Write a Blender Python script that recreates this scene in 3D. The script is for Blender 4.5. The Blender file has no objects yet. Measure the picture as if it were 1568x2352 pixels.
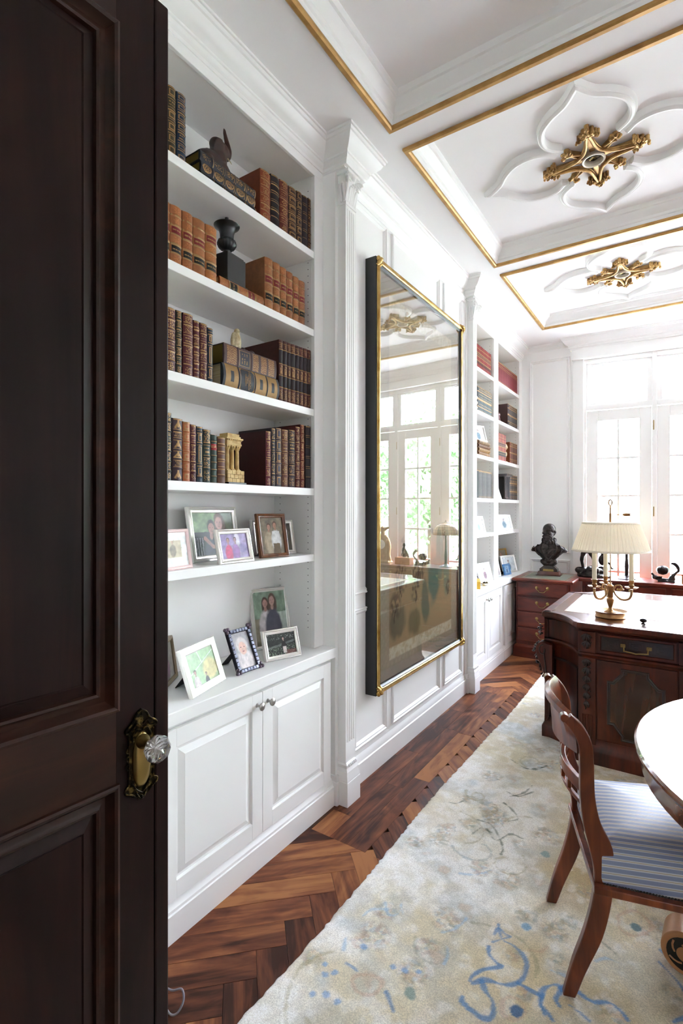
import bpy, bmesh, math, random
import numpy as np
from mathutils import Vector, Matrix

D = bpy.data
sc = bpy.context.scene
COL = sc.collection
R = math.radians
random.seed(11)
RNG = np.random.default_rng(5)

# ------------------------------------------------------------------ camera
cam = D.cameras.new('camera')
cam.sensor_fit = 'HORIZONTAL'
cam.sensor_width = 36.0
cam.lens = 1162.0 / 1568.0 * 36.0
cam.shift_y = -6.0 / 1568.0
cam.clip_start = 0.02
cam.clip_end = 200
camo = D.objects.new('camera', cam)
camo.location = (0, 0, 1.45)
camo.rotation_euler = (R(90), 0, R(33.9057))
COL.objects.link(camo)
sc.camera = camo

# ------------------------------------------------------------------ sky, exposure
world = D.worlds.new('sky')
sc.world = world
world.use_nodes = True
wn = world.node_tree
bgn = wn.nodes['Background']
tc = wn.nodes.new('ShaderNodeTexCoord')
sep = wn.nodes.new('ShaderNodeSeparateXYZ')
ramp = wn.nodes.new('ShaderNodeValToRGB')
wn.links.new(tc.outputs['Generated'], sep.inputs[0])
wn.links.new(sep.outputs['Z'], ramp.inputs[0])
ramp.color_ramp.elements[0].position = 0.0
ramp.color_ramp.elements[0].color = (0.95, 0.965, 1.08, 1)
ramp.color_ramp.elements[1].position = 0.8
ramp.color_ramp.elements[1].color = (0.79, 0.865, 1.10, 1)
wn.links.new(ramp.outputs[0], bgn.inputs[0])
bgn.inputs[1].default_value = 24.0

sc.view_settings.view_transform = 'Standard'
sc.view_settings.look = 'None'
sc.view_settings.gamma = 1.0
sc.view_settings.use_curve_mapping = False
sc.view_settings.exposure = 1.68
sc.cycles.max_bounces = 16
sc.cycles.diffuse_bounces = 10
sc.cycles.glossy_bounces = 5
sc.cycles.transparent_max_bounces = 24
sc.cycles.transmission_bounces = 6
sc.cycles.sample_clamp_indirect = 8.0
sc.cycles.caustics_reflective = False
sc.cycles.caustics_refractive = False


def portal(loc, rot, sx, sy):
    l = D.lights.new('window_portal', 'AREA')
    l.shape = 'RECTANGLE'
    l.size, l.size_y = sx, sy
    l.cycles.is_portal = True
    o = D.objects.new('window_portal', l)
    o.location, o.rotation_euler = loc, rot
    COL.objects.link(o)


sun = D.lights.new('sun', 'SUN')
sun.energy = 9.0
sun.angle = R(1.0)
sun.color = (1.0, 0.97, 0.97)
suno = D.objects.new('sun', sun)
suno.rotation_euler = Vector((0.35, 0.75, -0.75)).to_track_quat('-Z', 'Y').to_euler()
COL.objects.link(suno)

# sky portal: the bow window in the end wall
portal((1.05, 6.12, 1.62), (R(-90), 0, 0), 4.0, 2.9)


# ------------------------------------------------------------------ helpers
def hexc(h, a=1.0):
    h = h.lstrip('#')
    out = []
    for i in (0, 2, 4):
        c = int(h[i:i + 2], 16) / 255.0
        out.append(c / 12.92 if c <= 0.04045 else ((c + 0.055) / 1.055) ** 2.4)
    return tuple(out) + (a,)


def hx(h):
    return np.array(hexc(h)[:3])


class M:
    """mesh collector"""
    def __init__(s):
        s.v = []
        s.f = []

    def add(s, v, f):
        o = len(s.v)
        s.v += [tuple(p) for p in v]
        s.f += [[i + o for i in q] for q in f]
        return s

    def box(s, x0, y0, z0, x1, y1, z1):
        v = [(x0, y0, z0), (x1, y0, z0), (x1, y1, z0), (x0, y1, z0), (x0, y0, z1), (x1, y0, z1), (x1, y1, z1), (x0, y1, z1)]
        return s.add(v, [(0, 3, 2, 1), (4, 5, 6, 7), (0, 1, 5, 4), (1, 2, 6, 5), (2, 3, 7, 6), (3, 0, 4, 7)])

    def lathe(s, prof, n=24, c=(0, 0, 0), sx=1, sy=1, flute=None):
        v, f = [], []
        for (r, z) in prof:
            for k in range(n):
                a = 2 * math.pi * k / n
                q = r * (1 + (flute(a, z) if flute else 0))
                v.append((c[0] + q * sx * math.cos(a), c[1] + q * sy * math.sin(a), c[2] + z))
        m = len(prof)
        for i in range(m - 1):
            for k in range(n):
                f.append((i * n + k, i * n + (k + 1) % n, (i + 1) * n + (k + 1) % n, (i + 1) * n + k))
        f.append(tuple(range(n - 1, -1, -1)))
        f.append(tuple((m - 1) * n + k for k in range(n)))
        return s.add(v, f)

    def tube(s, pts, r, n=8, flat=1.0, up=(0, 0, 1)):
        pts = [Vector(p) for p in pts]
        m = len(pts)
        rr = r if isinstance(r, (list, tuple)) else [r] * m
        v, f = [], []
        T = []
        for i in range(m):
            d = pts[min(i + 1, m - 1)] - pts[max(i - 1, 0)]
            T.append(d.normalized() if d.length > 1e-9 else Vector((0, 0, 1)))
        u = Vector(up)
        if abs(T[0].dot(u)) > 0.95:
            u = Vector((1, 0, 0))
        a = T[0].cross(u).normalized()
        for i in range(m):
            a = (a - T[i] * a.dot(T[i])).normalized()
            b = T[i].cross(a)
            for k in range(n):
                t = 2 * math.pi * (k + 0.5) / n
                v.append(pts[i] + a * (rr[i] * math.cos(t)) + b * (rr[i] * flat * math.sin(t)))
        for i in range(m - 1):
            for k in range(n):
                f.append((i * n + k, i * n + (k + 1) % n, (i + 1) * n + (k + 1) % n, (i + 1) * n + k))
        f.append(tuple(range(n - 1, -1, -1)))
        f.append(tuple((m - 1) * n + k for k in range(n)))
        return s.add(v, f)

    def sweep(s, path, prof, closed=False):
        """closed profile (u,z); u is measured to the right of travel; mitred corners"""
        P = [Vector((p[0], p[1])) for p in path]
        n = len(P)
        k = len(prof)
        v, f = [], []
        for i in range(n):
            d0 = d1 = None
            if closed or i > 0:
                d0 = (P[i] - P[i - 1]).normalized()
            if closed or i < n - 1:
                d1 = (P[(i + 1) % n] - P[i]).normalized()
            if d0 is None:
                d0 = d1
            if d1 is None:
                d1 = d0
            n0 = Vector((d0.y, -d0.x))
            n1 = Vector((d1.y, -d1.x))
            mm = n0 + n1
            if mm.length < 1e-6:
                mm = n0
            mm.normalize()
            sc_ = 1.0 / max(0.3, mm.dot(n0))
            for (u, z) in prof:
                q = P[i] + mm * (u * sc_)
                v.append((q.x, q.y, z))
        for i in range(n if closed else n - 1):
            j = (i + 1) % n
            for a in range(k):
                b = (a + 1) % k
                f.append((i * k + a, i * k + b, j * k + b, j * k + a))
        if not closed:
            f.append(tuple(range(k)))
            f.append(tuple((n - 1) * k + a for a in range(k - 1, -1, -1)))
        return s.add(v, f)

    def prism(s, poly, z0, z1):
        n = len(poly)
        v = [(p[0], p[1], z0) for p in poly] + [(p[0], p[1], z1) for p in poly]
        f = [tuple(range(n - 1, -1, -1)), tuple(range(n, 2 * n))]
        for i in range(n):
            j = (i + 1) % n
            f.append((i, j, n + j, n + i))
        return s.add(v, f)

    def ball(s, c, r, n=12, m=8, rot=None):
        if not isinstance(r, (list, tuple)):
            r = (r, r, r)
        v, f = [], []
        for i in range(1, m):
            p = math.pi * i / m
            for k in range(n):
                a = 2 * math.pi * k / n
                q = Vector((r[0] * math.sin(p) * math.cos(a), r[1] * math.sin(p) * math.sin(a), r[2] * math.cos(p)))
                if rot:
                    q = rot @ q
                v.append((c[0] + q.x, c[1] + q.y, c[2] + q.z))
        t = Vector((0, 0, r[2]))
        if rot:
            t = rot @ t
        v.append((c[0] + t.x, c[1] + t.y, c[2] + t.z))
        v.append((c[0] - t.x, c[1] - t.y, c[2] - t.z))
        a0, b0 = (m - 1) * n, (m - 1) * n + 1
        for i in range(m - 2):
            for k in range(n):
                f.append((i * n + k, (i + 1) * n + k, (i + 1) * n + (k + 1) % n, i * n + (k + 1) % n))
        for k in range(n):
            f.append((a0, k, (k + 1) % n))
            f.append((b0, (m - 2) * n + (k + 1) % n, (m - 2) * n + k))
        return s.add(v, f)

    def xf(s, mat, start=0):
        s.v[start:] = [tuple(mat @ Vector(p)) for p in s.v[start:]]
        return s

    def join(s, o, mat=None):
        v = [tuple(mat @ Vector(p)) for p in o.v] if mat is not None else o.v
        return s.add(v, o.f)

    def mesh(s, name, recalc=True):
        me = D.meshes.new(name)
        me.from_pydata(s.v, [], s.f)
        if recalc:
            bm = bmesh.new()
            bm.from_mesh(me)
            bmesh.ops.recalc_face_normals(bm, faces=bm.faces)
            bm.to_mesh(me)
            bm.free()
        return me


def tag(o, label=None, cat=None, group=None, kind=None):
    if label:
        o['label'] = label
    if cat:
        o['category'] = cat
    if group:
        o['group'] = group
    if kind:
        o['kind'] = kind
    return o


def ob(name, m, mt=None, par=None, loc=None, rot=None, smooth=0, bev=0, world=False,
       label=None, cat=None, group=None, kind=None):
    me = m.mesh(name) if isinstance(m, M) else m
    if mt is not None:
        for q in (mt if isinstance(mt, (list, tuple)) else [mt]):
            me.materials.append(q)
    if smooth:
        me.shade_smooth()
        if smooth < 180:
            me.set_sharp_from_angle(angle=R(smooth))
    o = D.objects.new(name, me)
    COL.objects.link(o)
    if par is not None:
        o.parent = par
        if world:
            q = par
            off = Vector((0, 0, 0))
            while q is not None:
                off -= Vector(q.location)
                q = q.parent
            o.location = off
    if loc is not None:
        o.location = loc
    if rot is not None:
        o.rotation_euler = rot
    if bev:
        b = o.modifiers.new('bevel', 'BEVEL')
        b.width = bev
        b.segments = 2
        b.limit_method = 'ANGLE'
        b.angle_limit = R(35)
    return tag(o, label, cat, group, kind)


def thing(name, loc=(0, 0, 0), rot=(0, 0, 0), label=None, cat=None, group=None, kind=None, par=None):
    o = D.objects.new(name, None)
    o.empty_display_size = 0.05
    o.location, o.rotation_euler = loc, rot
    o.parent = par
    COL.objects.link(o)
    return tag(o, label, cat, group, kind)


def copy_tree(o, par=None):
    c = o.copy()
    COL.objects.link(c)
    c.parent = par
    for ch in list(o.children):
        copy_tree(ch, c)
    return c


def blob(o, voxel, smooth=6, disp=None):
    """fuse overlapping closed shapes of one mesh into a single sculpted surface"""
    r = o.modifiers.new('fuse', 'REMESH')
    r.mode = 'VOXEL'
    r.voxel_size = voxel
    r.use_smooth_shade = True
    if smooth:
        k = o.modifiers.new('soften', 'SMOOTH')
        k.factor = 0.5
        k.iterations = smooth
    if disp:
        t = D.textures.new('relief', 'CLOUDS')
        t.noise_scale = disp[0]
        d = o.modifiers.new('relief', 'DISPLACE')
        d.texture = t
        d.strength = disp[1]
        d.mid_level = 0.5
    return o


def vnoise(x, y, seed=0):
    """smooth value noise on numpy arrays"""
    def h(i, j):
        n = np.sin(i * 127.1 + j * 311.7 + seed * 74.7) * 43758.5453
        return n - np.floor(n)
    xi, yi = np.floor(x), np.floor(y)
    xf, yf = x - xi, y - yi
    u, v = xf * xf * (3 - 2 * xf), yf * yf * (3 - 2 * yf)
    return (h(xi, yi) * (1 - u) + h(xi + 1, yi) * u) * (1 - v) + (h(xi, yi + 1) * (1 - u) + h(xi + 1, yi + 1) * u) * v


def fbm(x, y, seed=0, o=4):
    s, a, t = 0, 0.5, 0
    for k in range(o):
        s = s + a * vnoise(x * 2 ** k, y * 2 ** k, seed + k)
        t += a
        a *= 0.5
    return s / t


def segdist(x, y, pts):
    d = np.full(x.shape, 1e9)
    for (a, b) in zip(pts[:-1], pts[1:]):
        dx, dy = b[0] - a[0], b[1] - a[1]
        L = dx * dx + dy * dy + 1e-12
        t = np.clip(((x - a[0]) * dx + (y - a[1]) * dy) / L, 0, 1)
        d = np.minimum(d, np.hypot(x - a[0] - t * dx, y - a[1] - t * dy))
    return d


def catmull(pts, n=6):
    out = []
    P = [np.array(p, float) for p in pts]
    P = [2 * P[0] - P[1]] + P + [2 * P[-1] - P[-2]]
    for i in range(1, len(P) - 2):
        for k in range(n):
            t = k / n
            out.append(tuple(0.5 * ((2 * P[i]) + (-P[i - 1] + P[i + 1]) * t + (2 * P[i - 1] - 5 * P[i] + 4 * P[i + 1] - P[i + 2]) * t * t + (-P[i - 1] + 3 * P[i] - 3 * P[i + 1] + P[i + 2]) * t ** 3)))
    out.append(tuple(P[-2]))
    return out


def gridmesh(name, nx, ny, pos, colf, face_colour=False):
    """nx*ny grid over (u,v) in 0..1 with a colour attribute 'Col' ; pos(u,v)->x,y,z ; colf(u,v)->(n,3)"""
    u, v = np.meshgrid(np.linspace(0, 1, nx + 1), np.linspace(0, 1, ny + 1))
    u, v = u.ravel(), v.ravel()
    X, Y, Z = pos(u, v)
    me = D.meshes.new(name)
    i = np.arange(nx * ny)
    a = (i // nx) * (nx + 1) + i % nx
    faces = np.stack([a, a + 1, a + nx + 2, a + nx + 1], 1)
    me.vertices.add(len(u))
    me.vertices.foreach_set('co', np.stack([X, Y, Z], 1).astype(np.float32).ravel())
    me.loops.add(faces.size)
    me.loops.foreach_set('vertex_index', faces.ravel().astype(np.int32))
    me.polygons.add(len(faces))
    me.polygons.foreach_set('loop_start', np.arange(0, faces.size, 4).astype(np.int32))
    me.update(calc_edges=True)
    at = me.color_attributes.new('Col', 'FLOAT_COLOR', 'POINT')
    c = np.ones((len(u), 4), np.float32)
    c[:, :3] = np.clip(colf(u, v), 0, 1)
    at.data.foreach_set('color', c.ravel())
    me.validate()
    return me


# ------------------------------------------------------------------ materials
def newmat(name):
    m = D.materials.new(name)
    m.use_nodes = True
    nt = m.node_tree
    return m, nt, nt.nodes['Principled BSDF']


def nd(nt, typ, ins=None, **props):
    n = nt.nodes.new(typ)
    for k, v in props.items():
        setattr(n, k, v)
    for k, v in (ins or {}).items():
        if isinstance(v, bpy.types.NodeSocket):
            nt.links.new(v, n.inputs[k])
        else:
            n.inputs[k].default_value = v
    return n


def mat(name, col, rough=0.5, metal=0.0, col2=None, nscale=8.0, stretch=(1, 1, 1), bump=None, coat=0.0, sheen=0.0, spec=0.5, detail=4.0, contrast=(0.35, 0.65)):
    m, nt, b = newmat(name)
    c = hexc(col) if isinstance(col, str) else col
    b.inputs['Base Color'].default_value = c
    b.inputs['Roughness'].default_value = rough
    b.inputs['Metallic'].default_value = metal
    b.inputs['Specular IOR Level'].default_value = spec
    if coat:
        b.inputs['Coat Weight'].default_value = coat
        b.inputs['Coat Roughness'].default_value = 0.12
    if sheen:
        b.inputs['Sheen Weight'].default_value = sheen
    if col2 is not None or bump:
        tc = nd(nt, 'ShaderNodeTexCoord')
        mp = nd(nt, 'ShaderNodeMapping', {'Vector': tc.outputs['Object'], 'Scale': stretch})
        if col2 is not None:
            c2 = hexc(col2) if isinstance(col2, str) else col2
            nz = nd(nt, 'ShaderNodeTexNoise', {'Vector': mp.outputs[0], 'Scale': nscale, 'Detail': detail})
            rp = nd(nt, 'ShaderNodeValToRGB', {'Fac': nz.outputs['Fac']})
            e = rp.color_ramp.elements
            e[0].position, e[0].color = contrast[0], c
            e[1].position, e[1].color = contrast[1], c2
            nt.links.new(rp.outputs[0], b.inputs['Base Color'])
        if bump:
            nz = nd(nt, 'ShaderNodeTexNoise', {'Vector': mp.outputs[0], 'Scale': bump[0], 'Detail': 3.0})
            bp = nd(nt, 'ShaderNodeBump', {'Height': nz.outputs['Fac'], 'Strength': bump[1], 'Distance': bump[2]})
            nt.links.new(bp.outputs[0], b.inputs['Normal'])
    return m


def wood(name, dark, mid, light, scale=1.0, axis='x', rough=0.35, coat=0.3, rnd=False, bump=0.15, spec=0.5):
    """grain runs along the object's own axis"""
    m, nt, b = newmat(name)
    tc = nd(nt, 'ShaderNodeTexCoord')
    st = {'x': (1.2, 16, 16), 'y': (16, 1.2, 16), 'z': (16, 16, 1.2)}[axis]
    vec = tc.outputs['Object']
    oi = nd(nt, 'ShaderNodeObjectInfo')
    if rnd:
        ml = nd(nt, 'ShaderNodeMath', {0: oi.outputs['Random'], 1: 37.0}, operation='MULTIPLY')
        ad = nd(nt, 'ShaderNodeVectorMath', {0: vec, 1: ml.outputs[0]}, operation='ADD')
        vec = ad.outputs[0]
    mp = nd(nt, 'ShaderNodeMapping', {'Vector': vec, 'Scale': tuple(q * scale for q in st)})
    n1 = nd(nt, 'ShaderNodeTexNoise', {'Vector': mp.outputs[0], 'Scale': 1.1, 'Detail': 6.0, 'Roughness': 0.62, 'Distortion': 1.4})
    mp2 = nd(nt, 'ShaderNodeMapping', {'Vector': vec, 'Scale': tuple((q * 0.22 + 1.2) * scale for q in st)})
    n2 = nd(nt, 'ShaderNodeTexNoise', {'Vector': mp2.outputs[0], 'Scale': 1.6, 'Detail': 3.0, 'Distortion': 2.2})
    mx = nd(nt, 'ShaderNodeMath', {0: n1.outputs['Fac'], 1: n2.outputs['Fac']}, operation='ADD')
    hf = nd(nt, 'ShaderNodeMath', {0: mx.outputs[0], 1: 0.5}, operation='MULTIPLY')
    fac = hf.outputs[0]
    if rnd:
        q = nd(nt, 'ShaderNodeMath', {0: oi.outputs['Random'], 1: 0.3}, operation='MULTIPLY')
        q2 = nd(nt, 'ShaderNodeMath', {0: q.outputs[0], 1: 0.13}, operation='SUBTRACT')
        q3 = nd(nt, 'ShaderNodeMath', {0: fac, 1: q2.outputs[0]}, operation='ADD')
        fac = q3.outputs[0]
    rp = nd(nt, 'ShaderNodeValToRGB', {'Fac': fac})
    cr = rp.color_ramp
    cr.elements[0].position, cr.elements[0].color = 0.34, hexc(dark)
    cr.elements[1].position, cr.elements[1].color = 0.66, hexc(light)
    e = cr.elements.new(0.5)
    e.color = hexc(mid)
    nt.links.new(rp.outputs[0], b.inputs['Base Color'])
    b.inputs['Roughness'].default_value = rough
    b.inputs['Specular IOR Level'].default_value = spec
    b.inputs['Coat Weight'].default_value = coat
    b.inputs['Coat Roughness'].default_value = 0.1
    if bump:
        bp = nd(nt, 'ShaderNodeBump', {'Height': n1.outputs['Fac'], 'Strength': bump, 'Distance': 0.002})
        nt.links.new(bp.outputs[0], b.inputs['Normal'])
    return m


def attrmat(name, rough=0.6, sheen=0.0, noise=None, coat=0.0, bump=None, spec=0.5):
    """colour from the mesh's own 'Col' print, with a little grain"""
    m, nt, b = newmat(name)
    a = nd(nt, 'ShaderNodeAttribute', attribute_name='Col')
    out = a.outputs['Color']
    tc = nd(nt, 'ShaderNodeTexCoord')
    if noise:
        nz = nd(nt, 'ShaderNodeTexNoise', {'Vector': tc.outputs['Object'], 'Scale': noise[0], 'Detail': 4.0})
        mr = nd(nt, 'ShaderNodeMapRange', {'Value': nz.outputs['Fac'], 1: 0.3, 2: 0.7, 3: 1 - noise[1], 4: 1 + noise[1]})
        vm = nd(nt, 'ShaderNodeVectorMath', {0: out, 1: mr.outputs[0]}, operation='MULTIPLY')
        out = vm.outputs[0]
    nt.links.new(out, b.inputs['Base Color'])
    b.inputs['Roughness'].default_value = rough
    b.inputs['Sheen Weight'].default_value = sheen
    b.inputs['Coat Weight'].default_value = coat
    b.inputs['Specular IOR Level'].default_value = spec
    if bump:
        nz = nd(nt, 'ShaderNodeTexNoise', {'Vector': tc.outputs['Object'], 'Scale': bump[0], 'Detail': 2.0})
        bp = nd(nt, 'ShaderNodeBump', {'Height': nz.outputs['Fac'], 'Strength': bump[1], 'Distance': bump[2]})
        nt.links.new(bp.outputs[0], b.inputs['Normal'])
    return m


def panemat(name, ior, tint=(1, 1, 1, 1)):
    """thin sheet of clear glass: see-through, mirror-like towards grazing angles"""
    m = D.materials.new(name)
    m.use_nodes = True
    nt = m.node_tree
    nt.nodes.remove(nt.nodes['Principled BSDF'])
    out = nt.nodes['Material Output']
    lw = nd(nt, 'ShaderNodeLayerWeight', {'Blend': 0.5})
    pw = nd(nt, 'ShaderNodeMath', {0: lw.outputs['Facing'], 1: 5.0}, operation='POWER')
    fr = nd(nt, 'ShaderNodeMapRange', {'Value': pw.outputs[0], 3: ior, 4: 1.0})
    tr = nd(nt, 'ShaderNodeBsdfTransparent', {'Color': tint})
    gl = nd(nt, 'ShaderNodeBsdfGlossy', {'Roughness': 0.0})
    mx = nd(nt, 'ShaderNodeMixShader', {0: fr.outputs[0], 1: tr.outputs[0], 2: gl.outputs[0]})
    nt.links.new(mx.outputs[0], out.inputs[0])
    return m


WHITE = mat('white_satin_paint', (0.865, 0.865, 0.855, 1), 0.4)
CEILW = mat('flat_ceiling_paint', (0.90, 0.895, 0.90, 1), 0.75)
SHELFW = mat('shelf_paint', (0.84, 0.84, 0.825, 1), 0.45)
GOLD = mat('gilded_trim', '#a57d44', 0.42, 0.4, col2='#c29a5c', nscale=14, bump=(30, 0.15, 0.002))
LEAFGOLD = mat('antique_gold_leaf', '#8a6434', 0.36, 0.6, col2='#c9a468', nscale=22, bump=(40, 0.35, 0.004))
FRAMEGOLD = mat('burnished_gold_frame', '#a8813c', 0.26, 0.8, col2='#cfae6c', nscale=18, bump=(50, 0.12, 0.001))
BRASS = mat('brushed_brass', '#a08a55', 0.3, 0.95)
OLDBRASS = mat('antique_brass', '#1f1a10', 0.36, 0.9, col2='#8f7c48', nscale=90, contrast=(0.5, 0.72))
LAMPBRASS = mat('lamp_brass', '#9a7650', 0.3, 0.9, col2='#b38d62', nscale=20)
SILVER = mat('polished_silver', '#f1efe9', 0.2, 0.55, bump=(80, 0.04, 0.0005))
PEWTER = mat('satin_nickel', '#a9a7a2', 0.3, 1.0)
BLACKL = mat('black_lacquer', '#131415', 0.4)
BLACKST = mat('black_stone', '#17191a', 0.35, col2='#22262a', nscale=12)
BRONZE = mat('dark_bronze', '#15110f', 0.36, 0.55, col2='#3a2f2b', nscale=30, bump=(35, 0.2, 0.003))
VELVET = mat('black_easel_back', '#0f0f10', 0.85)
IVORY = mat('aged_ivory', '#d9cba6', 0.45, col2='#9a8457', nscale=40)
DOORW = wood('dark_door_wood', '#150a08', '#21110f', '#301a14', 0.5, 'z', 0.45, 0.0, spec=0.16)
WALNUT = wood('walnut_parquet', '#381b10', '#70402a', '#a06a42', 1.0, 'x', 0.42, 0.0, rnd=True, spec=0.22)
MAHOG = wood('mahogany', '#3a130c', '#5f2416', '#7a3521', 0.7, 'x', 0.36, 0.08, spec=0.3)
MAHOGV = wood('mahogany_upright', '#35120c', '#582115', '#6f2f1e', 0.7, 'z', 0.36, 0.08, spec=0.3)
DESKW = wood('carved_desk_mahogany', '#210b06', '#45190c', '#652a15', 0.7, 'z', 0.34, 0.12, spec=0.35)
DESKTOP = wood('desk_top_mahogany', '#3a1c10', '#5e3019', '#7d4526', 0.6, 'x', 0.22, 0.6)
CARVED = mat('blackened_carving', '#140a07', 0.34, col2='#2c160e', nscale=25, coat=0.3)
CHAIRW = wood('chair_walnut', '#40190b', '#6b3018', '#924a24', 0.9, 'z', 0.28, 0.35, spec=0.35)
TABLEW = wood('table_walnut', '#4a2716', '#77452a', '#996240', 0.5, 'x', 0.2, 0.7)
LEATHERG = mat('green_desk_leather', '#55574a', 0.45, col2='#6a6b5c', nscale=20)
LEATHERC = mat('tan_desk_leather', '#8f7c68', 0.4, col2='#7a6754', nscale=20)
CLOTHSH = mat('pleated_silk', '#f3ead8', 0.8, sheen=0.3)
CANDLE = mat('candle_wax', '#efe6cc', 0.5)
PAPER = mat('page_edges', '#d8c9a4', 0.8, col2='#b59e6e', nscale=3, stretch=(1, 60, 1))
GILTP = mat('gilt_page_edges', '#8c7432', 0.4, 0.6)
BOOK = attrmat('book_leather', 0.5, noise=(60, 0.16), bump=(140, 0.12, 0.001), spec=0.25)
FOIL = mat('stamped_gold_foil', '#957349', 0.5, 0.25, spec=0.3)
PRINT = attrmat('printed_photograph', 0.35, spec=0.4)
RUG = attrmat('wool_rug_pile', 0.95, sheen=0.25, noise=(260, 0.22), bump=(420, 0.5, 0.003), spec=0.1)
GLASS = panemat('window_glass', 0.03, (0.97, 0.985, 0.98, 1))
PICGLASS = panemat('picture_glass', 0.26)
LEAD = mat('lead_came', '#3a3d40', 0.5, 0.6)
LEAF = mat('foliage', '#5b8f55', 0.6, col2='#8fb582', nscale=3)
BARK = mat('bark', '#4a3b2c', 0.9)
LAWN = mat('greyed_lawn', '#98958f', 0.9, col2='#8a8a80', nscale=2)  # lawn greyed so its bounced light does not tint the room
RED = mat('oxblood_lacquer', '#4a1210', 0.35)
# ================================================================== the room
CEIL = 3.243
XR = 3.93          # right wall
YE = 5.83          # end wall pier face
YN = -0.32         # entrance wall


def clip(poly, x0, x1, y0, y1):
    def cut(p, ax, lim, keep_less):
        out = []
        for i in range(len(p)):
            a, b = p[i], p[(i + 1) % len(p)]
            ia = (a[ax] <= lim) if keep_less else (a[ax] >= lim)
            ib = (b[ax] <= lim) if keep_less else (b[ax] >= lim)
            if ia:
                out.append(a)
            if ia != ib:
                t = (lim - a[ax]) / (b[ax] - a[ax])
                out.append((a[0] + t * (b[0] - a[0]), a[1] + t * (b[1] - a[1])))
        return out
    for ax, lim, less in ((0, x0, False), (0, x1, True), (1, y0, False), (1, y1, True)):
        if poly:
            poly = cut(poly, ax, lim, less)
    return poly


SUB = mat('parquet_subfloor', '#24140d', 0.8)
floor = ob('floor', M().box(-1.8, YN, -0.08, XR, 6.15, -0.012), SUB, kind='structure', label='walnut herringbone parquet floor')
GAP = 0.0006


def plank(cx, cy, ang, L, W, lim, into=None):
    ca, sa = math.cos(ang), math.sin(ang)
    h, w = L / 2 - GAP, W / 2 - GAP
    poly = [(cx + ca * a - sa * b, cy + sa * a + ca * b) for a, b in ((-h, -w), (h, -w), (h, w), (-h, w))]
    poly = clip(poly, *lim)
    if len(poly) < 3:
        return
    area = abs(sum(poly[i][0] * poly[(i + 1) % len(poly)][1] - poly[(i + 1) % len(poly)][0] * poly[i][1] for i in range(len(poly)))) / 2
    if area < 0.0004:
        return
    if into is not None:
        into.prism(poly, -0.012, 0.0)
        return
    loc = [(ca * (x - cx) + sa * (y - cy), -sa * (x - cx) + ca * (y - cy)) for x, y in poly]
    o = ob('plank', M().prism(loc, -0.012, 0.0), WALNUT, floor)
    o.location = (cx, cy, random.uniform(-0.0006, 0))
    o.rotation_euler = (0, 0, ang)


PW = 0.1008
RT2 = math.sqrt(2)
a45, a135 = R(45), R(-45)
XS1 = -1.16
HX0, HY0, HL = -1.0907, 1.2967, 0.62


def herring(kind, k, lim):
    # stepped herringbone: p runs along (1,1), r along (-1,1)
    if kind == 'A':
        p, r = k * PW - HL / 2, (k + 0.5) * PW
    else:
        p, r = (k + 0.5) * PW, (k + 1) * PW - HL / 2
    plank(HX0 + (p - r) / RT2, HY0 + (p + r) / RT2, a45 if kind == 'A' else a135, HL, PW, lim)


for k in range(-12, 42):
    for (ya, yb, xlo) in ((0.35, 1.83, -1.52), (1.83, 4.12, -1.11), (4.12, 5.9, -1.52)):
        herring('A', k, (xlo, -0.86, ya, yb))
        herring('B', k, (xlo, -0.86, ya, yb))
# boards running along the panelled wall
for i, (xa, xb) in enumerate(((-1.50, -1.395), (-1.395, -1.295), (-1.295, -1.203), (-1.203, XS1 + 0.05))):
    y = 1.83 - 0.28 * ((i * 2) % 3)
    ends = []
    while y < 4.12:
        L = (0.83, 0.74, 0.81, 0.66)[i]
        plank((xa + xb) / 2, y + L / 2, R(90), L, xb - xa, (-1.52, 0, 1.83, 4.12))
        y += L
rest = M()
for i in range(-6, 62):
    for j in range(-4, 9):
        u, v = j * 0.62 + (i % 2) * 0.31, i * PW
        cx, cy = -0.86 + (u * math.cos(a135) - v * math.sin(a135)), 1.2 + (u * math.sin(a135) + v * math.cos(a135))
        plank(cx, cy, a135, 0.62, PW, (-0.86, XR, YN, 6.0), into=rest)
plank(0, YN / 2 + 0.175, 0, 8, 0.66, (-1.5, -0.86, YN, 0.35), into=rest)
ob('plank_field', rest, WALNUT, floor, kind='stuff')

# ------------------------------------------------------------------ walls
WLL = 'white panelled left wall behind the framed painting'
wl = ob('wall_left', M().box(-1.76, 2.05, 0, -1.425, 3.98, CEIL), WHITE, kind='structure', label=WLL)
ob('wall_left', M().box(-1.95, YN, 0, -1.762, 6.0, CEIL), WHITE, kind='structure', label='white back wall of the built-in bookcases')
ob('wall_left', M().box(-1.76, YN, 0, -1.30, 0.925, CEIL), WHITE, kind='structure', label='white wall return behind the open dark door')
ob('wall_left', M().box(-1.76, 4.0, 3.125, -1.5, 5.83, CEIL), WHITE, kind='structure', label='white bulkhead over the window bookcase')
ob('wall_right', M().box(XR, YN, 0, 4.12, 6.3, CEIL), WHITE, kind='structure', label='white right wall')
ob('wall_entrance', M().box(-1.95, YN - 0.16, 0, -1.06, YN, CEIL).box(0.75, YN - 0.16, 0, 4.12, YN, CEIL).box(-1.06, YN - 0.16, 2.62, 0.75, YN, CEIL), WHITE, kind='structure', label='entrance wall beside the open door')
HALL = mat('hall_wall', '#6b6259', 0.8)
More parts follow.
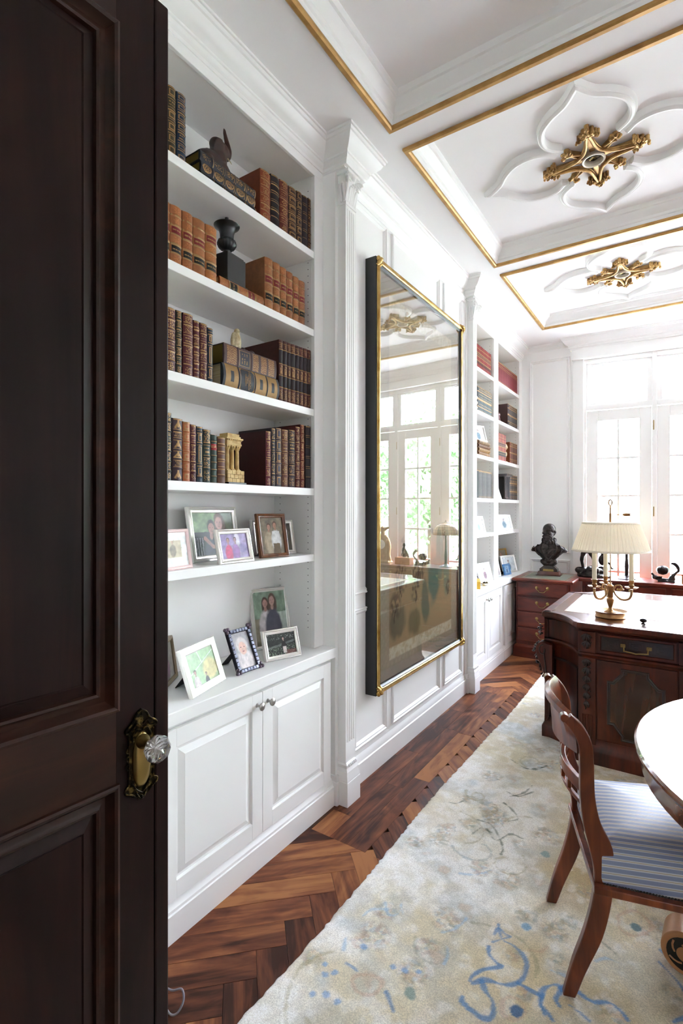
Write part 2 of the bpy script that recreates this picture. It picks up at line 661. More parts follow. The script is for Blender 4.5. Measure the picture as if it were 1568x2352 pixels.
ob('wall_hall', M().box(-2.0, -2.1, -0.05, 2.2, -2.0, 2.9).box(-2.1, -2.1, -0.05, -2.0, YN - 0.16, 2.9).box(2.2, -2.1, -0.05, 2.3, YN - 0.16, 2.9).box(-2.1, -2.1, 2.8, 2.3, YN - 0.16, 2.9).box(-2.1, -2.1, -0.08, 2.3, YN - 0.01, -0.012), HALL, kind='structure', label='dim hall behind the doorway')

CROWN = [(-0.02, 0), (0.092, 0), (0.092, -0.011), (0.086, -0.013), (0.083, -0.026), (0.076, -0.029), (0.066, -0.048), (0.05, -0.064), (0.034, -0.074), (0.030, -0.077), (0.030, -0.086), (0.025, -0.089), (0.022, -0.104), (0.013, -0.112), (0.010, -0.124), (-0.02, -0.124)]
CROWN = [(u, CEIL + z) for u, z in CROWN]
crown_path = [(-1.49, YN), (-1.49, 2.045), (-1.35, 2.045), (-1.35, 2.205), (-1.44, 2.205), (-1.44, 3.85), (-1.35, 3.85), (-1.35, 4.01), (-1.49, 4.01), (-1.49, 5.88), (-0.965, 5.88), (-0.965, 5.77)]
BOW = [(-0.852, 5.835)]
for a in (5.5, 5.0, 1.5, -1.5, -5.0, -5.5):
    BOW.append((BOW[-1][0] + 0.632 * math.cos(R(a)), BOW[-1][1] + 0.632 * math.sin(R(a))))
BOWA = (5.5, 5.0, 1.5, -1.5, -5.0, -5.5)
crown_path += [(x, y - 0.075) for x, y in BOW[1:-1]] + [(3.06, 5.77), (3.06, 5.88), (XR, 5.88), (XR, YN)]
ob('trim_1', M().sweep(crown_path, CROWN), WHITE, smooth=30, kind='structure', label='white crown moulding under the ceiling')

# ------------------------------------------------------------------ panelled wall pieces
PM = [(0, 0), (0.0, 0.012), (0.006, 0.016), (0.012, 0.010), (0.020, 0.012), (0.028, 0.006), (0.034, 0.0)]


def frame_x(m, x, y0, y1, z0, z1, prof=PM):
    """panel moulding on a wall facing +X; profile (inset from the edge, height off the wall)"""
    t = M().sweep([(y0, z0), (y0, z1), (y1, z1), (y1, z0)], prof, closed=True)
    t.v = [(x + q[2], q[0], q[1]) for q in t.v]
    m.join(t)


def frame_y(m, y, x0, x1, z0, z1, prof=PM):
    t = M().sweep([(x0, z0), (x0, z1), (x1, z1), (x1, z0)], prof, closed=True)
    t.v = [(q[0], y - q[2], q[1]) for q in t.v]
    m.join(t)


for (y0, y1) in ((2.225, 2.575), (2.645, 3.345), (3.425, 3.775)):
    for (z0, z1) in ((0.185, 0.925), (1.0, 3.075)):
        mm = M()
        frame_x(mm, -1.427, y0, y1, z0, z1)
        ob('panel_moulding', mm, WHITE, wl, smooth=30)
rail = [(0, 3.03), (0.012, 3.035), (0.016, 3.05), (0.010, 3.06), (0.018, 3.075), (0, 3.085)]
ob('frieze_moulding', M().sweep([(-1.427, 2.2), (-1.427, 3.86)], [(u, z + 0.045) for u, z in rail]), WHITE, wl, smooth=30)

BASEP = [(-0.03, 0), (0.017, 0), (0.017, 0.105), (0.012, 0.11), (0.012, 0.122), (0.006, 0.136), (0.0, 0.15), (-0.03, 0.15)]
ob('baseboard_left', M().sweep([(-1.426, 2.16), (-1.426, 3.87)], BASEP), WHITE, smooth=30, kind='structure', label='white baseboard of the panelled wall')


def pilaster(y0):
    p = thing('pilaster', (-1.41, y0, 0), par=wl)
    W = lambda name, m, **k: ob(name, m, WHITE, p, world=True, **k)
    W('backing', M().box(-1.6, y0 - 0.066, 0, -1.411, y0 + 0.066, 3.2), bev=0.002)
    # fluted shaft: plan outline with four shallow flutes
    hw, xf = 0.043, -1.365
    pts = [(-1.415, y0 - hw)]
    for k in range(4):
        a = y0 - hw + 0.008 + k * 0.0185
        pts += [(xf, a), (xf - 0.006, a + 0.003), (xf - 0.0065, a + 0.0105), (xf, a + 0.0135)]
    pts = [(-1.415, y0 - hw), (xf, y0 - hw)] + pts[1:] + [(xf, y0 + hw), (-1.415, y0 + hw)]
    W('fluted_shaft', M().prism(pts, 0.30, 2.93), smooth=20)
    W('shaft_foot', M().box(-1.415, y0 - hw, 0.21, xf, y0 + hw, 0.30))
    W('shaft_neck', M().box(-1.415, y0 - hw, 2.93, xf, y0 + hw, 3.16))
    b = M().box(-1.415, y0 - 0.059, 0, -1.344, y0 + 0.059, 0.118)
    W('plinth_block', b, bev=0.002)
    mp = [(0.02, 0.118), (0.0, 0.118), (0.0, 0.13), (0.006, 0.15), (0.004, 0.165), (0.012, 0.18), (0.010, 0.195), (0.02, 0.205), (0.02, 0.214), (0.03, 0.214)]
    path = [(-1.415, y0 - 0.057), (-1.346, y0 - 0.057), (-1.346, y0 + 0.057), (-1.415, y0 + 0.057)]
    mm = M().sweep(path, [(-u, z) for u, z in mp])
    mm.box(-1.415, y0 - 0.04, 0.118, -1.368, y0 + 0.04, 0.213)
    W('base_moulding', mm, smooth=35)
    t = M()
    for k in range(5):
        t.ball((-1.352, y0 - 0.03 + k * 0.015, 0.196), (0.006, 0.006, 0.008), 8, 6)
    W('bead_row', t, smooth=180)
    t = M().box(-1.56, y0 - 0.078, 0, -1.392, y0 - 0.05, 0.115)
    t.box(-1.56, y0 - 0.074, 0.115, -1.398, y0 - 0.05, 0.145)
    t.box(-1.5, y0 + 0.05, 0, -1.398, y0 + 0.078, 0.115)
    W('return_base', t, bev=0.003)
    # acanthus capital
    c = M()
    c.sweep([(-1.415, y0 - hw), (xf, y0 - hw), (xf, y0 + hw), (-1.415, y0 + hw)], [(0.004, 2.945), (-0.004, 2.945), (-0.007, 2.952), (-0.004, 2.959), (0.004, 2.959)])
    for s in (-1, 1):
        for kk in range(3):
            yy = y0 + s * (0.006 + kk * 0.017)
            hgt = (0.085, 0.07, 0.095)[kk]
            path = [(xf - 0.002, yy, 2.962), (xf + 0.008, yy, 2.962 + hgt * 0.5), (xf + 0.016, yy + s * 0.003, 2.962 + hgt * 0.85), (xf + 0.026, yy + s * 0.005, 2.962 + hgt), (xf + 0.031, yy + s * 0.005, 2.962 + hgt * 0.86)]
            c.tube(catmull(path, 3), [0.010, 0.0105, 0.0105, 0.010, 0.010, 0.009, 0.009, 0.009, 0.008, 0.007, 0.006, 0.005, 0.004], 8, flat=0.55, up=(1, 0, 0))
        # side leaves on the return towards the bookcase
        for kk in range(2):
            xx = -1.39 + kk * 0.018
            path = [(xx, y0 + s * hw, 2.962), (xx, y0 + s * (hw + 0.007), 3.01), (xx, y0 + s * (hw + 0.016), 3.045), (xx, y0 + s * (hw + 0.02), 3.035)]
            c.tube(catmull(path, 3), 0.009, 8, flat=0.6)
        # corner volute
        sp = []
        for q in range(22):
            a = q / 21 * 3.6 * math.pi
            rr = 0.021 * (1 - q / 26)
            sp.append((xf + 0.016 + rr * math.cos(a) * 0.7, y0 + s * (hw + 0.004 + rr * math.cos(a) * 0.75), 3.068 + rr * math.sin(a)))
        c.tube(sp, [0.0075 - 0.0002 * q for q in range(22)], 7)
        c.ball((xf + 0.016, y0 + s * (hw + 0.004), 3.068), 0.008, 8, 6)
    c.ball((xf + 0.02, y0, 3.085), (0.012, 0.016, 0.014), 10, 7)
    c.box(-1.415, y0 - hw - 0.012, 3.098, xf + 0.022, y0 + hw + 0.012, 3.112)
    W('capital', c, smooth=45)
    e = M().box(-1.5, y0 - 0.07, 3.112, -1.355, y0 + 0.075, 3.24)
    W('entablature_block', e)
    return p


pilaster(2.111)
pilaster(3.935)

# ------------------------------------------------------------------ ceiling with coffers
COLS = ((-1.125, 0.345), (0.525, 1.995), (2.175, 3.645))
ROWS = ((0.66, 2.095), (2.28, 3.70), (3.90, 5.255))
xs = [-1.95] + [q for c in COLS for q in c] + [4.12]
ys = [YN - 0.1] + [q for c in ROWS for q in c] + [6.4]
m = M()
for i in range(len(xs) - 1):
    for j in range(len(ys) - 1):
        if i % 2 == 1 and j % 2 == 1:
            continue
        m.box(xs[i], ys[j], CEIL, xs[i + 1], ys[j + 1], CEIL + 0.10)
m.box(-1.95, YN - 0.1, CEIL + 0.10, 4.12, 6.4, CEIL + 0.2)
ceil = ob('ceiling', m, CEILW, kind='structure', label='white coffered ceiling')
COF = [(0, 0.0), (0.004, 0.0), (0.006, 0.018), (0.014, 0.022), (0.018, 0.036), (0.032, 0.048), (0.046, 0.062), (0.050, 0.072), (0.060, 0.076), (0.066, 0.092), (0.066, 0.1), (0, 0.1)]
COF = [(u, CEIL + z) for u, z in COF]
GTR = [(-0.026, -0.001), (-0.026, -0.012), (-0.020, -0.017), (-0.004, -0.017), (0.003, -0.012), (0.003, 0.028), (-0.001, 0.028), (-0.001, -0.001)]
GTR = [(u, CEIL + z) for u, z in GTR]
OGEE = [(0.135, 0.165), (0.185, 0.215), (0.203, 0.285), (0.185, 0.365), (0.13, 0.43), (0.06, 0.48), (0.0, 0.56)]
LOBE = catmull(OGEE, 6)
lobe = LOBE + [(-x, y) for x, y in reversed(LOBE[:-1])]
QP = [(-0.019, 0.0), (-0.019, -0.024), (-0.013, -0.034), (-0.004, -0.037), (0.004, -0.034), (0.009, -0.028), (0.013, -0.030), (0.018, -0.022), (0.019, 0.0)]
QP = [(u, CEIL + 0.1 + z) for u, z in QP]
coffer_mesh = {}
for i, (x0, x1) in enumerate(COLS):
    for j, (y0, y1) in enumerate(ROWS):
        cx, cy = (x0 + x1) / 2, (y0 + y1) / 2
        path = [(x0, y0), (x0, y1), (x1, y1), (x1, y0)]
        cf = ob('coffer_moulding', M().sweep(path, COF, closed=True), WHITE, ceil, smooth=30)
        ob('gilded_border', M().sweep(path, GTR, closed=True), GOLD, cf, smooth=30)
        for q in range(4):
            mm = M().sweep(lobe, QP)
            ob('ogee_moulding', mm.xf(Matrix.Translation((cx, cy, 0)) @ Matrix.Rotation(q * math.pi / 2, 4, 'Z')), WHITE, cf, smooth=35)


def medallion(cx, cy, label):
    z0 = CEIL + 0.1
    t = thing('ceiling_medallion', (cx, cy, z0), label=label, cat='medallion', group='gilded ceiling medallions')
    rim = [(0.05, 0.0), (0.058, -0.03), (0.054, -0.036), (0.047, -0.034), (0.045, -0.02), (0.043, 0.0)]
    mm = M()
    n = 36
    v = [(r * math.cos(2 * math.pi * k / n), r * math.sin(2 * math.pi * k / n), z) for r, z in rim for k in range(n)]
    f = [(i * n + k, i * n + (k + 1) % n, ((i + 1) % 6) * n + (k + 1) % n, ((i + 1) % 6) * n + k) for i in range(6) for k in range(n)]
    ob('centre_ring', mm.add(v, f), MEDW, t, smooth=40)
    ob('centre_eye', M().lathe([(0.001, -0.012), (0.02, -0.022), (0.034, -0.012), (0.044, -0.004), (0.044, 0.0)], 24), OLDBRASS, t, smooth=50)
    rr = random.Random(3)
    for q in range(4):
        A = Matrix.Rotation(q * math.pi / 2, 4, 'Z')
        mm = M()
        for s in (-1, 1):
            for off, rad, zz in ((0.0, 0.009, -0.03), (0.010, 0.007, -0.022), (-0.008, 0.006, -0.02)):
                pts = catmull([(0.052, s * 0.062, zz), (0.075, s * (0.038 + off * 0.5), zz), (0.115, s * (0.022 + off * 0.6), zz), (0.16, s * (0.014 + off * 0.3), zz), (0.205, s * 0.006, zz)], 4)
                mm.tube(pts, rad, 7)
        mm.box(0.05, -0.012, -0.016, 0.2, 0.012, 0.0)
        ob('arm', mm.xf(A), LEAFGOLD, t, smooth=60)
        lf = M()
        for (px, py, s) in ((0.2, 0.03, 1), (0.2, -0.03, 1), (0.222, 0.018, 1.05), (0.222, -0.018, 1.05), (0.245, 0.0, 1.0), (0.21, 0.0, 1.2), (0.19, 0.045, 0.7), (0.19, -0.045, 0.7)):
            for w in range(4):
                a = rr.uniform(0, 6.28)
                lf.ball((px + 0.012 * s * math.cos(a), py + 0.012 * s * math.sin(a), -0.028 + rr.uniform(-0.012, 0.008)), (0.011 * s, 0.007 * s, 0.009), 8, 6, Matrix.Rotation(a, 3, 'Z'))
            lf.tube([(px, py, 0), (px, py, -0.03)], 0.012 * s, 7)
        ob('leaf_crocket', lf.xf(A), LEAFGOLD, t, smooth=60)
        B = Matrix.Rotation(q * math.pi / 2 + math.pi / 4, 4, 'Z')
        mm = M()
        for s in (-1, 1):
            mm.tube(catmull([(0.075, s * 0.012, -0.022), (0.105, s * 0.009, -0.024), (0.135, s * 0.004, -0.026), (0.155, s * 0.012, -0.03)], 4), 0.006, 7)
        mm.box(0.06, -0.006, -0.02, 0.15, 0.006, 0)
        for w in range(9):
            a = rr.uniform(0, 6.28)
            mm.ball((0.16 + 0.018 * math.cos(a), 0.022 * math.sin(a), -0.026 + rr.uniform(-0.01, 0.008)), (0.012, 0.009, 0.010), 8, 6, Matrix.Rotation(a, 3, 'Z'))
        mm.tube([(0.16, 0, 0), (0.16, 0, -0.028)], 0.016, 7)
        ob('small_crocket', mm.xf(B), LEAFGOLD, t, smooth=60)
    return t


MEDW = mat('pale_gilt_ring', '#e9dfcc', 0.4, 0.1)
for i, (x0, x1) in enumerate(COLS):
    for j, (y0, y1) in enumerate(ROWS):
        if j == 0 or i == 2:
            continue
        lab = {(0, 1): 'gilded gothic medallion in the near coffer, large leafy cross of antique gold',
               (0, 2): 'gilded gothic medallion in the far coffer nearest the window',
               (1, 1): 'gilded ceiling medallion over the round table, second row of coffers',
               (1, 2): 'gilded ceiling medallion over the desk, second row of coffers'}[(i, j)]
        medallion((x0 + x1) / 2, (y0 + y1) / 2, lab)

# ------------------------------------------------------------------ end wall: pier, bow window
ew = ob('wall_end', M().box(-1.95, YE, 0, -0.945, 6.2, CEIL).box(3.0, YE, 0, 4.12, 6.2, CEIL), WHITE, kind='structure', label='white end wall beside the bow window')
hp = [(x, y - 0.02) for x, y in BOW]
ob('wall_header', M().sweep([(-0.96, 5.82)] + hp + [(3.02, 5.82)], [(0.05, 3.02), (0.05, CEIL), (-0.25, CEIL), (-0.25, 3.02)]), WHITE, kind='structure', label='white header above the bow window')
for (z0, z1) in ((0.17, 0.91), (0.985, 3.08)):
    mm = M()
    frame_y(mm, YE + 0.002, -1.395, -0.985, z0, z1, [(u, h * 1.3) for u, h in PM])
    ob('panel_moulding', mm, WHITE, ew, smooth=30)
ob('window_jamb', M().box(-0.955, 5.80, 0, -0.852, 6.1, 3.1), WHITE, ew, bev=0.003)
ob('window_jamb', M().box(2.92, 5.80, 0, 3.02, 6.1, 3.1), WHITE, ew, bev=0.003)
ob('baseboard_end', M().sweep([(-1.5, YE), (-0.95, YE)], BASEP), WHITE, smooth=30, kind='structure', label='white baseboard of the end wall')

HINGE = BRASS
for i in range(6):
    (xa, ya), ang = BOW[i], R(BOWA[i])
    w = thing('window_%d' % (i + 1), (xa, ya, 0), (0, 0, ang), kind='structure', label='white french window of the bow with leaded transom')
    W = 0.632
    P = lambda name, m, mt=WHITE, par=None, **k: ob(name, m, mt, par or w, **k)
    fr = M().box(-0.02, 0, 0, 0.02, 0.1, 3.05).box(0.02, 0, 2.975, W - 0.02, 0.1, 3.05).box(0.02, 0, 2.485, W - 0.02, 0.1, 2.535)
    if i == 5:
        fr.box(W - 0.02, 0, 0, W + 0.02, 0.1, 3.05)
    P('frame', fr, bev=0.003)
    # transom
    t = M().box(0.02, 0.02, 2.535, 0.065, 0.07, 2.975).box(W - 0.065, 0.02, 2.535, W - 0.02, 0.07, 2.975).box(0.065, 0.02, 2.535, W - 0.065, 0.07, 2.56).box(0.065, 0.02, 2.955, W - 0.065, 0.07, 2.975)
    tr = P('transom_sash', t, bev=0.002)
    ob('pane', M().box(0.065, 0.043, 2.56, W - 0.065, 0.047, 2.955), GLASS, tr)
    ld = M()
    x0, x1, z0, z1 = 0.067, W - 0.067, 2.562, 2.953
    for o_ in (0.0, 0.045):
        ld.tube([(x0 + o_, 0.042, z0 + o_), (x1 - o_, 0.042, z0 + o_), (x1 - o_, 0.042, z1 - o_), (x0 + o_, 0.042, z1 - o_), (x0 + o_, 0.042, z0 + o_)], 0.0035, 5)
    ax0, ax1, az0, az1 = x0 + 0.045, x1 - 0.045, z0 + 0.045, z1 - 0.045
    k = -6
    while k < 12:
        for s in (1, -1):
            # z = az0 + s*1.4*(x-xk)
            xk = ax0 + k * 0.085
            pts = []
            for zz in (az0, az1):
                pts.append((xk + s * (zz - az0) / 1.45, zz))
            (p0, q0), (p1, q1) = pts
            if p0 > p1:
                p0, q0, p1, q1 = p1, q1, p0, q0
            a_, b_ = max(p0, ax0), min(p1, ax1)
            if b_ - a_ > 0.01:
                f_ = lambda x: q0 + (q1 - q0) * (x - p0) / (p1 - p0)
                ld.tube([(a_, 0.042, f_(a_)), (b_, 0.042, f_(b_))], 0.0025, 4)
        k += 1
    ob('lead_cames', ld, LEAD, tr)
    # french door leaf
    lf = M().box(0.022, 0.015, 0.02, 0.13, 0.06, 2.478).box(W - 0.13, 0.015, 0.02, W - 0.022, 0.06, 2.478).box(0.13, 0.015, 2.37, W - 0.13, 0.06, 2.478).box(0.13, 0.015, 0.02, W - 0.13, 0.06, 0.42)
    dl = P('door_leaf', lf, bev=0.003)
    gx0, gx1, gz0, gz1 = 0.13, W - 0.13, 0.42, 2.37
    mb = M().box((gx0 + gx1) / 2 - 0.011, 0.022, gz0, (gx0 + gx1) / 2 + 0.011, 0.055, gz1)
    for q in range(1, 5):
        zz = gz0 + (gz1 - gz0) * q / 5
        mb.box(gx0, 0.022, zz - 0.011, gx1, 0.055, zz + 0.011)
    ob('muntins', mb, WHITE, dl)
    xm = (gx0 + gx1) / 2
    for cx_ in ((gx0, xm - 0.011), (xm + 0.011, gx1)):
        for q in range(5):
            za = gz0 + (gz1 - gz0) * q / 5 + 0.011
            zb = gz0 + (gz1 - gz0) * (q + 1) / 5 - 0.011
            ob('pane', M().box(cx_[0], 0.036, za, cx_[1], 0.04, zb), GLASS, dl)
    for zz in (0.6, 1.43, 2.29):
        ob('hinge', M().lathe([(0.006, -0.05), (0.008, -0.045), (0.008, 0.045), (0.006, 0.05)], 10, (0.625, 0.006, zz)), HINGE, dl, smooth=40)

# ------------------------------------------------------------------ garden outside
ob('ground', M().box(-14, 6.2, -0.4, 20, 30, -0.3).box(4.2, -12, -0.4, 20, 6.2, -0.3), LAWN, kind='structure', label='lawn outside the windows, greyed to keep its bounced light neutral')
ob('terrace', M().box(-3, 6.2, -0.3, 8, 8.2, -0.06), mat('terrace_stone', '#dcd8d0', 0.8, col2='#c6c2ba', nscale=3), kind='structure', label='stone terrace outside the bow window')


def tree(x, y, h, r, label):
    t = thing('tree', (x, y, -0.3), label=label, cat='tree', group='trees in the garden')
    ob('trunk', M().tube([(0, 0, 0), (0.1, 0.05, h * 0.4), (0, 0, h * 0.8)], [0.16, 0.11, 0.05], 8), BARK, t, smooth=60)
    rr = np.random.default_rng(abs(int(x * 100)) + 7)
    n = 5200
    a = rr.uniform(0, 2 * math.pi, n)
    cz = rr.uniform(-1, 1, n)
    rad = rr.uniform(0.35, 1.0, n) ** 0.5 * (0.8 + 0.35 * np.sin(a * 3 + cz * 4))
    px = r * rad * np.sqrt(1 - cz ** 2) * np.cos(a)
    py = r * rad * np.sqrt(1 - cz ** 2) * np.sin(a)
    pz = h * 0.58 + h * 0.44 * rad * cz
    v, f = [], []
    for k in range(n):
        d = Vector(rr.normal(size=3)).normalized()
        e = d.orthogonal().normalized()
        g = d.cross(e)
        s = rr.uniform(0.07, 0.14)
        c = Vector((px[k], py[k], pz[k]))
        v += [c - e * s, c - g * s * 0.4, c + e * s, c + g * s * 0.4]
        f.append((4 * k, 4 * k + 1, 4 * k + 2, 4 * k + 3))
    me = D.meshes.new('foliage')
    me.from_pydata([tuple(q) for q in v], [], f)
    ob('foliage', me, LEAF, t)


tree(-3.6, 11.0, 3.4, 1.2, 'green tree outside the bow window, furthest left of the group')
tree(1.55, 9.9, 3.9, 1.15, 'green tree outside the bow window, second from the left')
tree(3.9, 10.6, 4.4, 1.2, 'taller green tree outside the bow window, third from the left')
tree(6.4, 12.6, 4.4, 1.4, 'green tree furthest right in the garden')
# ================================================================== built-in bookcases and cabinets
SHZ = (1.232, 1.552, 1.938, 2.327, 2.707)
XST = -1.485      # stile face
XBK = -1.745      # shelf back


def bookcase(name, y0, y1, opens, label, stiles):
    b = thing(name, (-1.6, (y0 + y1) / 2, 0.7725), label=label, cat='bookcase')
    W = lambda n, m, mt=SHELFW, **k: ob(n, m, mt, b, world=True, **k)
    W('back_panel', M().box(-1.76, y0, 0.7725, XBK, y1, 3.12))
    W('top_panel', M().box(XBK, y0, 3.085, -1.50, y1, 3.12))
    W('top_rail', M().box(-1.50, y0, 3.078, XST, y1, 3.2), WHITE, bev=0.002)
    for (a, c) in stiles:
        W('stile', M().box(-1.505, a, 0.7725, XST, c, 3.078), WHITE, bev=0.002)
    for (a, c) in opens:
        W('side_panel', M().box(XBK, a - 0.018, 0.7725, -1.505, a, 3.085))
        W('side_panel', M().box(XBK, c, 0.7725, -1.505, c + 0.018, 3.085))
        for z in SHZ:
            W('shelf', M().box(XBK, a + 0.001, z - 0.034, XST - 0.003, c - 0.001, z), WHITE, bev=0.002)
        pg = M()
        for xx in (-1.525, -1.705):
            for k in range(68):
                z = 0.87 + k * 0.032
                if any(s - 0.04 < z < s + 0.004 for s in SHZ):
                    continue
                for (yy, d) in ((c, -1),):
                    pg.add([(xx + 0.0026 * math.cos(q * math.pi / 3), yy + d * 0.0004, z + 0.0026 * math.sin(q * math.pi / 3)) for q in range(6)], [(0, 1, 2, 3, 4, 5)])
        W('shelf_pin_holes', pg, BLACKL, kind='stuff')
    return b


bookcase('bookcase', 0.93, 2.045, [(1.03, 1.974)], 'tall white built-in bookcase behind the dark door, full of leather books', [(0.93, 1.03), (1.974, 2.045)])
bookcase('bookcase', 4.005, 5.83, [(4.06, 4.817), (4.955, 5.719)], 'white built-in bookcase with two bays by the window', [(4.0, 4.06), (4.817, 4.955), (5.719, 5.83)])


def raised(m, x, y0, y1, z0, z1):
    """raised and fielded panel facing +X"""
    pr = [(0.0, -0.012), (0.0, 0.0), (0.003, -0.008), (0.012, -0.008), (0.034, 0.0), (0.036, 0.001)]
    t = M().sweep([(y0, z0), (y0, z1), (y1, z1), (y1, z0)], pr + [(0.036, -0.012)], closed=True)
    t.v = [(x + q[2], q[0], q[1]) for q in t.v]
    m.join(t)
    m.box(x - 0.012, y0 + 0.035, z0 + 0.035, x + 0.001, y1 - 0.035, z1 - 0.035)


def cabinet(y0, y1, doors, label):
    b = thing('base_cabinet', (-1.6, (y0 + y1) / 2, 0), label=label, cat='cabinet')
    W = lambda n, m, mt=WHITE, par=b, **k: ob(n, m, mt, par, world=True, **k)
    W('body', M().box(-1.745, y0, 0.0, -1.437, y1, 0.73))
    W('plinth', M().sweep([(-1.436, y0), (-1.436, y1)], [(-0.02, 0), (0.026, 0), (0.026, 0.093), (0.022, 0.097), (0.021, 0.106), (0.012, 0.118), (0.006, 0.13), (-0.02, 0.13)]), smooth=30)
    for (a, c, kside) in doors:
        z0, z1 = 0.135, 0.708
        m = M()
        sw, rw = 0.058, 0.062
        m.box(-1.435, a, z0, -1.415, a + sw, z1).box(-1.435, c - sw, z0, -1.415, c, z1)
        m.box(-1.435, a + sw, z0, -1.415, c - sw, z0 + rw).box(-1.435, a + sw, z1 - rw, -1.415, c - sw, z1)
        d = W('door', m, bev=0.0012)
        pn = M()
        raised(pn, -1.4165, a + sw, c - sw, z0 + rw, z1 - rw)
        W('raised_panel', pn, par=d)
        ky = (c - 0.03) if kside > 0 else (a + 0.03)
        kn = M().lathe([(0.009, 0.0), (0.006, 0.004), (0.005, 0.014), (0.012, 0.02), (0.0155, 0.025), (0.0155, 0.029), (0.010, 0.033), (0.002, 0.035)], 20)
        kn.xf(Matrix.Translation((-1.415, ky, 0.662)) @ Matrix.Rotation(R(90), 4, 'Y'))
        W('knob', kn, PEWTER, par=d, smooth=40)
    return b


cabinet(0.96, 2.04, [(1.05, 1.529, 1), (1.532, 2.012, -1)], 'white base cabinet with two raised panel doors under the near bookcase')
cabinet(4.005, 4.89, [(4.01, 4.400, 1), (4.403, 4.845, -1)], 'white base cabinet under the left bay of the window bookcase')
cabinet(4.892, 5.82, [(4.94, 5.33, 1), (5.333, 5.76, -1)], 'white base cabinet behind the filing cabinet under the right bay')
ob('countertop', M().box(-1.745, 0.93, 0.7255, -1.405, 2.045, 0.7725), WHITE, bev=0.003, label='white countertop of the near bookcase holding photo frames', cat='countertop')
ob('countertop', M().box(-1.745, 4.005, 0.7255, -1.405, 5.83, 0.7725), WHITE, bev=0.003, label='white countertop under the window bookcase', cat='countertop')

# ================================================================== the dark door
dr = thing('door_1', (-0.978, 0.743, 0), (0, 0, R(-94.3)), kind='structure', label='open dark mahogany door with raised panels in the foreground')


def rect_y(m, x0, x1, z0, z1, prof):
    """moulding on the door face; profile (inset, out)"""
    t = M().sweep([(x0, z0), (x0, z1), (x1, z1), (x1, z0)], prof, closed=True)
    t.v = [(q[0], q[2], q[1]) for q in t.v]
    m.join(t)


DW, DH = 0.90, 2.60
m = M().box(0.037, -0.045, 0.01, 0.124, 0, DH)
ob('latch_stile', m, DOORW, dr, bev=0.001)
ob('edge_bead', M().box(0.0, -0.045, 0.01, 0.0345, 0.001, DH), DOORW, dr, bev=0.004)
ob('hinge_stile', M().box(DW - 0.124, -0.045, 0.01, DW, 0, DH), DOORW, dr)
ob('edge_groove', M().box(0.03, -0.045, 0.01, 0.04, -0.006, DH), DOORW, dr)
DOORR = wood('dark_door_rail_wood', '#180c08', '#2d170f', '#482517', 0.5, 'x', 0.42, 0.0, spec=0.3)
ob('bottom_rail', M().box(0.124, -0.045, 0.01, DW - 0.124, 0, 0.26), DOORR, dr)
ob('lock_rail', M().box(0.124, -0.045, 0.866, DW - 0.124, 0, 1.03), DOORR, dr)
ob('top_rail', M().box(0.124, -0.045, 2.472, DW - 0.124, 0, DH), DOORR, dr)
for (z0, z1) in ((0.26, 0.866), (1.03, 2.472)):
    pm = M()
    rect_y(pm, 0.118, DW - 0.118, z0 - 0.006, z1 + 0.006, [(0.0, 0.0), (0.001, 0.006), (0.006, 0.008), (0.012, 0.005), (0.016, -0.004), (0.024, -0.012), (0.033, -0.010), (0.040, -0.004), (0.045, -0.006), (0.048, -0.016), (0.048, -0.03), (0.0, -0.03)])
    pl = ob('panel_moulding', pm, DOORR, dr, smooth=30)
    pf = M()
    rect_y(pf, 0.16, DW - 0.16, z0 + 0.036, z1 - 0.036, [(0.0, -0.03), (0.0, -0.016), (0.004, -0.015), (0.030, -0.0025), (0.033, -0.005), (0.036, -0.003), (0.036, -0.03)])
    pf.box(0.194, -0.03, z0 + 0.07, DW - 0.194, -0.003, z1 - 0.07)
    ob('raised_panel', pf, DOORW, dr, smooth=30)

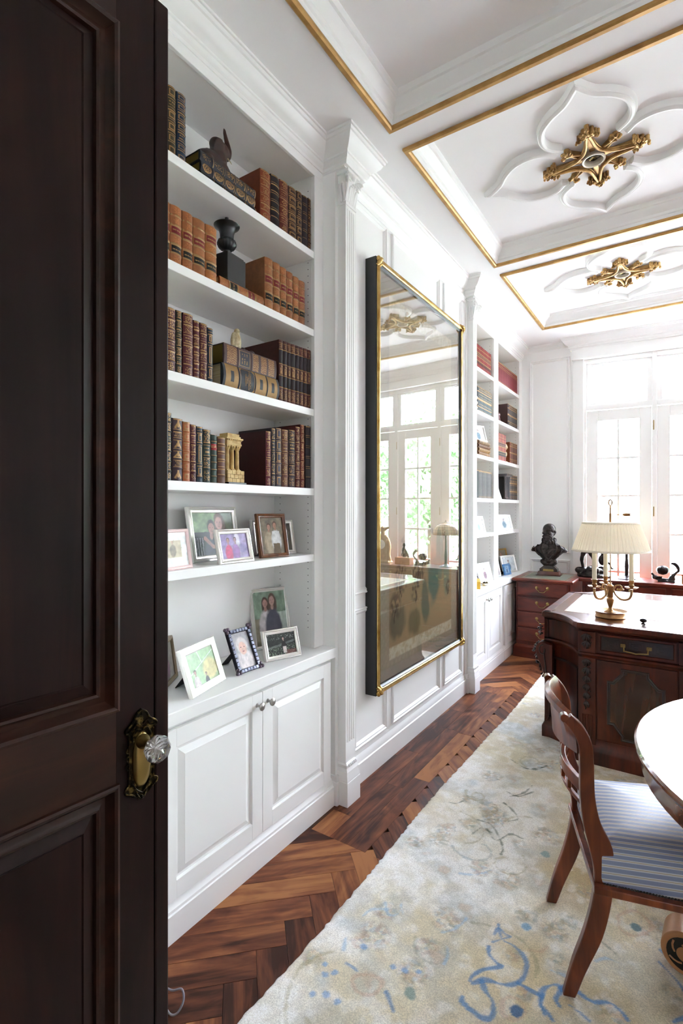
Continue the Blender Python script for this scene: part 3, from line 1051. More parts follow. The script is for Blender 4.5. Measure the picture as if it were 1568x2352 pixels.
# escutcheon and crystal knob
es = M()
out = [(0.0, 0.2), (0.008, 0.196), (0.016, 0.185), (0.022, 0.172), (0.033, 0.164), (0.036, 0.158), (0.030, 0.150), (0.030, 0.125), (0.033, 0.118), (0.029, 0.110), (0.033, 0.100), (0.029, 0.09), (0.033, 0.082), (0.029, 0.075), (0.030, 0.04), (0.036, 0.034), (0.034, 0.026), (0.022, 0.02), (0.014, 0.012), (0.006, 0.004), (0.0, 0.0)]
poly = out + [(-x, z) for x, z in reversed(out[1:-1])]
t = M().prism(poly, 0, 0.003)
t.v = [(0.069 + q[0], q[2], 0.815 + q[1]) for q in t.v]
es.join(t)
for s in (-1, 1):
    def P3(l):
        return catmull([(0.069 + s * x, y, 0.815 + z) for x, y, z in l], 4)
    es.tube(P3([(0.0, 0.004, 0.197), (0.011, 0.005, 0.19), (0.019, 0.005, 0.176), (0.033, 0.006, 0.165), (0.036, 0.005, 0.157), (0.031, 0.005, 0.154)]), 0.0022, 6)
    es.tube(P3([(0.003, 0.004, 0.165), (0.012, 0.006, 0.172), (0.02, 0.005, 0.16), (0.03, 0.005, 0.158)]), 0.0018, 6)
    es.tube(P3([(0.0, 0.004, 0.152), (0.01, 0.006, 0.158), (0.018, 0.005, 0.148), (0.022, 0.005, 0.138), (0.018, 0.006, 0.134)]), 0.0018, 6)
    es.tube(P3([(0.029, 0.004, 0.15), (0.029, 0.004, 0.1), (0.029, 0.004, 0.04)]), 0.0014, 6)
    for zz in (0.118, 0.100, 0.082):
        es.tube(P3([(0.029, 0.004, zz + 0.006), (0.034, 0.005, zz + 0.004), (0.035, 0.005, zz - 0.002), (0.031, 0.005, zz - 0.005)]), 0.0015, 6)
    es.tube(P3([(0.03, 0.004, 0.04), (0.037, 0.005, 0.036), (0.036, 0.005, 0.028), (0.024, 0.006, 0.022), (0.016, 0.005, 0.014), (0.01, 0.005, 0.012)]), 0.002, 6)
    es.tube(P3([(0.022, 0.004, 0.045), (0.014, 0.006, 0.03), (0.006, 0.006, 0.022), (0.0, 0.006, 0.018)]), 0.002, 6)
    es.tube(P3([(0.012, 0.004, 0.02), (0.008, 0.006, 0.012), (0.002, 0.005, 0.004)]), 0.002, 6)
for k in range(7):
    es.ball((0.069, 0.004, 0.815 + 0.16 + k * 0.0055), 0.0022, 6, 5)
es.ball((0.069, 0.005, 0.815 + 0.008), 0.004, 8, 6)
esc = ob('escutcheon', es, OLDBRASS, dr, smooth=40)
pl = M()
n = 28
v, f = [], []
for r, y in ((1.0, 0.003), (0.98, 0.006), (0.9, 0.0095), (0.6, 0.0125), (0.2, 0.0135), (0.01, 0.0138)):
    for k in range(n):
        a = 2 * math.pi * k / n
        q = (abs(math.cos(a)) ** 0.9 * math.copysign(1, math.cos(a)), abs(math.sin(a)) ** 0.85 * math.copysign(1, math.sin(a)))
        v.append((0.069 + 0.0215 * r * q[0], y, 0.905 + 0.06 * r * q[1]))
for i in range(5):
    for k in range(n):
        f.append((i * n + k, i * n + (k + 1) % n, (i + 1) * n + (k + 1) % n, (i + 1) * n + k))
f.append(tuple(5 * n + k for k in range(n)))
ob('oval_plate', pl.add(v, f), BRASS, esc, smooth=60)
sh = M().lathe([(0.016, 0.008), (0.015, 0.014), (0.009, 0.022), (0.008, 0.034), (0.0125, 0.044), (0.014, 0.05)], 20)
sh.xf(Matrix.Translation((0.069, 0, 0.945)) @ Matrix.Rotation(R(-90), 4, 'X'))
ob('knob_shank', sh, BRASS, esc, smooth=40)
m_, nt_, b_ = newmat('crystal_glass')
b_.inputs['Base Color'].default_value = (0.96, 0.96, 1, 1)
b_.inputs['Roughness'].default_value = 0.02
b_.inputs['Transmission Weight'].default_value = 0.9
b_.inputs['IOR'].default_value = 1.52
CRYSTAL = m_
kb = M().lathe([(0.012, 0.048), (0.024, 0.052), (0.0285, 0.062), (0.0285, 0.072), (0.021, 0.083), (0.016, 0.085), (0.002, 0.085)], 8)
kb.xf(Matrix.Translation((0.069, 0, 0.945)) @ Matrix.Rotation(R(-90), 4, 'X'))
kn = ob('crystal_knob', kb, CRYSTAL, esc, bev=0.0008)
ob('knob_star', M().lathe([(0.002, 0.0525), (0.018, 0.0525), (0.012, 0.055), (0.002, 0.057)], 16, flute=lambda a, z: 0.25 * math.cos(8 * a)).xf(Matrix.Translation((0.069, 0, 0.945)) @ Matrix.Rotation(R(-90), 4, 'X')), SILVER, esc)

# little cable showing at the foot of the door
ob('cable', M().tube(catmull([(-1.31, 0.96, 0.004), (-1.225, 0.93, 0.004), (-1.195, 0.935, 0.012), (-1.19, 0.955, 0.035), (-1.21, 0.965, 0.05), (-1.25, 0.96, 0.03), (-1.32, 0.97, 0.004)], 6), 0.003, 7), mat('grey_cable', '#8d8a94', 0.5), smooth=60, label='grey cable looped on the floor behind the dark door', cat='cable')

# ================================================================== large framed scroll painting
YF0, YF1, ZF0, ZF1, XF = 2.352, 3.628, 0.447, 2.81, -1.355
pt = thing('framed_painting', (-1.40, (YF0 + YF1) / 2, ZF0), label='huge gilt and black framed landscape painting behind glass on the white panelled wall', cat='painting')
PW_ = lambda n, m, mt, par=pt, **k: ob(n, m, mt, par, world=True, **k)


def rect_x(m, x, y0, y1, z0, z1, prof):
    t = M().sweep([(y0, z0), (y0, z1), (y1, z1), (y1, z0)], prof, closed=True)
    t.v = [(x + q[2], q[0], q[1]) for q in t.v]
    m.join(t)
    return m


PW_('case_side', rect_x(M(), XF, YF0, YF1, ZF0, ZF1, [(0.0, -0.069), (0.0, -0.004), (0.006, 0.0), (0.012, 0.0), (0.012, -0.069)]), BLACKL, smooth=30)
PW_('gilt_moulding', rect_x(M(), XF, YF0 + 0.006, YF1 - 0.006, ZF0 + 0.006, ZF1 - 0.006, [(0.0, -0.01), (0.0, 0.004), (0.005, 0.010), (0.014, 0.012), (0.022, 0.008), (0.027, 0.002), (0.027, -0.01)]), FRAMEGOLD, smooth=40)
PW_('inner_fillet', rect_x(M(), XF, YF0 + 0.033, YF1 - 0.033, ZF0 + 0.033, ZF1 - 0.033, [(0.0, -0.02), (0.0, 0.002), (0.004, 0.003), (0.010, -0.004), (0.014, -0.006), (0.014, -0.02)]), BLACKL, smooth=30)
PW_('backing_board', M().box(-1.4245, YF0 + 0.012, ZF0 + 0.012, -1.385, YF1 - 0.012, ZF1 - 0.012), BLACKL)
for (yy, zz, sy, sz) in ((YF0, ZF0, 1, 1), (YF0, ZF1, 1, -1), (YF1, ZF0, -1, 1), (YF1, ZF1, -1, -1)):
    c = M()
    c.tube(catmull([(XF, yy + sy * 0.002, zz + sz * 0.05), (XF + 0.012, yy + sy * 0.012, zz + sz * 0.036), (XF + 0.016, yy + sy * 0.018, zz + sz * 0.018), (XF + 0.012, yy + sy * 0.036, zz + sz * 0.012), (XF, yy + sy * 0.05, zz + sz * 0.002)], 4), [0.008] * 4 + [0.011] * 9 + [0.008] * 4, 8)
    c.tube(catmull([(XF, yy + sy * 0.03, zz + sz * 0.052), (XF + 0.01, yy + sy * 0.034, zz + sz * 0.038), (XF + 0.012, yy + sy * 0.043, zz + sz * 0.036), (XF, yy + sy * 0.054, zz + sz * 0.03)], 4), 0.006, 7)
    c.ball((XF + 0.006, yy + sy * 0.014, zz + sz * 0.014), (0.012, 0.017, 0.017), 12, 8)
    PW_('corner_ornament', c, FRAMEGOLD, smooth=60)


def paint_scroll(u, v):
    c = np.empty((len(u), 3))
    base = hx('#b9ae9c')
    c[:] = base * (0.95 + 0.1 * fbm(u * 30, v * 60, 3))[:, None]

    def put(mask, col, a=1.0):
        mask = np.clip(mask * a, 0, 1)[:, None]
        c[:] = c * (1 - mask) + np.asarray(col) * mask
    damask = 0.5 + 0.5 * np.sin(u * 160) * np.sin(v * 300)
    silk = (u > 0.03) & (u < 0.97) & (v > 0.03) & (v < 0.97)
    put(silk * 1.0, hx('#aca081'), 0.75)
    put(silk * (damask > 0.7), hx('#c2b79a'), 0.5)
    ins = (u > 0.12) & (u < 0.90) & (v > 0.075) & (v < 0.915)
    band = (u > 0.12) & (u < 0.90) & (((v > 0.045) & (v < 0.075)) | ((v > 0.915) & (v < 0.955)))
    put(band * 1.0, hx('#e6dabb'))
    put(band * (fbm(u * 80, v * 150, 9) > 0.55), hx('#c4b184'), 0.6)
    a = (u - 0.12) / 0.78
    b = (v - 0.075) / 0.84
    sky = hx('#cfc1a2') * (0.92 + 0.16 * fbm(a * 4, b * 7, 1))[:, None]
    c[ins] = sky[ins]
    g = np.clip((0.34 - b) / 0.12, 0, 1) * ins
    put(g, hx('#a98c5c'), 0.8)
    # mountains and cliffs
    for (p, w_, h_, col) in ((0.25, 0.2, 0.62, '#b9a983'), (0.7, 0.3, 0.7, '#bfae88'), (0.5, 0.2, 0.5, '#a99a72')):
        hh = h_ - ((a - p) / w_) ** 2 * 0.3 + 0.05 * fbm(a * 14, a * 3, 5)
        put(ins * np.clip((hh - b) * 12, 0, 1) * np.clip((b - 0.3) * 6, 0, 1), hx(col), 0.6)
    for (pa, pb, ra, rb, col, al) in ((0.66, 0.17, 0.12, 0.10, '#4f7d6c', 0.9), (0.78, 0.26, 0.09, 0.09, '#5f8f7c', 0.8), (0.52, 0.10, 0.08, 0.08, '#4b6f5c', 0.8), (0.9, 0.22, 0.07, 0.12, '#6a8f78', 0.7), (0.12, 0.07, 0.12, 0.06, '#55604a', 0.7), (0.35, 0.05, 0.12, 0.05, '#6d6a48', 0.7)):
        r = np.hypot((a - pa) / ra, (b - pb) / rb) + 0.7 * (fbm(a * 16, b * 18, 12) - 0.5)
        put(ins * np.clip((1 - r) * 3, 0, 1), hx(col), al)
    rr = np.random.default_rng(4)
    for (pa, pb, s) in ((0.15, 0.2, 0.12), (0.08, 0.12, 0.1), (0.42, 0.22, 0.13), (0.5, 0.27, 0.09), (0.36, 0.15, 0.08), (0.85, 0.33, 0.06), (0.62, 0.35, 0.05), (0.2, 0.30, 0.07), (0.93, 0.13, 0.06)):
        r = np.hypot((a - pa) / (s * 0.9), (b - pb) / (s * 0.5))
        lf_ = fbm(a * 55 + pa * 9, b * 75, 20, 3)
        put(ins * np.clip((1 - r) * 2.5, 0, 1) * np.clip((lf_ - 0.42) * 9, 0, 1), hx('#3a3f30'), 0.75)
        put(ins * np.clip((0.8 - r) * 2.5, 0, 1) * np.clip((fbm(a * 70, b * 90, 27, 2) - 0.55) * 9, 0, 1), hx('#6f7458'), 0.6)
        put(ins * (np.abs(a - pa - 0.02 * np.sin(b * 60)) < 0.006) * (b > pb - s * 0.5) * (b < pb), hx('#3a2e1f'))
    return c


me = gridmesh('painting', 130, 230, lambda u, v: (0 * u + XF - 0.022, YF0 + 0.04 + u * (YF1 - YF0 - 0.08), ZF0 + 0.04 + v * (ZF1 - ZF0 - 0.08)), paint_scroll)
PW_('painting', me, attrmat('painted_silk', 0.8, spec=0.2))
PW_('glass_pane', M().box(XF - 0.008, YF0 + 0.034, ZF0 + 0.034, XF - 0.006, YF1 - 0.034, ZF1 - 0.034), PICGLASS)
# ================================================================== books
def spine_mesh(T, H, dp, col, bands, deco, lod, bulge, cover=None, boards=True):
    """book standing at origin: spine towards +X, thickness along Y, height Z; returns mesh (0 leather, 1 foil)"""
    nu = max(4, int(T / (0.0033 * lod)))
    nz = max(10, int(H / (0.0036 * lod)))
    u = np.linspace(0, 1, nu + 1)
    v = np.linspace(0, 1, nz + 1)
    U, V = np.meshgrid(u, v)
    X = bulge * (1 - (2 * U - 1) ** 2)
    for zb in bands:
        X = X + 0.0022 * np.exp(-((V - zb) * H / 0.0028) ** 2)
    Y = (U - 0.5) * T
    Z = V * H
    Z = np.where(V > 0.999, H - 0.001, Z)
    verts = np.stack([X, Y, Z], -1).reshape(-1, 3)
    fu, fv = (np.meshgrid((np.arange(nu) + 0.5) / nu, (np.arange(nz) + 0.5) / nz))
    fu, fv = fu.ravel(), fv.ravel()
    colr = np.tile(np.asarray(col, float), (len(fu), 1))
    foil = np.zeros(len(fu), bool)
    deco(fu, fv, fu * T, fv * H, T, H, colr, foil)
    colr *= (0.88 + 0.24 * fbm(fu * 5 + col[0] * 90, fv * 14 + T * 900, 2))[:, None]
    faces = []
    for j in range(nz):
        for i in range(nu):
            a = j * (nu + 1) + i
            faces.append((a, a + 1, a + nu + 2, a + nu + 1))
    nv = len(verts)
    n0 = len(faces)
    ex = []
    ef = []

    def bx(x0, y0, z0, x1, y1, z1):
        o = nv + len(ex)
        ex.extend([(x0, y0, z0), (x1, y0, z0), (x1, y1, z0), (x0, y1, z0), (x0, y0, z1), (x1, y0, z1), (x1, y1, z1), (x0, y1, z1)])
        for q in ((0, 3, 2, 1), (4, 5, 6, 7), (0, 1, 5, 4), (1, 2, 6, 5), (2, 3, 7, 6), (3, 0, 4, 7)):
            ef.append(tuple(o + k for k in q))
    bt = 0.0028
    bx(-dp, -T / 2, 0, 0.0, -T / 2 + bt, H)
    bx(-dp, T / 2 - bt, 0, 0.0, T / 2, H)
    # head and tail of the spine
    for jj, zz in ((nz, H - 0.001), (0, 0.0)):
        o = nv + len(ex)
        ex.extend([(-0.006, -T / 2, zz), (-0.006, T / 2, zz)])
        ring = [jj * (nu + 1) + i for i in range(nu + 1)]
        ef.append(tuple(ring + [o + 1, o]) if jj else tuple(list(reversed(ring)) + [o, o + 1]))
    me = D.meshes.new('cover')
    me.from_pydata([tuple(q) for q in verts] + ex, [], faces + ef)
    nf = len(me.polygons)
    fc = np.tile(np.asarray(cover if cover is not None else col, float) * 0.85, (nf, 1))
    fc[:n0] = colr
    mi = np.zeros(nf, np.int32)
    mi[:n0][foil] = 1
    me.polygons.foreach_set('material_index', mi)
    sm = np.zeros(nf, bool)
    sm[:n0] = True
    me.polygons.foreach_set('use_smooth', sm)
    at = me.color_attributes.new('Col', 'FLOAT_COLOR', 'CORNER')
    cnt = np.array([p.loop_total for p in me.polygons])
    lc = np.ones((cnt.sum(), 4), np.float32)
    lc[:, :3] = np.repeat(np.clip(fc, 0, 1), cnt, 0)
    at.data.foreach_set('color', lc.ravel())
    me.materials.append(BOOK)
    me.materials.append(FOIL)
    return me


# decoration styles -------------------------------------------------
def comp(fv, bands):
    """index of compartment and position 0..1 within it"""
    e = np.array([0.0] + list(bands) + [1.0])
    k = np.clip(np.searchsorted(e, fv) - 1, 0, len(e) - 2)
    return k, (fv - e[k]) / (e[k + 1] - e[k]), (e[k + 1] - e[k])


def d_plain(bands):
    def f(u, v, y, z, T, H, c, g):
        k, p, h = comp(v, bands)
        edge = np.minimum(p, 1 - p) * h * H
        g |= (edge > 0.003) & (edge < 0.0062) & (k > 0)
    return f


def d_law(bands, red=3, black=1, ink='#6e1f20', faded=False):
    def f(u, v, y, z, T, H, c, g):
        k, p, h = comp(v, bands)
        e = np.minimum(p, 1 - p) * h * H
        m = np.minimum(u, 1 - u) * T
        for kk, col in ((red, ink), (black, '#1b1a18')):
            lab = (k == kk) & (e > 0.004) & (m > 0.004)
            c[lab] = hx(col)
            g |= (k == kk) & (e > 0.0025) & (e < 0.0052) & (m > 0.003)
            tl = np.sin(p * math.pi * 5) > 0.55
            g |= lab & tl & (m > 0.009) & (e > 0.009) & (vnoise(u * T * 700, p * 5, kk) > 0.35)
        if not faded:
            for kk in range(len(bands) + 1):
                if kk in (red, black):
                    continue
                r = np.hypot((u - 0.5) * T, (p - 0.5) * h * H)
                lit = (k == kk) & (r < 0.014) & (np.cos(np.arctan2(p - 0.5, u - 0.5) * 6) * 0.4 + 0.6 > r / 0.014) & (vnoise(u * 30, v * 120, 3) > 0.45)
                c[lit] = c[lit] * 1.45
        g |= (e < 0.0032) & (k > 0) & (vnoise(u * 5, v * 3, 8) > 0.35)
    return f


def d_orn(bands, style='flower', fill=0.5, labels=()):
    def f(u, v, y, z, T, H, c, g):
        k, p, h = comp(v, bands)
        e = np.minimum(p, 1 - p) * h * H
        m = np.minimum(u, 1 - u) * T
        a, b = (u - 0.5) * T, (p - 0.5) * h * H
        ok = (e > 0.006) & (m > 0.0045)
        if style == 'flower':
            r = np.hypot(a, b)
            t = np.arctan2(b, a)
            pat = (np.abs(r - 0.012 - 0.004 * np.cos(6 * t)) < 0.0026) | (r < 0.004)
        elif style == 'lattice':
            pat = (np.abs(np.sin((a + b) * 420)) > 0.72) ^ (np.abs(np.sin((a - b) * 420)) > 0.72)
        elif style == 'scatter':
            pat = vnoise(y * 420, z * 420, 5) > 0.62
        elif style == 'glyph':
            pat = (vnoise(y * 480, z * 420, 7) > 0.58) & (np.abs(a) < T * 0.3) & (np.abs(b) < h * H * 0.32)
        elif style == 'wedge':
            w = T * 0.36 * (1 - np.abs(p - 0.25) * 1.7)
            pat = (np.abs(a) < w) & (np.abs(a) > w - 0.008) & (p > 0.2) & (p < 0.8) | ((np.abs(a) < 0.003) & (p > 0.3) & (p < 0.9))
            pat = pat & (k != 1) & (k != 4)
        elif style == 'frame':
            pat = ((e > 0.010) & (e < 0.0135) & (m > 0.006)) | ((m > 0.006) & (m < 0.0095) & (e > 0.010))
        elif style == 'oval':
            r = np.hypot(a / (T * 0.38), b / (h * H * 0.36))
            pat = (np.abs(r - 0.9) < 0.13) | ((r < 0.7) & (vnoise(y * 500, z * 500, 4) > 0.5))
        elif style == 'lines':
            pat = (np.sin(p * math.pi * 9) > 0.6) & (np.abs(a) < T * 0.34) & (vnoise(y * 500, k * 7 + p * 9, 3) > 0.35)
        else:
            pat = np.zeros(len(u), bool)
        for kk in labels:
            inl = k == kk
            tl = (np.sin(p * math.pi * 7) > 0.45) & (np.abs(a) < T * 0.32) & (vnoise(y * 520, kk * 9 + np.floor(p * 3.5), 3) > 0.38)
            pat = np.where(inl, tl, pat)
        g |= pat & ok
        g |= (e > 0.0032) & (e < 0.0062) & (k > 0) & (m > 0.003)
    return f


def d_setspine(u, v, y, z, T, H, c, g):
    """calf set with dark label panels and gilt centre figure"""
    for (a, b) in ((0.62, 0.84), (0.24, 0.42)):
        q = (v > a) & (v < b)
        c[q] = hx('#241a1e')
    m = np.minimum(u, 1 - u) * T
    fig = (v > 0.45) & (v < 0.59) & (vnoise(y * 500, z * 300, 6) > 0.42) & (m > 0.006)
    g |= fig
    for b in (0.05, 0.235, 0.425, 0.61, 0.845, 0.95):
        g |= np.abs(v - b) * H < 0.0018
    g |= (v > 0.06) & (v < 0.2) & (vnoise(y * 450, z * 450, 9) > 0.62) & (m > 0.005)
    g |= (v > 0.87) & (v < 0.94) & (vnoise(y * 450, z * 450, 2) > 0.6) & (m > 0.005)


B5 = (0.17, 0.335, 0.5, 0.665, 0.83)
B4 = (0.2, 0.4, 0.6, 0.8)
B6 = (0.14, 0.28, 0.43, 0.57, 0.72, 0.86)


def book(y0, y1, h, z, col, label, deco=None, bands=B5, group=None, lod=0.6, dp=0.17, x=-1.507, bulge=None, paper=None, mesh=None, lean=0, cover=None):
    T = y1 - y0 - 0.0012
    if mesh is None:
        mesh = spine_mesh(T, h, dp, hx(col) if isinstance(col, str) else col, bands, deco or d_plain(bands), lod, bulge if bulge is not None else min(0.008, T * 0.16), cover)
    o = D.objects.new('book', mesh)
    COL.objects.link(o)
    o.location = (x, (y0 + y1) / 2, z)
    o.rotation_euler = (R(lean), 0, 0)
    tag(o, label, 'book', group)
    key = (round(T, 3), round(h, 3), paper.name if paper else '')
    pm = PAGES.get(key)
    if pm is None:
        pm = M().box(-dp + 0.004, -T / 2 + 0.0028, 0.003, -0.003, T / 2 - 0.0028, h - 0.004).mesh('page_block', False)
        pm.materials.append(paper or PAPER)
        PAGES[key] = pm
    p = D.objects.new('page_block', pm)
    COL.objects.link(p)
    p.parent = o
    return o


PAGES = {}
S1, S2, S3, S4, S5 = SHZ[4], SHZ[3], SHZ[2], SHZ[1], SHZ[0]
ORD = ['first', 'second', 'third', 'fourth', 'fifth', 'sixth', 'seventh', 'eighth', 'ninth', 'tenth', 'eleventh', 'twelfth']

# top shelf -----------------------------------------------------------
G1 = 'leather books on the top shelf of the near bookcase'
book(1.138, 1.176, 0.246, S1, '#3a3423', 'tall olive brown gilt book half hidden by the door on the top shelf', d_orn(B5, 'frame', labels=(4,)), B5, G1)
book(1.178, 1.219, 0.248, S1, '#14293c', 'navy blue book with gilt square panels on the top shelf beside the elephant', d_orn(B6, 'frame', labels=(2,)), B6, G1)
TOPR = [(1.612, 1.679, 0.215, '#743317', 'thick rust orange leather book on the top shelf, broadest of its row', 'glyph', ()),
        (1.680, 1.738, 0.228, '#201a1c', 'black book with thin pale bands beside the rust orange one on the top shelf', 'none', ()),
        (1.739, 1.800, 0.236, '#5a2419', 'reddish brown gilt book third from the rust orange one on the top shelf', 'flower', (1, 4)),
        (1.801, 1.859, 0.239, '#33201a', 'dark brown gilt framed book in the middle of the top shelf row', 'frame', ()),
        (1.860, 1.902, 0.247, '#2a1c1c', 'slim dark book with a tall gilt title panel on the top shelf', 'frame', (3,)),
        (1.903, 1.946, 0.249, '#221a1f', 'plain near-black slim book second from the right end of the top shelf', 'none', ()),
        (1.947, 1.972, 0.256, '#2f1814', 'slim dark gilt speckled book at the right end of the top shelf', 'scatter', ())]
for (a, b, h, col, lab, sty, lb) in TOPR:
    book(a, b, h, S1, col, lab, d_orn(B5, sty, labels=lb), B5, G1)


def lying(y0, y1, z, th, dp, col, label, deco, bands, group=None, paper=None, x=-1.507, cover=None, bulge=None, lod=0.62):
    """book lying flat, spine towards the room; local height runs along +Y"""
    mesh = spine_mesh(th, y1 - y0, dp, hx(col), bands, deco, lod, bulge if bulge is not None else 0.006, cover)
    o = D.objects.new('book', mesh)
    COL.objects.link(o)
    o.location = (x, y0, z + th / 2)
    o.rotation_euler = (R(-90), 0, 0)
    tag(o, label, 'book', group)
    p = ob('page_block', M().box(-dp + 0.004, -th / 2 + 0.0028, 0.003, -0.003, th / 2 - 0.0028, y1 - y0 - 0.003), paper or GILTP, o)
    return o


lying(1.285, 1.585, S1, 0.024, 0.2, '#17181c', 'thin black book lowest of the flat stack on the top shelf', d_plain(B4), B4, 'flat stack on the top shelf')
lying(1.287, 1.580, S1 + 0.0245, 0.038, 0.2, '#20222a', 'black book with gilt ovals in the middle of the flat stack on the top shelf', d_orn(B4, 'oval'), B4, 'flat stack on the top shelf')
lying(1.283, 1.583, S1 + 0.063, 0.038, 0.2, '#22242c', 'black book with gilt diamonds on top of the flat stack under the elephant', d_orn(B4, 'glyph'), B4, 'flat stack on the top shelf')

# second shelf: tan law sets -------------------------------------------
G2 = 'tan calf law books on the second shelf'
TANL = [(1.128, 1.150, 0.209, '#8a5431'), (1.151, 1.201, 0.209, '#925b36'), (1.203, 1.251, 0.211, '#8a532e'), (1.252, 1.310, 0.211, '#8f5a35'), (1.311, 1.367, 0.213, '#9a6236')]
labs = ['tan calf law book mostly hidden behind the door edge on the second shelf', 'broad tan calf law book nearest the door on the second shelf',
        'tan calf law book with bright gilt tooling, second whole volume beside the door', 'plain tan calf law book with faded red label, third on the second shelf', 'golden tan calf law book standing right beside the black urn']
for i, (a, b, h, col) in enumerate(TANL):
    book(a, b, h, S2, col, labs[i], d_law(B5, 3 if i != 4 else 4, 1, faded=(i in (0, 3))), B5, G2, paper=GILTP)
TANR = [(1.641, 1.695, 0.225), (1.696, 1.743, 0.225), (1.744, 1.788, 0.223), (1.789, 1.834, 0.22), (1.835, 1.878, 0.215), (1.879, 1.925, 0.212)]
for i, (a, b, h) in enumerate(TANR):
    book(a, b, h, S2, ('#8c5a37', '#8f5b36', '#94603a', '#845132', '#95613b', '#875839')[i], '%s tan calf law book to the right of the black urn on the second shelf' % ORD[i], d_law(B5, 3, 1), B5, G2, paper=PAPER)
lying(1.385, 1.637, S2, 0.045, 0.2, '#915a34', 'tan calf law book lying flat under the black urn', d_law(B4, 3, 1), B4, G2, paper=PAPER, x=-1.512)

# third shelf ----------------------------------------------------------
G3 = 'leather books on the third shelf of the near bookcase'
L3 = [(1.122, 1.174, 0.227, '#4a2424', 'wide maroon book with gilt flower panels beside the door on the third shelf', 'flower', (2,), B5),
      (1.1755, 1.202, 0.229, '#2a2a20', 'slim olive black gilt book on the third shelf between two maroon ones', 'lattice', (1, 4), B6),
      (1.206, 1.252, 0.230, '#4e1c20', 'tall maroon book with bright gilt title on the third shelf', 'glyph', (3, 1), B5),
      (1.2535, 1.283, 0.217, '#4b1719', 'slim red brown book with gilt bars between two maroon books on the third shelf', 'lines', (), B6),
      (1.2845, 1.320, 0.217, '#4a1a20', 'maroon book with gilt chains beside the slim navy one on the third shelf', 'scatter', (4,), B5),
      (1.3215, 1.348, 0.210, '#1c2733', 'slim navy book at the end of the row on the third shelf', 'frame', (), (0.06, 0.3, 0.7, 0.9))]
for (a, b, h, col, lab, sty, lb, bd) in L3:
    book(a, b, h, S3, col, lab, d_orn(bd, sty, labels=lb), bd, G3)


def d_brown(u, v, y, z, T, H, c, g):
    c[:] = hx('#4a3636')
    for (a, b) in ((0.05, 0.22), (0.52, 0.63), (0.68, 0.79), (0.83, 0.95)):
        q = (v > a) & (v < b) & (u > 0.06) & (u < 0.94)
        c[q] = hx('#6e4632')
        g |= q & ((np.abs(np.sin(y * 330 + np.sin(z * 200))) > 0.8) ^ (np.abs(np.sin(z * 330)) > 0.8)) & (vnoise(y * 600, z * 600, 5) > 0.3)
    q = (v > 0.27) & (v < 0.47) & (u > 0.08) & (u < 0.92)
    c[q] = hx('#32303a')
    m = np.minimum(np.minimum(v - 0.27, 0.47 - v) * H, np.minimum(u - 0.08, 0.92 - u) * T)
    g |= q & (m > 0.001) & (m < 0.0035)
    g |= q & (m > 0.012) & (np.sin((v - 0.27) * 150) > 0.5) & (vnoise(y * 420, np.floor(v * 24) * 3, 4) > 0.45)


def d_webster(u, v, y, z, T, H, c, g):
    c[:] = hx('#34363c')
    m = np.minimum(u, 1 - u) * T
    for (a, b) in ((0.04, 0.25), (0.55, 0.75), (0.78, 0.96)):
        q = (v > a) & (v < b) & (m > 0.001)
        mid = (a + b) / 2
        hole = (np.abs(v - mid) * H < 0.009) & (np.abs(u - 0.5) < 0.24)
        c[q & ~hole] = hx('#8d7145')
        g |= q & ~hole & (vnoise(y * 700, z * 700, 3) > 0.42)
        eh = np.maximum(np.abs(v - mid) * H - 0.009, (np.abs(u - 0.5) - 0.24) * T)
        g |= q & (eh > 0) & (eh < 0.002)
    q = (v > 0.275) & (v < 0.535)
    e = np.minimum(np.minimum(v - 0.275, 0.535 - v) * H, m)
    g |= q & (e > 0.0015) & (e < 0.0045)
    cor = np.minimum(v - 0.275, 0.535 - v) * H + m
    g |= q & (cor < 0.017)


wb = lying(1.393, 1.727, S3, 0.094, 0.24, '#34363c', 'grey and gold dictionary lying under the brown volume on the third shelf', d_webster, (0.265, 0.545, 0.765), G3, PAPER, bulge=0.012)
br = lying(1.404, 1.717, S3 + 0.095, 0.080, 0.24, '#4a3636', 'brown and gold patterned volume lying on the dictionary below the bird figure', d_brown, (0.25, 0.5), G3, GILTP, bulge=0.004)


def text(s, size, par, loc, rot, mt, name='title_lettering', ext=0.0003, spread=1.0):
    c = D.curves.new(name, 'FONT')
    c.body = s
    c.size = size
    c.align_x, c.align_y = 'CENTER', 'CENTER'
    c.extrude = ext
    c.space_line = 0.85
    t = D.objects.new('tmp', c)
    COL.objects.link(t)
    bpy.context.view_layer.update()
    me = D.meshes.new_from_object(t)
    D.objects.remove(t)
    D.curves.remove(c)
    me.materials.append(mt)
    o = D.objects.new(name, me)
    COL.objects.link(o)
    o.parent = par
    o.location, o.rotation_euler = loc, rot
    return o


UPL = Matrix(((0, 0, 1), (-1, 0, 0), (0, -1, 0))).to_euler()
UPS = Matrix(((0, 0, 1), (0, -1, 0), (1, 0, 0))).to_euler()
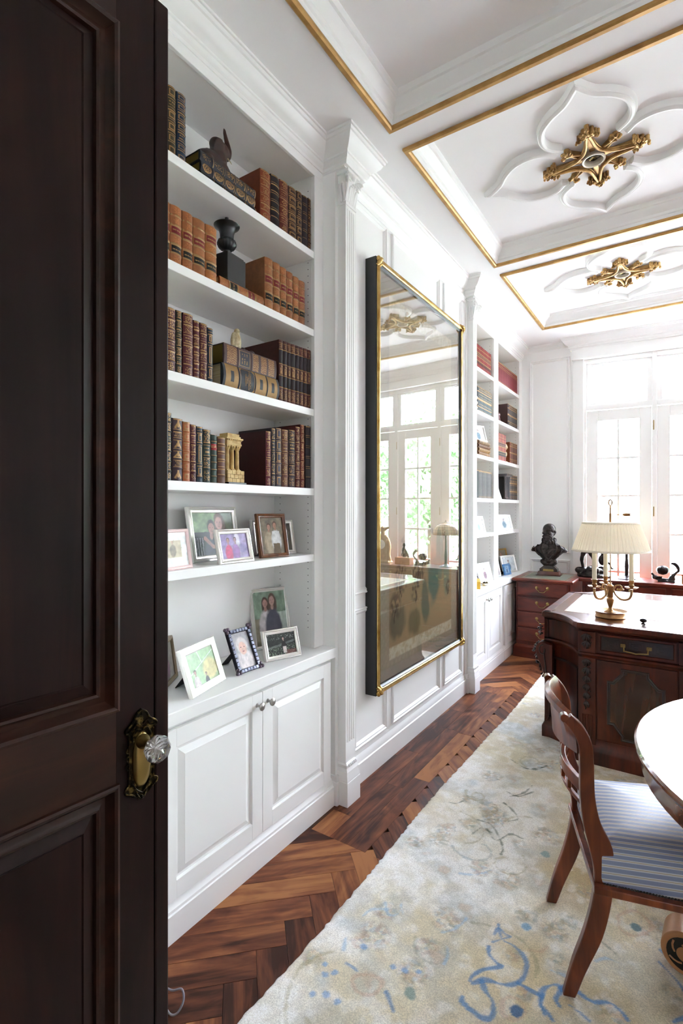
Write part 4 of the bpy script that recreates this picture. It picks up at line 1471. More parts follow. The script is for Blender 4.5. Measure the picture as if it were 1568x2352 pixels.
# the lettering reads upwards on the flat-lying spines
text("WEBSTER'S\nTHIRD\nINTERNATIONAL\nDICTIONARY", 0.0102, wb, (0.0135, 0.0, 0.405 * 0.334), UPL, FOIL)
G3b = 'matching brown calf set on the third shelf'
SET3 = [(1.735, 1.765, 0.279), (1.766, 1.795, 0.28), (1.796, 1.820, 0.281), (1.821, 1.855, 0.282), (1.856, 1.884, 0.284), (1.885, 1.914, 0.285), (1.915, 1.944, 0.287), (1.945, 1.972, 0.288)]
for i, (a, b, h) in enumerate(SET3):
    book(a, b, h, S3, ('#4a2620', '#472823', '#4c2a20', '#522c22', '#3a1f1f', '#4a2620', '#4f241c', '#481a16')[i], '%s volume of the matching brown calf set on the third shelf' % ORD[i], d_setspine, (0.235, 0.425, 0.61, 0.845), G3b, dp=0.22)

# fourth shelf ---------------------------------------------------------
G4 = 'leather books on the fourth shelf of the near bookcase'
L4 = [(1.124, 1.157, 0.241, '#23261f', 'dark green gilt book cut by the door edge on the fourth shelf', 'glyph', (4,), B6),
      (1.159, 1.204, 0.225, '#33242a', 'plum novel with gold wedge ornaments, Little Women, on the fourth shelf', 'wedge', (), (0.204, 0.353, 0.494, 0.667, 0.8)),
      (1.2055, 1.239, 0.219, '#93512c', 'warm tan brown gilt book on the fourth shelf', 'frame', (3,), B5),
      (1.2405, 1.267, 0.213, '#4a1c22', 'slim maroon gilt book between tan and blue ones on the fourth shelf', 'scatter', (4,), B5),
      (1.2685, 1.298, 0.210, '#26333f', 'slate blue book, Common Sense, on the fourth shelf', 'frame', (), (0.09, 0.31, 0.69, 0.9)),
      (1.299, 1.337, 0.203, '#27302a', 'dark green book with dense gold scatter pattern on the fourth shelf', 'scatter', (2,), (0.26, 0.49, 0.73)),
      (1.3385, 1.369, 0.188, '#2c3a31', 'small green book with a red label on the fourth shelf', 'none', (), B6),
      (1.3705, 1.413, 0.182, '#5a3a2c', 'small worn brown book beside the columned bookend', 'none', (), B5)]
for (a, b, h, col, lab, sty, lb, bd) in L4:
    if 'red label' in lab:
        def dz(u, v, y, z, T, H, c, g):
            q = (v > 0.68) & (v < 0.80)
            c[q] = hx('#8a1f22')
            g |= q & (np.abs(v - 0.74) < 0.03) & (vnoise(y * 600, z * 500, 2) > 0.5)
            g |= (np.abs(np.sin(v * math.pi * 7)) < 0.16) & ~q
        book(a, b, h, S4, col, lab, dz, bd, G4)
    else:
        o = book(a, b, h, S4, col, lab, d_orn(bd, sty, labels=lb), bd, G4)
        if 'Little Women' in lab:
            # clear the lettered compartments: gold lettering stands on them
            text('LITTLE\nWOMEN', 0.0098, o, (0.0085, 0, 0.733 * h), (R(90), 0, R(90)), FOIL)
            text('LOUISA\nMAY\nALCOTT', 0.0088, o, (0.0085, 0, 0.279 * h), (R(90), 0, R(90)), FOIL)
        if 'Common Sense' in lab:
            text('COMMON SENSE', 0.0098, o, (0.006, -0.005, 0.5 * h), UPS, FOIL)
R4 = [(1.648, 1.682, 0.242, '#5a2530', 'rose maroon gilt book at the left end, broad cover showing, right of the bookend', 'glyph', (3,), B5, '#3a0f12'),
      (1.683, 1.712, 0.259, '#2b2529', 'slim book of dense pale gold panels, right half of the fourth shelf', 'scatter', (3,), B4, None),
      (1.7135, 1.753, 0.264, '#3c3742', 'grey violet book with framed panels on the fourth shelf', 'frame', (), B4, None),
      (1.7545, 1.800, 0.263, '#5c382c', 'brown book with gilt medallions and title on the fourth shelf', 'flower', (3,), B4, None),
      (1.802, 1.851, 0.268, '#33262a', 'dark mulberry book with swirling gilt panels on the fourth shelf', 'scatter', (3,), B4, None),
      (1.852, 1.888, 0.289, '#4a1716', 'tall dark red slim book with a gilt chain on the fourth shelf', 'glyph', (), B6, None),
      (1.889, 1.922, 0.303, '#591a12', 'tallest bright red brown book on the fourth shelf', 'glyph', (), B6, '#3d0f0c'),
      (1.929, 1.971, 0.302, '#20151a', 'black-brown tall book at the right end of the fourth shelf', 'none', (), B5, None)]
for (a, b, h, col, lab, sty, lb, bd, cv) in R4:
    book(a, b, h, S4, col, lab, d_orn(bd, sty, labels=lb), bd, G4, dp=0.2, cover=hx(cv) if cv else None)

# ------------------------------------------------------------------ books of the window bookcase (far)
MC = {}
NTH = ORD + ['thirteenth', 'fourteenth', 'fifteenth', 'sixteenth']


def far_set(y0, y1, n, z, h, cols, group, label, deco, bands, skip=(), dp=0.19, x=-1.508):
    w = (y1 - y0) / n
    for i in range(n):
        col = cols[i % len(cols)]
        key = (round(w, 4), h, col, label)
        if key not in MC:
            MC[key] = spine_mesh(w - 0.0014, h, dp, hx(col), bands, deco, 2.2, 0.006)
        o = book(y0 + i * w, y0 + (i + 1) * w, h, z, col, '%s %s' % (NTH[i], label), group=group, mesh=MC[key], dp=dp, x=x)


far_set(4.30, 4.795, 13, S1, 0.215, ('#7d2f2c', '#843632', '#7a2b2a'), 'red set on the top shelf, left bay of the window bookcase', 'red gilt volume from the left, top shelf of the left window bay', d_law(B5, 3, 1, '#4a4a52'), B5)
far_set(5.02, 5.715, 16, S1, 0.212, ('#6e2128', '#74262c'), 'burgundy set on the top shelf, right bay of the window bookcase', 'burgundy volume from the left, top shelf of the right window bay', d_orn(B4, 'lines'), B4)
far_set(4.445, 4.812, 10, S2, 0.222, ('#1f3436', '#22393b', '#263c3d'), 'dark teal set on the second shelf of the left window bay', 'dark teal volume from the left, second shelf of the left window bay', d_orn(B5, 'glyph'), B5)
book(4.40, 4.444, 0.222, S2, '#1a1d1e', 'black covered first volume beside the dark teal set in the left window bay', None, B5, None, 2.2)
far_set(5.40, 5.712, 6, S2, 0.225, ('#38332f', '#433d36', '#3a352f'), 'dark grey set on the second shelf of the right window bay', 'dark grey volume from the left, second shelf of the right window bay', d_orn(B5, 'lines'), B5)
book(5.348, 5.399, 0.228, S2, '#2a1512', 'dark brown book turned cover first on the second shelf of the right window bay', None, B5, None, 2.2, cover=hx('#381a14'))
far_set(5.03, 5.285, 7, S3, 0.275, ('#7d3c2f', '#8a4a34', '#74332b'), 'russet set on the third shelf of the right window bay', 'russet volume from the left, third shelf of the right window bay', d_law(B5, 3, 1, '#4a2a2a'), B5)
far_set(5.47, 5.712, 6, S3, 0.225, ('#5a382c', '#634032', '#523026'), 'brown set on the third shelf of the right window bay', 'brown volume from the left, third shelf of the right window bay', d_orn(B5, 'lines'), B5)
book(5.425, 5.469, 0.225, S3, '#6e3a22', 'chestnut book with its cover showing on the third shelf of the right window bay', None, B5, None, 2.2, cover=hx('#7a4226'))
far_set(4.442, 4.812, 9, S4, 0.248, ('#4a4644', '#565250', '#413d3c'), 'grey set on the fourth shelf of the left window bay', 'grey lattice-gilt volume from the left, fourth shelf of the left window bay', d_orn(B6, 'lattice'), B6)
book(4.385, 4.441, 0.25, S4, '#161414', 'black covered volume leading the grey set in the left window bay', None, B5, None, 2.2)
far_set(5.43, 5.712, 8, S4, 0.262, ('#37322f', '#403a36', '#332e2c'), 'charcoal set on the fourth shelf of the right window bay', 'charcoal volume from the left, fourth shelf of the right window bay', d_orn(B5, 'glyph'), B5)
# flat stacks in the left bay
for i, (th, col) in enumerate(((0.034, '#6b4a2c'), (0.036, '#7a5a30'), (0.03, '#5c3c26'), (0.034, '#6a4f34'))):
    lying(4.42 + 0.008 * (i % 2), 4.73 + 0.01 * (i % 3), S3 + sum((0.034, 0.036, 0.03, 0.034)[:i]) + 0.0006 * i, th, 0.2, col, ('lowest', 'second lowest', 'third lowest', 'topmost')[i] + ' old brown book of the flat stack in the left window bay', d_plain(B4), B4, 'flat stack in the left window bay', PAPER, lod=2.2, bulge=0.012)
for i, th in enumerate((0.04, 0.045, 0.045)):
    lying(4.12, 4.375, S2 + sum((0.04, 0.045, 0.045)[:i]) + 0.0006 * i, th, 0.2, '#b7ad9f', ('lowest', 'middle', 'topmost')[i] + ' pale book of the flat stack in the left window bay', d_plain(B4), B4, 'pale flat stack in the left window bay', PAPER, lod=2.2, bulge=0.016)
# ================================================================== photo frames
def ell(u, v, cx, cy, rx, ry):
    return np.hypot((u - cx) / rx, (v - cy) / ry)


def put(c, mask, col, a=1.0):
    m = np.clip(mask * a, 0, 1)[:, None]
    c[:] = c * (1 - m) + np.asarray(col) * m


def soft(r, k=6):
    return np.clip((1 - r) * k, 0, 1)


def person(c, u, v, cx, top, s, asp, hair, skin, cloth, lean=0.0, arms=None, long=False):
    """a small printed half figure: hair, face with features, neck, shoulders; v runs upwards"""
    hx_, hy = cx + lean, top - 0.11 * s
    sk = hx(skin) * 0.9 + hx('#a58f92') * 0.1
    if long:
        put(c, soft(ell(u, v, hx_ + 0.01 * s, hy - 0.07 * s, 0.105 * s / asp, 0.19 * s), 4), hx(hair) * 0.9)
    body = soft(ell(u, v, cx, top - 0.56 * s, 0.19 * s / asp, 0.34 * s), 5)
    sh = 0.75 + 0.5 * fbm(u * 14 / s, v * 14 / s, 3) - 0.5 * np.abs(u - cx) * asp / (0.2 * s) * 0.5
    put(c, body, hx(cloth)[None, :] * sh[:, None])
    put(c, soft(ell(u, v, hx_, hy + 0.016 * s, 0.080 * s / asp, 0.106 * s), 5), hx(hair))
    put(c, soft(ell(u, v, cx + lean * 0.5, top - 0.225 * s, 0.036 * s / asp, 0.055 * s), 4), sk * 0.8)
    shade = 1.06 - 0.35 * np.clip((u - hx_) * asp / (0.06 * s), -0.4, 1) * 0.5
    put(c, soft(ell(u, v, hx_, hy - 0.012 * s, 0.060 * s / asp, 0.086 * s), 5), sk[None, :] * shade[:, None])
    for d in (-1, 1):
        put(c, soft(ell(u, v, hx_ + d * 0.024 * s / asp, hy + 0.002 * s, 0.013 * s / asp, 0.010 * s), 2), sk * 0.35, 0.75)
    put(c, soft(ell(u, v, hx_, hy - 0.050 * s, 0.024 * s / asp, 0.009 * s), 2), sk * 0.55, 0.7)
    put(c, soft(ell(u, v, hx_ + 0.006 * s / asp, hy - 0.02 * s, 0.010 * s / asp, 0.022 * s), 2), sk * 0.7, 0.5)
    if arms:
        for (x0, y0, x1, y1) in arms:
            d = segdist(u * asp, v, [(x0 * asp, y0), (x1 * asp, y1)])
            put(c, np.clip((0.03 * s - d) * 60, 0, 1), sk * 0.95)


def ph_pair(u, v):
    c = np.empty((len(u), 3))
    c[:] = hx('#7e9a6a') * (0.5 + 1.0 * fbm(u * 9, v * 8, 2))[:, None]
    put(c, (v < 0.55) * 1.0, hx('#23242b'))
    put(c, (u > 0.62) * 1.0, hx('#9aa39c'), 0.8)
    put(c, (v < 0.42) * (u < 0.2) * (np.sin(u * 110) > -0.2), hx('#a7a2ad'), 0.9)
    person(c, u, v, 0.68, 1.0, 2.1, 1.3, '#6a5040', '#c79a8e', '#3c3850', -0.05, long=True)
    person(c, u, v, 0.40, 0.84, 1.75, 1.3, '#2b1d18', '#b98272', '#23223f', 0.03, arms=[(0.25, 0.4, 0.42, 0.2), (0.42, 0.2, 0.62, 0.16)])
    return c


def ph_purple(u, v):
    c = np.empty((len(u), 3))
    c[:] = hx('#9a88b8') * (0.5 + 1.0 * fbm(u * 8, v * 6, 4))[:, None]
    put(c, soft(ell(u, v, 0.62, 0.6, 0.12, 0.6), 3), hx('#e8e2f2'), 0.9)
    put(c, soft(ell(u, v, 0.8, 0.4, 0.2, 0.25), 3), hx('#6d5c96'), 0.8)
    person(c, u, v, 0.28, 0.86, 1.15, 1.4, '#6a5348', '#b98a86', '#d0467a')
    person(c, u, v, 0.54, 0.88, 1.15, 1.4, '#4e3c44', '#a97c86', '#9a6ab0')
    return c


def ph_couple(u, v):
    c = np.empty((len(u), 3))
    c[:] = hx('#857a66') * (0.4 + 1.1 * fbm(u * 7, v * 9, 6))[:, None]
    person(c, u, v, 0.34, 0.85, 0.95, 0.75, '#4d3424', '#bf917a', '#b3a488', 0.03)
    put(c, (np.abs(u - 0.36) < 0.16 - 0.1 * (0.4 - v)) * (v < 0.5), hx('#b6a88e'))
    person(c, u, v, 0.66, 0.9, 0.98, 0.75, '#5a4334', '#b8876e', '#dfe1e0', -0.02)
    put(c, (np.abs(u - 0.66) < 0.17) * (v < 0.62) * (v > 0.28), hx('#dfe1e0'))
    put(c, (np.abs(u - 0.66) < 0.15) * (v <= 0.28), hx('#6b5a40'))
    return c


def ph_group(u, v):
    c = np.empty((len(u), 3))
    c[:] = hx('#8ba38e') * (0.5 + 0.9 * fbm(u * 8, v * 8, 8))[:, None]
    put(c, (u > 0.62) * (v < 0.6), hx('#c8d6cf'), 0.8)
    put(c, (u < 0.22) * (v < 0.5), hx('#8d7f6a'), 0.8)
    person(c, u, v, 0.36, 0.9, 1.0, 0.75, '#4a3429', '#b98c80', '#d9d2d4', long=True)
    person(c, u, v, 0.58, 0.96, 1.15, 0.75, '#5a4438', '#c0988e', '#4c4e60', long=True)
    put(c, (np.abs(u - 0.5) < 0.2) * (v < 0.2), hx('#1d1c20'))
    return c


def ph_baby(u, v):
    c = np.empty((len(u), 3))
    c[:] = hx('#a9a7ab') * (0.8 + 0.4 * fbm(u * 6, v * 8, 3))[:, None]
    put(c, soft(ell(u, v, 0.5, 0.2, 0.5, 0.34), 4), hx('#dcd3d2'))
    put(c, soft(ell(u, v, 0.5, 0.62, 0.36, 0.28), 5), hx('#d9d2cf'))
    put(c, soft(ell(u, v, 0.5, 0.55, 0.24, 0.2), 6), hx('#e0b6a6'))
    for d in (-1, 1):
        put(c, soft(ell(u, v, 0.5 + d * 0.1, 0.58, 0.035, 0.018), 5), hx('#4a3a38'))
    put(c, soft(ell(u, v, 0.5, 0.46, 0.07, 0.018), 5), hx('#a8605c'))
    return c


def ph_night(u, v):
    c = np.empty((len(u), 3))
    c[:] = hx('#2b2f2c') * (0.5 + 1.0 * fbm(u * 9, v * 9, 5))[:, None]
    put(c, (v > 0.72) * (vnoise(u * 40, v * 30, 2) > 0.72), hx('#8a8f8a'), 0.7)
    put(c, (v < 0.45) * (vnoise(u * 50, v * 40, 4) > 0.7), hx('#9fb79a'), 0.6)
    put(c, (np.abs(v - 0.42 - 0.25 * (u - 0.3)) < 0.05) * 1.0, hx('#6c7370'), 0.7)
    put(c, (v < 0.18) * (u > 0.6), hx('#7a4a44'), 0.7)
    person(c, u, v, 0.58, 0.82, 0.75, 1.45, '#3a2b26', '#c8a79b', '#23211f')
    put(c, (np.abs(u - 0.6) < 0.06) * (v < 0.36) * (v > 0.06), hx('#cfc8c4'))
    return c


def ph_bright(u, v):
    c = np.empty((len(u), 3))
    c[:] = hx('#a8c7a0') * (0.6 + 0.7 * fbm(u * 6, v * 6, 7))[:, None]
    put(c, soft(ell(u, v, 0.75, 0.35, 0.32, 0.4), 3), hx('#d8c48f'), 0.8)
    put(c, (np.abs(v - 0.62 - 0.5 * (u - 0.5)) < 0.012) * 1.0, hx('#e8eef0'))
    put(c, (np.abs(u - 0.62 + 0.2 * v) < 0.012) * (v > 0.6), hx('#e8eef0'))
    person(c, u, v, 0.18, 0.5, 0.8, 1.2, '#3c3230', '#a98a80', '#d8d0d0')
    person(c, u, v, 0.55, 0.3, 0.5, 1.2, '#3a3436', '#a08880', '#57585f')
    return c


def ph_small(u, v):
    c = np.empty((len(u), 3))
    c[:] = hx('#e3e6e6')
    q = (np.abs(u - 0.5) < 0.3) & (np.abs(v - 0.52) < 0.26)
    put(c, q * 1.0, hx('#b7a78a'))
    w = np.empty((len(u), 3))
    w[:] = c
    person(w, (u - 0.5) / 0.7 + 0.5, (v - 0.5) / 0.75 + 0.45, 0.5, 0.85, 0.8, 0.9, '#4a3b30', '#b08c74', '#7a6a58')
    c[q] = w[q]
    return c


def ph_pale(seed, tint='#dfe5ea'):
    def f(u, v):
        c = np.empty((len(u), 3))
        c[:] = hx(tint) * (0.75 + 0.4 * fbm(u * 5, v * 5, seed))[:, None]
        person(c, u, v, 0.5, 0.82, 0.9, 1.0, '#4a4a58', '#c4a49a', ('#5a6f9a', '#8a6a7a', '#6a8a9a')[seed % 3])
        return c
    return f


def photo_frame(loc, az, lean, w, h, bw, mt, photo, label, cat='picture frame', group=None, prof=None, depth=0.012, matw=0.0, nx=46, easel=True, bead=None):
    """frame leaning back on its easel; local: x = width (viewer's right), y = out of the picture, z = up the face"""
    # local +y points to the viewer; az is the direction it faces
    t = thing('photo_frame', loc, label=label, cat=cat, group=group)
    t.rotation_euler = (Matrix.Rotation(R(az) - math.pi / 2, 3, 'Z')).to_euler()
    L = Matrix.Rotation(R(lean), 4, 'X')
    # viewer looks along -y : viewer's right is -x, so mirror x
    def fin(m):
        m.v = [(-p[0], p[1], p[2]) for p in m.v]
        return m.xf(L)
    fp = prof or [(0.0, -depth), (0.0, 0.0), (0.002, 0.004), (bw * 0.3, 0.0055), (bw * 0.45, 0.0035), (bw * 0.6, 0.005), (bw * 0.85, 0.003), (bw, 0.0), (bw, -depth)]
    m = M().sweep([(-w / 2, 0), (-w / 2, h), (w / 2, h), (w / 2, 0)], fp, closed=True)
    m.v = [(p[0], p[2], p[1]) for p in m.v]
    ob('frame_moulding', fin(m), mt, t, smooth=35)
    ob('back_board', fin(M().box(-w / 2 + 0.002, -depth - 0.003, 0.002, w / 2 - 0.002, -depth + 0.001, h - 0.002)), VELVET, t)
    ny = max(6, int(nx * (h - 2 * bw) / (w - 2 * bw)))
    me = gridmesh('photo_print', nx, ny, lambda u, v: (-(-w / 2 + bw + u * (w - 2 * bw)), 0 * u - 0.003, bw + v * (h - 2 * bw)), lambda u, v: photo(u + 0.022 * (fbm(u * 22, v * 22, 31) - 0.5), v + 0.022 * (fbm(u * 22, v * 22, 47) - 0.5)) * (0.62 + 0.6 * fbm(u * 12 + w * 70, v * 12, 21))[:, None])
    me.transform(L)
    ob('photo_print', me, PRINT, t)
    if matw:
        mm = M().sweep([(-w / 2 + bw, bw), (-w / 2 + bw, h - bw), (w / 2 - bw, h - bw), (w / 2 - bw, bw)], [(0, -0.003), (0, -0.0015), (matw, -0.0015), (matw, -0.003)], closed=True)
        mm.v = [(p[0], p[2], p[1]) for p in mm.v]
        ob('mount', fin(mm), mat('picture_mount', '#e6eaea', 0.8), t)
    if easel:
        e = M().prism([(-w * 0.16, 0), (w * 0.16, 0), (w * 0.1, h * 0.62), (-w * 0.1, h * 0.62)], 0, 0.003)
        hh = h * 0.62
        # strut from the back of the frame down to the shelf
        top = L @ Vector((0, -depth - 0.003, hh))
        back = top.y - hh * math.tan(R(lean)) - 0.35 * hh
        ang = math.atan2(top.y - back, top.z)
        hl = math.hypot(top.y - back, top.z)
        e.v = [(-p[0], back + p[1] / hh * hl * math.sin(ang) - p[2] * math.cos(ang), p[1] / hh * hl * math.cos(ang) + p[2] * math.sin(ang)) for p in e.v]
        ob('easel_strut', e, VELVET, t)
    return t


def stk(c):
    return c


PINKF = mat('pink_enamel_frame', '#f6dcdc', 0.25, 0.2)
WOODF = wood('walnut_frame', '#3d2211', '#6b4020', '#8c5a30', 1.5, 'z', 0.35, 0.3)
JEWEL = mat('lilac_glass_stones', '#5a6076', 0.2, 0.15, col2='#9aa0b6', nscale=70)
JDARK = mat('dark_jewel_setting', '#2c2a34', 0.35, 0.7)
JROSE = mat('violet_rose_stones', '#756472', 0.25, 0.2, col2='#4e4250', nscale=60)
GF = 'framed photographs on the near bookcase'
F6 = (-1.650, 1.266, 0.7725)
CT = 0.7725
photo_frame((-1.508, 1.178, S5), 10, 9, 0.175, 0.148, 0.013, PINKF, ph_small, 'pink enamel framed small photo at the left of the fifth shelf', group=GF)
photo_frame((-1.645, 1.505, S5), 3, 10, 0.285, 0.232, 0.026, SILVER, ph_pair, 'large silver framed photo of a woman and girl cheek to cheek', group=GF, nx=120)
photo_frame((-1.500, 1.475, S5), -1, 13, 0.187, 0.142, 0.021, SILVER, ph_purple, 'small silver framed purple tinted photo in front of the large one', group=GF, nx=96)
photo_frame((-1.530, 1.739, S5), -14, 12, 0.158, 0.203, 0.019, WOODF, ph_couple, 'brown wood framed photo of a couple arm in arm', group=GF, nx=96)
photo_frame((-1.620, 1.845, S5), -17, 13, 0.235, 0.172, 0.02, SILVER, ph_pale(3, '#6b675c'), 'silver framed photo half hidden behind the brown wooden frame', group=GF)
photo_frame((-1.478, 1.309, CT), 16, 19, 0.227, 0.178, 0.029, SILVER, ph_bright, 'wide flat silver framed bright outdoor photo on the near countertop', group=GF, nx=96, prof=[(0.0, -0.014), (0.0, 0.0), (0.002, 0.003), (0.008, 0.0035), (0.012, 0.0025), (0.024, 0.003), (0.029, 0.0), (0.029, -0.014)])
photo_frame((-1.655, 1.870, CT), -22, 13, 0.205, 0.292, 0.017, SILVER, ph_group, 'tall silver framed group photo leaning at the back of the countertop', group=GF, nx=96)
photo_frame((-1.494, 1.757, CT), -19, 18, 0.187, 0.136, 0.021, SILVER, ph_night, 'small silver framed dark photo before the tall one on the countertop', group=GF, nx=96)
photo_frame(F6, 35, 8, 0.16, 0.17, 0.018, mat('antique_silver_gilt', '#8a7a62', 0.3, 0.9), ph_pale(1, '#8f8a80'), 'antique bronze framed photo peeking out beside the door edge', group=GF)
jf = photo_frame((-1.501, 1.547, CT), -2, 25, 0.126, 0.184, 0.017, JDARK, ph_baby, 'jewelled lilac framed photo of a baby in a bonnet', group=GF, nx=70)
L25 = Matrix.Rotation(R(25), 4, 'X')
w_, h_ = 0.126, 0.184
spots = []
for k in range(9):
    spots += [((-w_ / 2 + 0.0085), 0.022 + k * 0.0175, 'v'), ((w_ / 2 - 0.0085), 0.022 + k * 0.0175, 'v')]
for k in range(6):
    spots += [(-w_ / 2 + 0.022 + k * 0.0165, 0.0085, 'h'), (-w_ / 2 + 0.022 + k * 0.0165, h_ - 0.0085, 'h')]
for (x, z, o_) in spots:
    a, b = (0.0065, 0.0072) if o_ == 'v' else (0.0068, 0.0065)
    ob('stone', M().box(x - a, 0.002, z - b, x + a, 0.0075, z + b).xf(L25), JEWEL, jf, bev=0.001)
for (x, z) in ((-w_ / 2, 0), (w_ / 2, 0), (-w_ / 2, h_), (w_ / 2, h_)):
    rz = M()
    for q in range(3):
        rz.ball((x + 0.008 * math.cos(q * 2.1 + (0.5 if z else 3.6)), 0.004, z + 0.008 * math.sin(q * 2.1 + (0.5 if z else 3.6)) + (0.008 if z == 0 else 0)), 0.0085, 10, 7)
    ob('rose_cluster', rz.xf(L25), JROSE, jf, smooth=180)

# far frames
GW = 'framed photographs on the window bookcase'
LS = mat('bright_silver_frame', '#f2f2ef', 0.3, 0.6)
BRF = mat('brown_red_frame', '#4a1f16', 0.35)
GILF = mat('gilt_photo_frame', '#a97f3c', 0.35, 0.8)
BLUF = mat('blue_enamel_frame', '#3f74b4', 0.35, 0.1, col2='#6fa0cf', nscale=60)
photo_frame((-1.52, 4.53, S5), -12, 14, 0.2, 0.16, 0.022, LS, ph_pale(2), 'white silver framed photo on the fifth shelf of the left window bay', group=GW, nx=20)
photo_frame((-1.66, 4.32, S5), -5, 10, 0.22, 0.2, 0.015, LS, ph_pale(4, '#b8b4a8'), 'framed photo at the back of the fifth shelf, left window bay', group=GW, nx=20)
photo_frame((-1.52, 5.33, S5), -14, 14, 0.30, 0.17, 0.024, LS, ph_pale(5), 'wide white framed photo on the fifth shelf of the right window bay', group=GW, nx=20)
photo_frame((-1.67, 5.19, S5), -4, 10, 0.22, 0.2, 0.016, GILF, ph_pale(6, '#bdb9b0'), 'gilt framed photo behind the wide white one, right window bay', group=GW, nx=20)
photo_frame((-1.50, 4.66, CT), -8, 15, 0.26, 0.185, 0.024, LS, ph_pale(7, '#eceff2'), 'white framed photo on the countertop of the left window bay', group=GW, nx=20)
photo_frame((-1.66, 4.42, CT), -4, 9, 0.30, 0.30, 0.02, BRF, ph_pale(8, '#a39a8c'), 'large dark red framed picture at the back of the left window bay countertop', group=GW, nx=20)
photo_frame((-1.50, 4.40, CT), 8, 20, 0.13, 0.1, 0.014, LS, ph_pale(9, '#6a6f78'), 'tiny dark photo lying back on the left window bay countertop', group=GW, nx=16)
photo_frame((-1.67, 5.29, CT), -8, 9, 0.44, 0.36, 0.03, BRF, ph_pair, 'large brown framed portrait at the back of the right window bay countertop', group=GW, nx=40)
photo_frame((-1.60, 5.46, CT), -8, 9, 0.38, 0.255, 0.018, GILF, ph_couple, 'gilt framed group photo in the middle of the right window bay countertop', group=GW, nx=30)
photo_frame((-1.515, 5.50, CT), -12, 14, 0.30, 0.19, 0.022, LS, ph_pale(11, '#e6eef2'), 'white framed photo at the right end of the window bookcase countertop', group=GW, nx=24)
photo_frame((-1.49, 5.31, CT), -12, 12, 0.13, 0.115, 0.02, BLUF, ph_pale(12, '#9fc4e4'), 'small blue enamel framed photo on the window bookcase countertop', group=GW, nx=18)
photo_frame((-1.53, 5.10, CT), -5, 12, 0.15, 0.22, 0.016, LS, ph_pale(13, '#d8ccd0'), 'narrow silver framed photo at the left of the right window bay countertop', group=GW, nx=20)
photo_frame((-1.54, 4.585, S3 + 0.1376), -25, 17, 0.19, 0.165, 0.016, LS, ph_pale(14, '#eef0ee'), 'white calendar card propped on the flat stack in the left window bay', cat='card', nx=18)

# ================================================================== shelf ornaments
# elephant (head and shoulders with raised trunk) on the black books
ELE = mat('brown_carved_wood', '#2c1914', 0.42, col2='#40261d', nscale=20)
e = M()
e.ball((0, 0.01, 0.04), (0.055, 0.072, 0.06), 16, 12)
e.ball((0, 0.045, 0.075), (0.045, 0.045, 0.055), 14, 10)
e.ball((0, 0.062, 0.125), (0.036, 0.042, 0.042), 14, 10)
e.ball((0.0, 0.045, 0.148), (0.03, 0.03, 0.026), 12, 8)
e.tube(catmull([(0, 0.078, 0.112), (0, 0.098, 0.122), (0, 0.106, 0.148), (0, 0.099, 0.178), (0, 0.089, 0.208), (0, 0.084, 0.236)], 5), [0.021, 0.020, 0.019, 0.018, 0.0175, 0.017, 0.0165, 0.016, 0.0155, 0.015, 0.0145, 0.014, 0.013, 0.0125, 0.012, 0.0115, 0.011, 0.0105, 0.010, 0.0095, 0.009, 0.0085, 0.008, 0.007, 0.006, 0.005][:26], 10)
for s in (-1, 1):
    e.ball((s * 0.034, 0.035, 0.115), (0.010, 0.026, 0.036), 12, 8, Matrix.Rotation(s * 0.3, 3, 'Y'))
    e.tube([(s * 0.03, 0.05, 0.05), (s * 0.034, 0.075, 0.02), (s * 0.03, 0.085, -0.0)], [0.022, 0.02, 0.018], 10)
    e.tube([(s * 0.04, -0.03, 0.04), (s * 0.04, -0.02, 0.0)], [0.03, 0.024], 10)
el = thing('elephant_figure', (-1.60, 1.40, S1 + 0.1015), (0, 0, R(-8)), label='brown carved elephant with raised trunk on the black books', cat='figurine')
blob(ob('elephant_body', e, ELE, el, smooth=180), 0.005, 8)
for s in (-1, 1):
    ob('tusk', M().tube([(s * 0.018, 0.088, 0.104), (s * 0.022, 0.1, 0.092), (s * 0.022, 0.106, 0.086)], [0.0028, 0.0022, 0.001], 7), IVORY, el, smooth=60)

# black urn on its plinth
ur = thing('black_urn', (-1.585, 1.495, S2 + 0.0456), (0, 0, R(4)), label='black fluted urn on a square black plinth between the tan books', cat='urn')
pl = M().box(-0.062, -0.062, 0, 0.062, 0.062, 0.014)
pl.box(-0.055, -0.055, 0.014, 0.055, 0.055, 0.125)
pl.box(-0.05, -0.05, 0.125, 0.05, 0.05, 0.132)
ob('plinth', pl, BLACKST, ur, bev=0.002)
us = M().lathe([(0.026, 0.132), (0.026, 0.14), (0.016, 0.146), (0.013, 0.158), (0.015, 0.163), (0.02, 0.168)], 28)
ob('urn_foot', us, BLACKST, ur, smooth=40)
ob('urn_bowl', M().lathe([(0.016, 0.163), (0.030, 0.171), (0.038, 0.183), (0.039, 0.194), (0.034, 0.205)], 48, flute=lambda a, z: 0.05 * math.cos(16 * a)), BLACKST, ur, smooth=70)
ob('urn_neck', M().lathe([(0.034, 0.203), (0.028, 0.210), (0.029, 0.232), (0.034, 0.248), (0.040, 0.257), (0.052, 0.263), (0.054, 0.267), (0.049, 0.270), (0.02, 0.272)], 36), BLACKST, ur, smooth=40)
ob('urn_finial', M().lathe([(0.012, 0.271), (0.006, 0.280), (0.006, 0.295), (0.010, 0.304), (0.010, 0.311), (0.006, 0.318), (0.002, 0.323)], 16), BLACKST, ur, smooth=60)

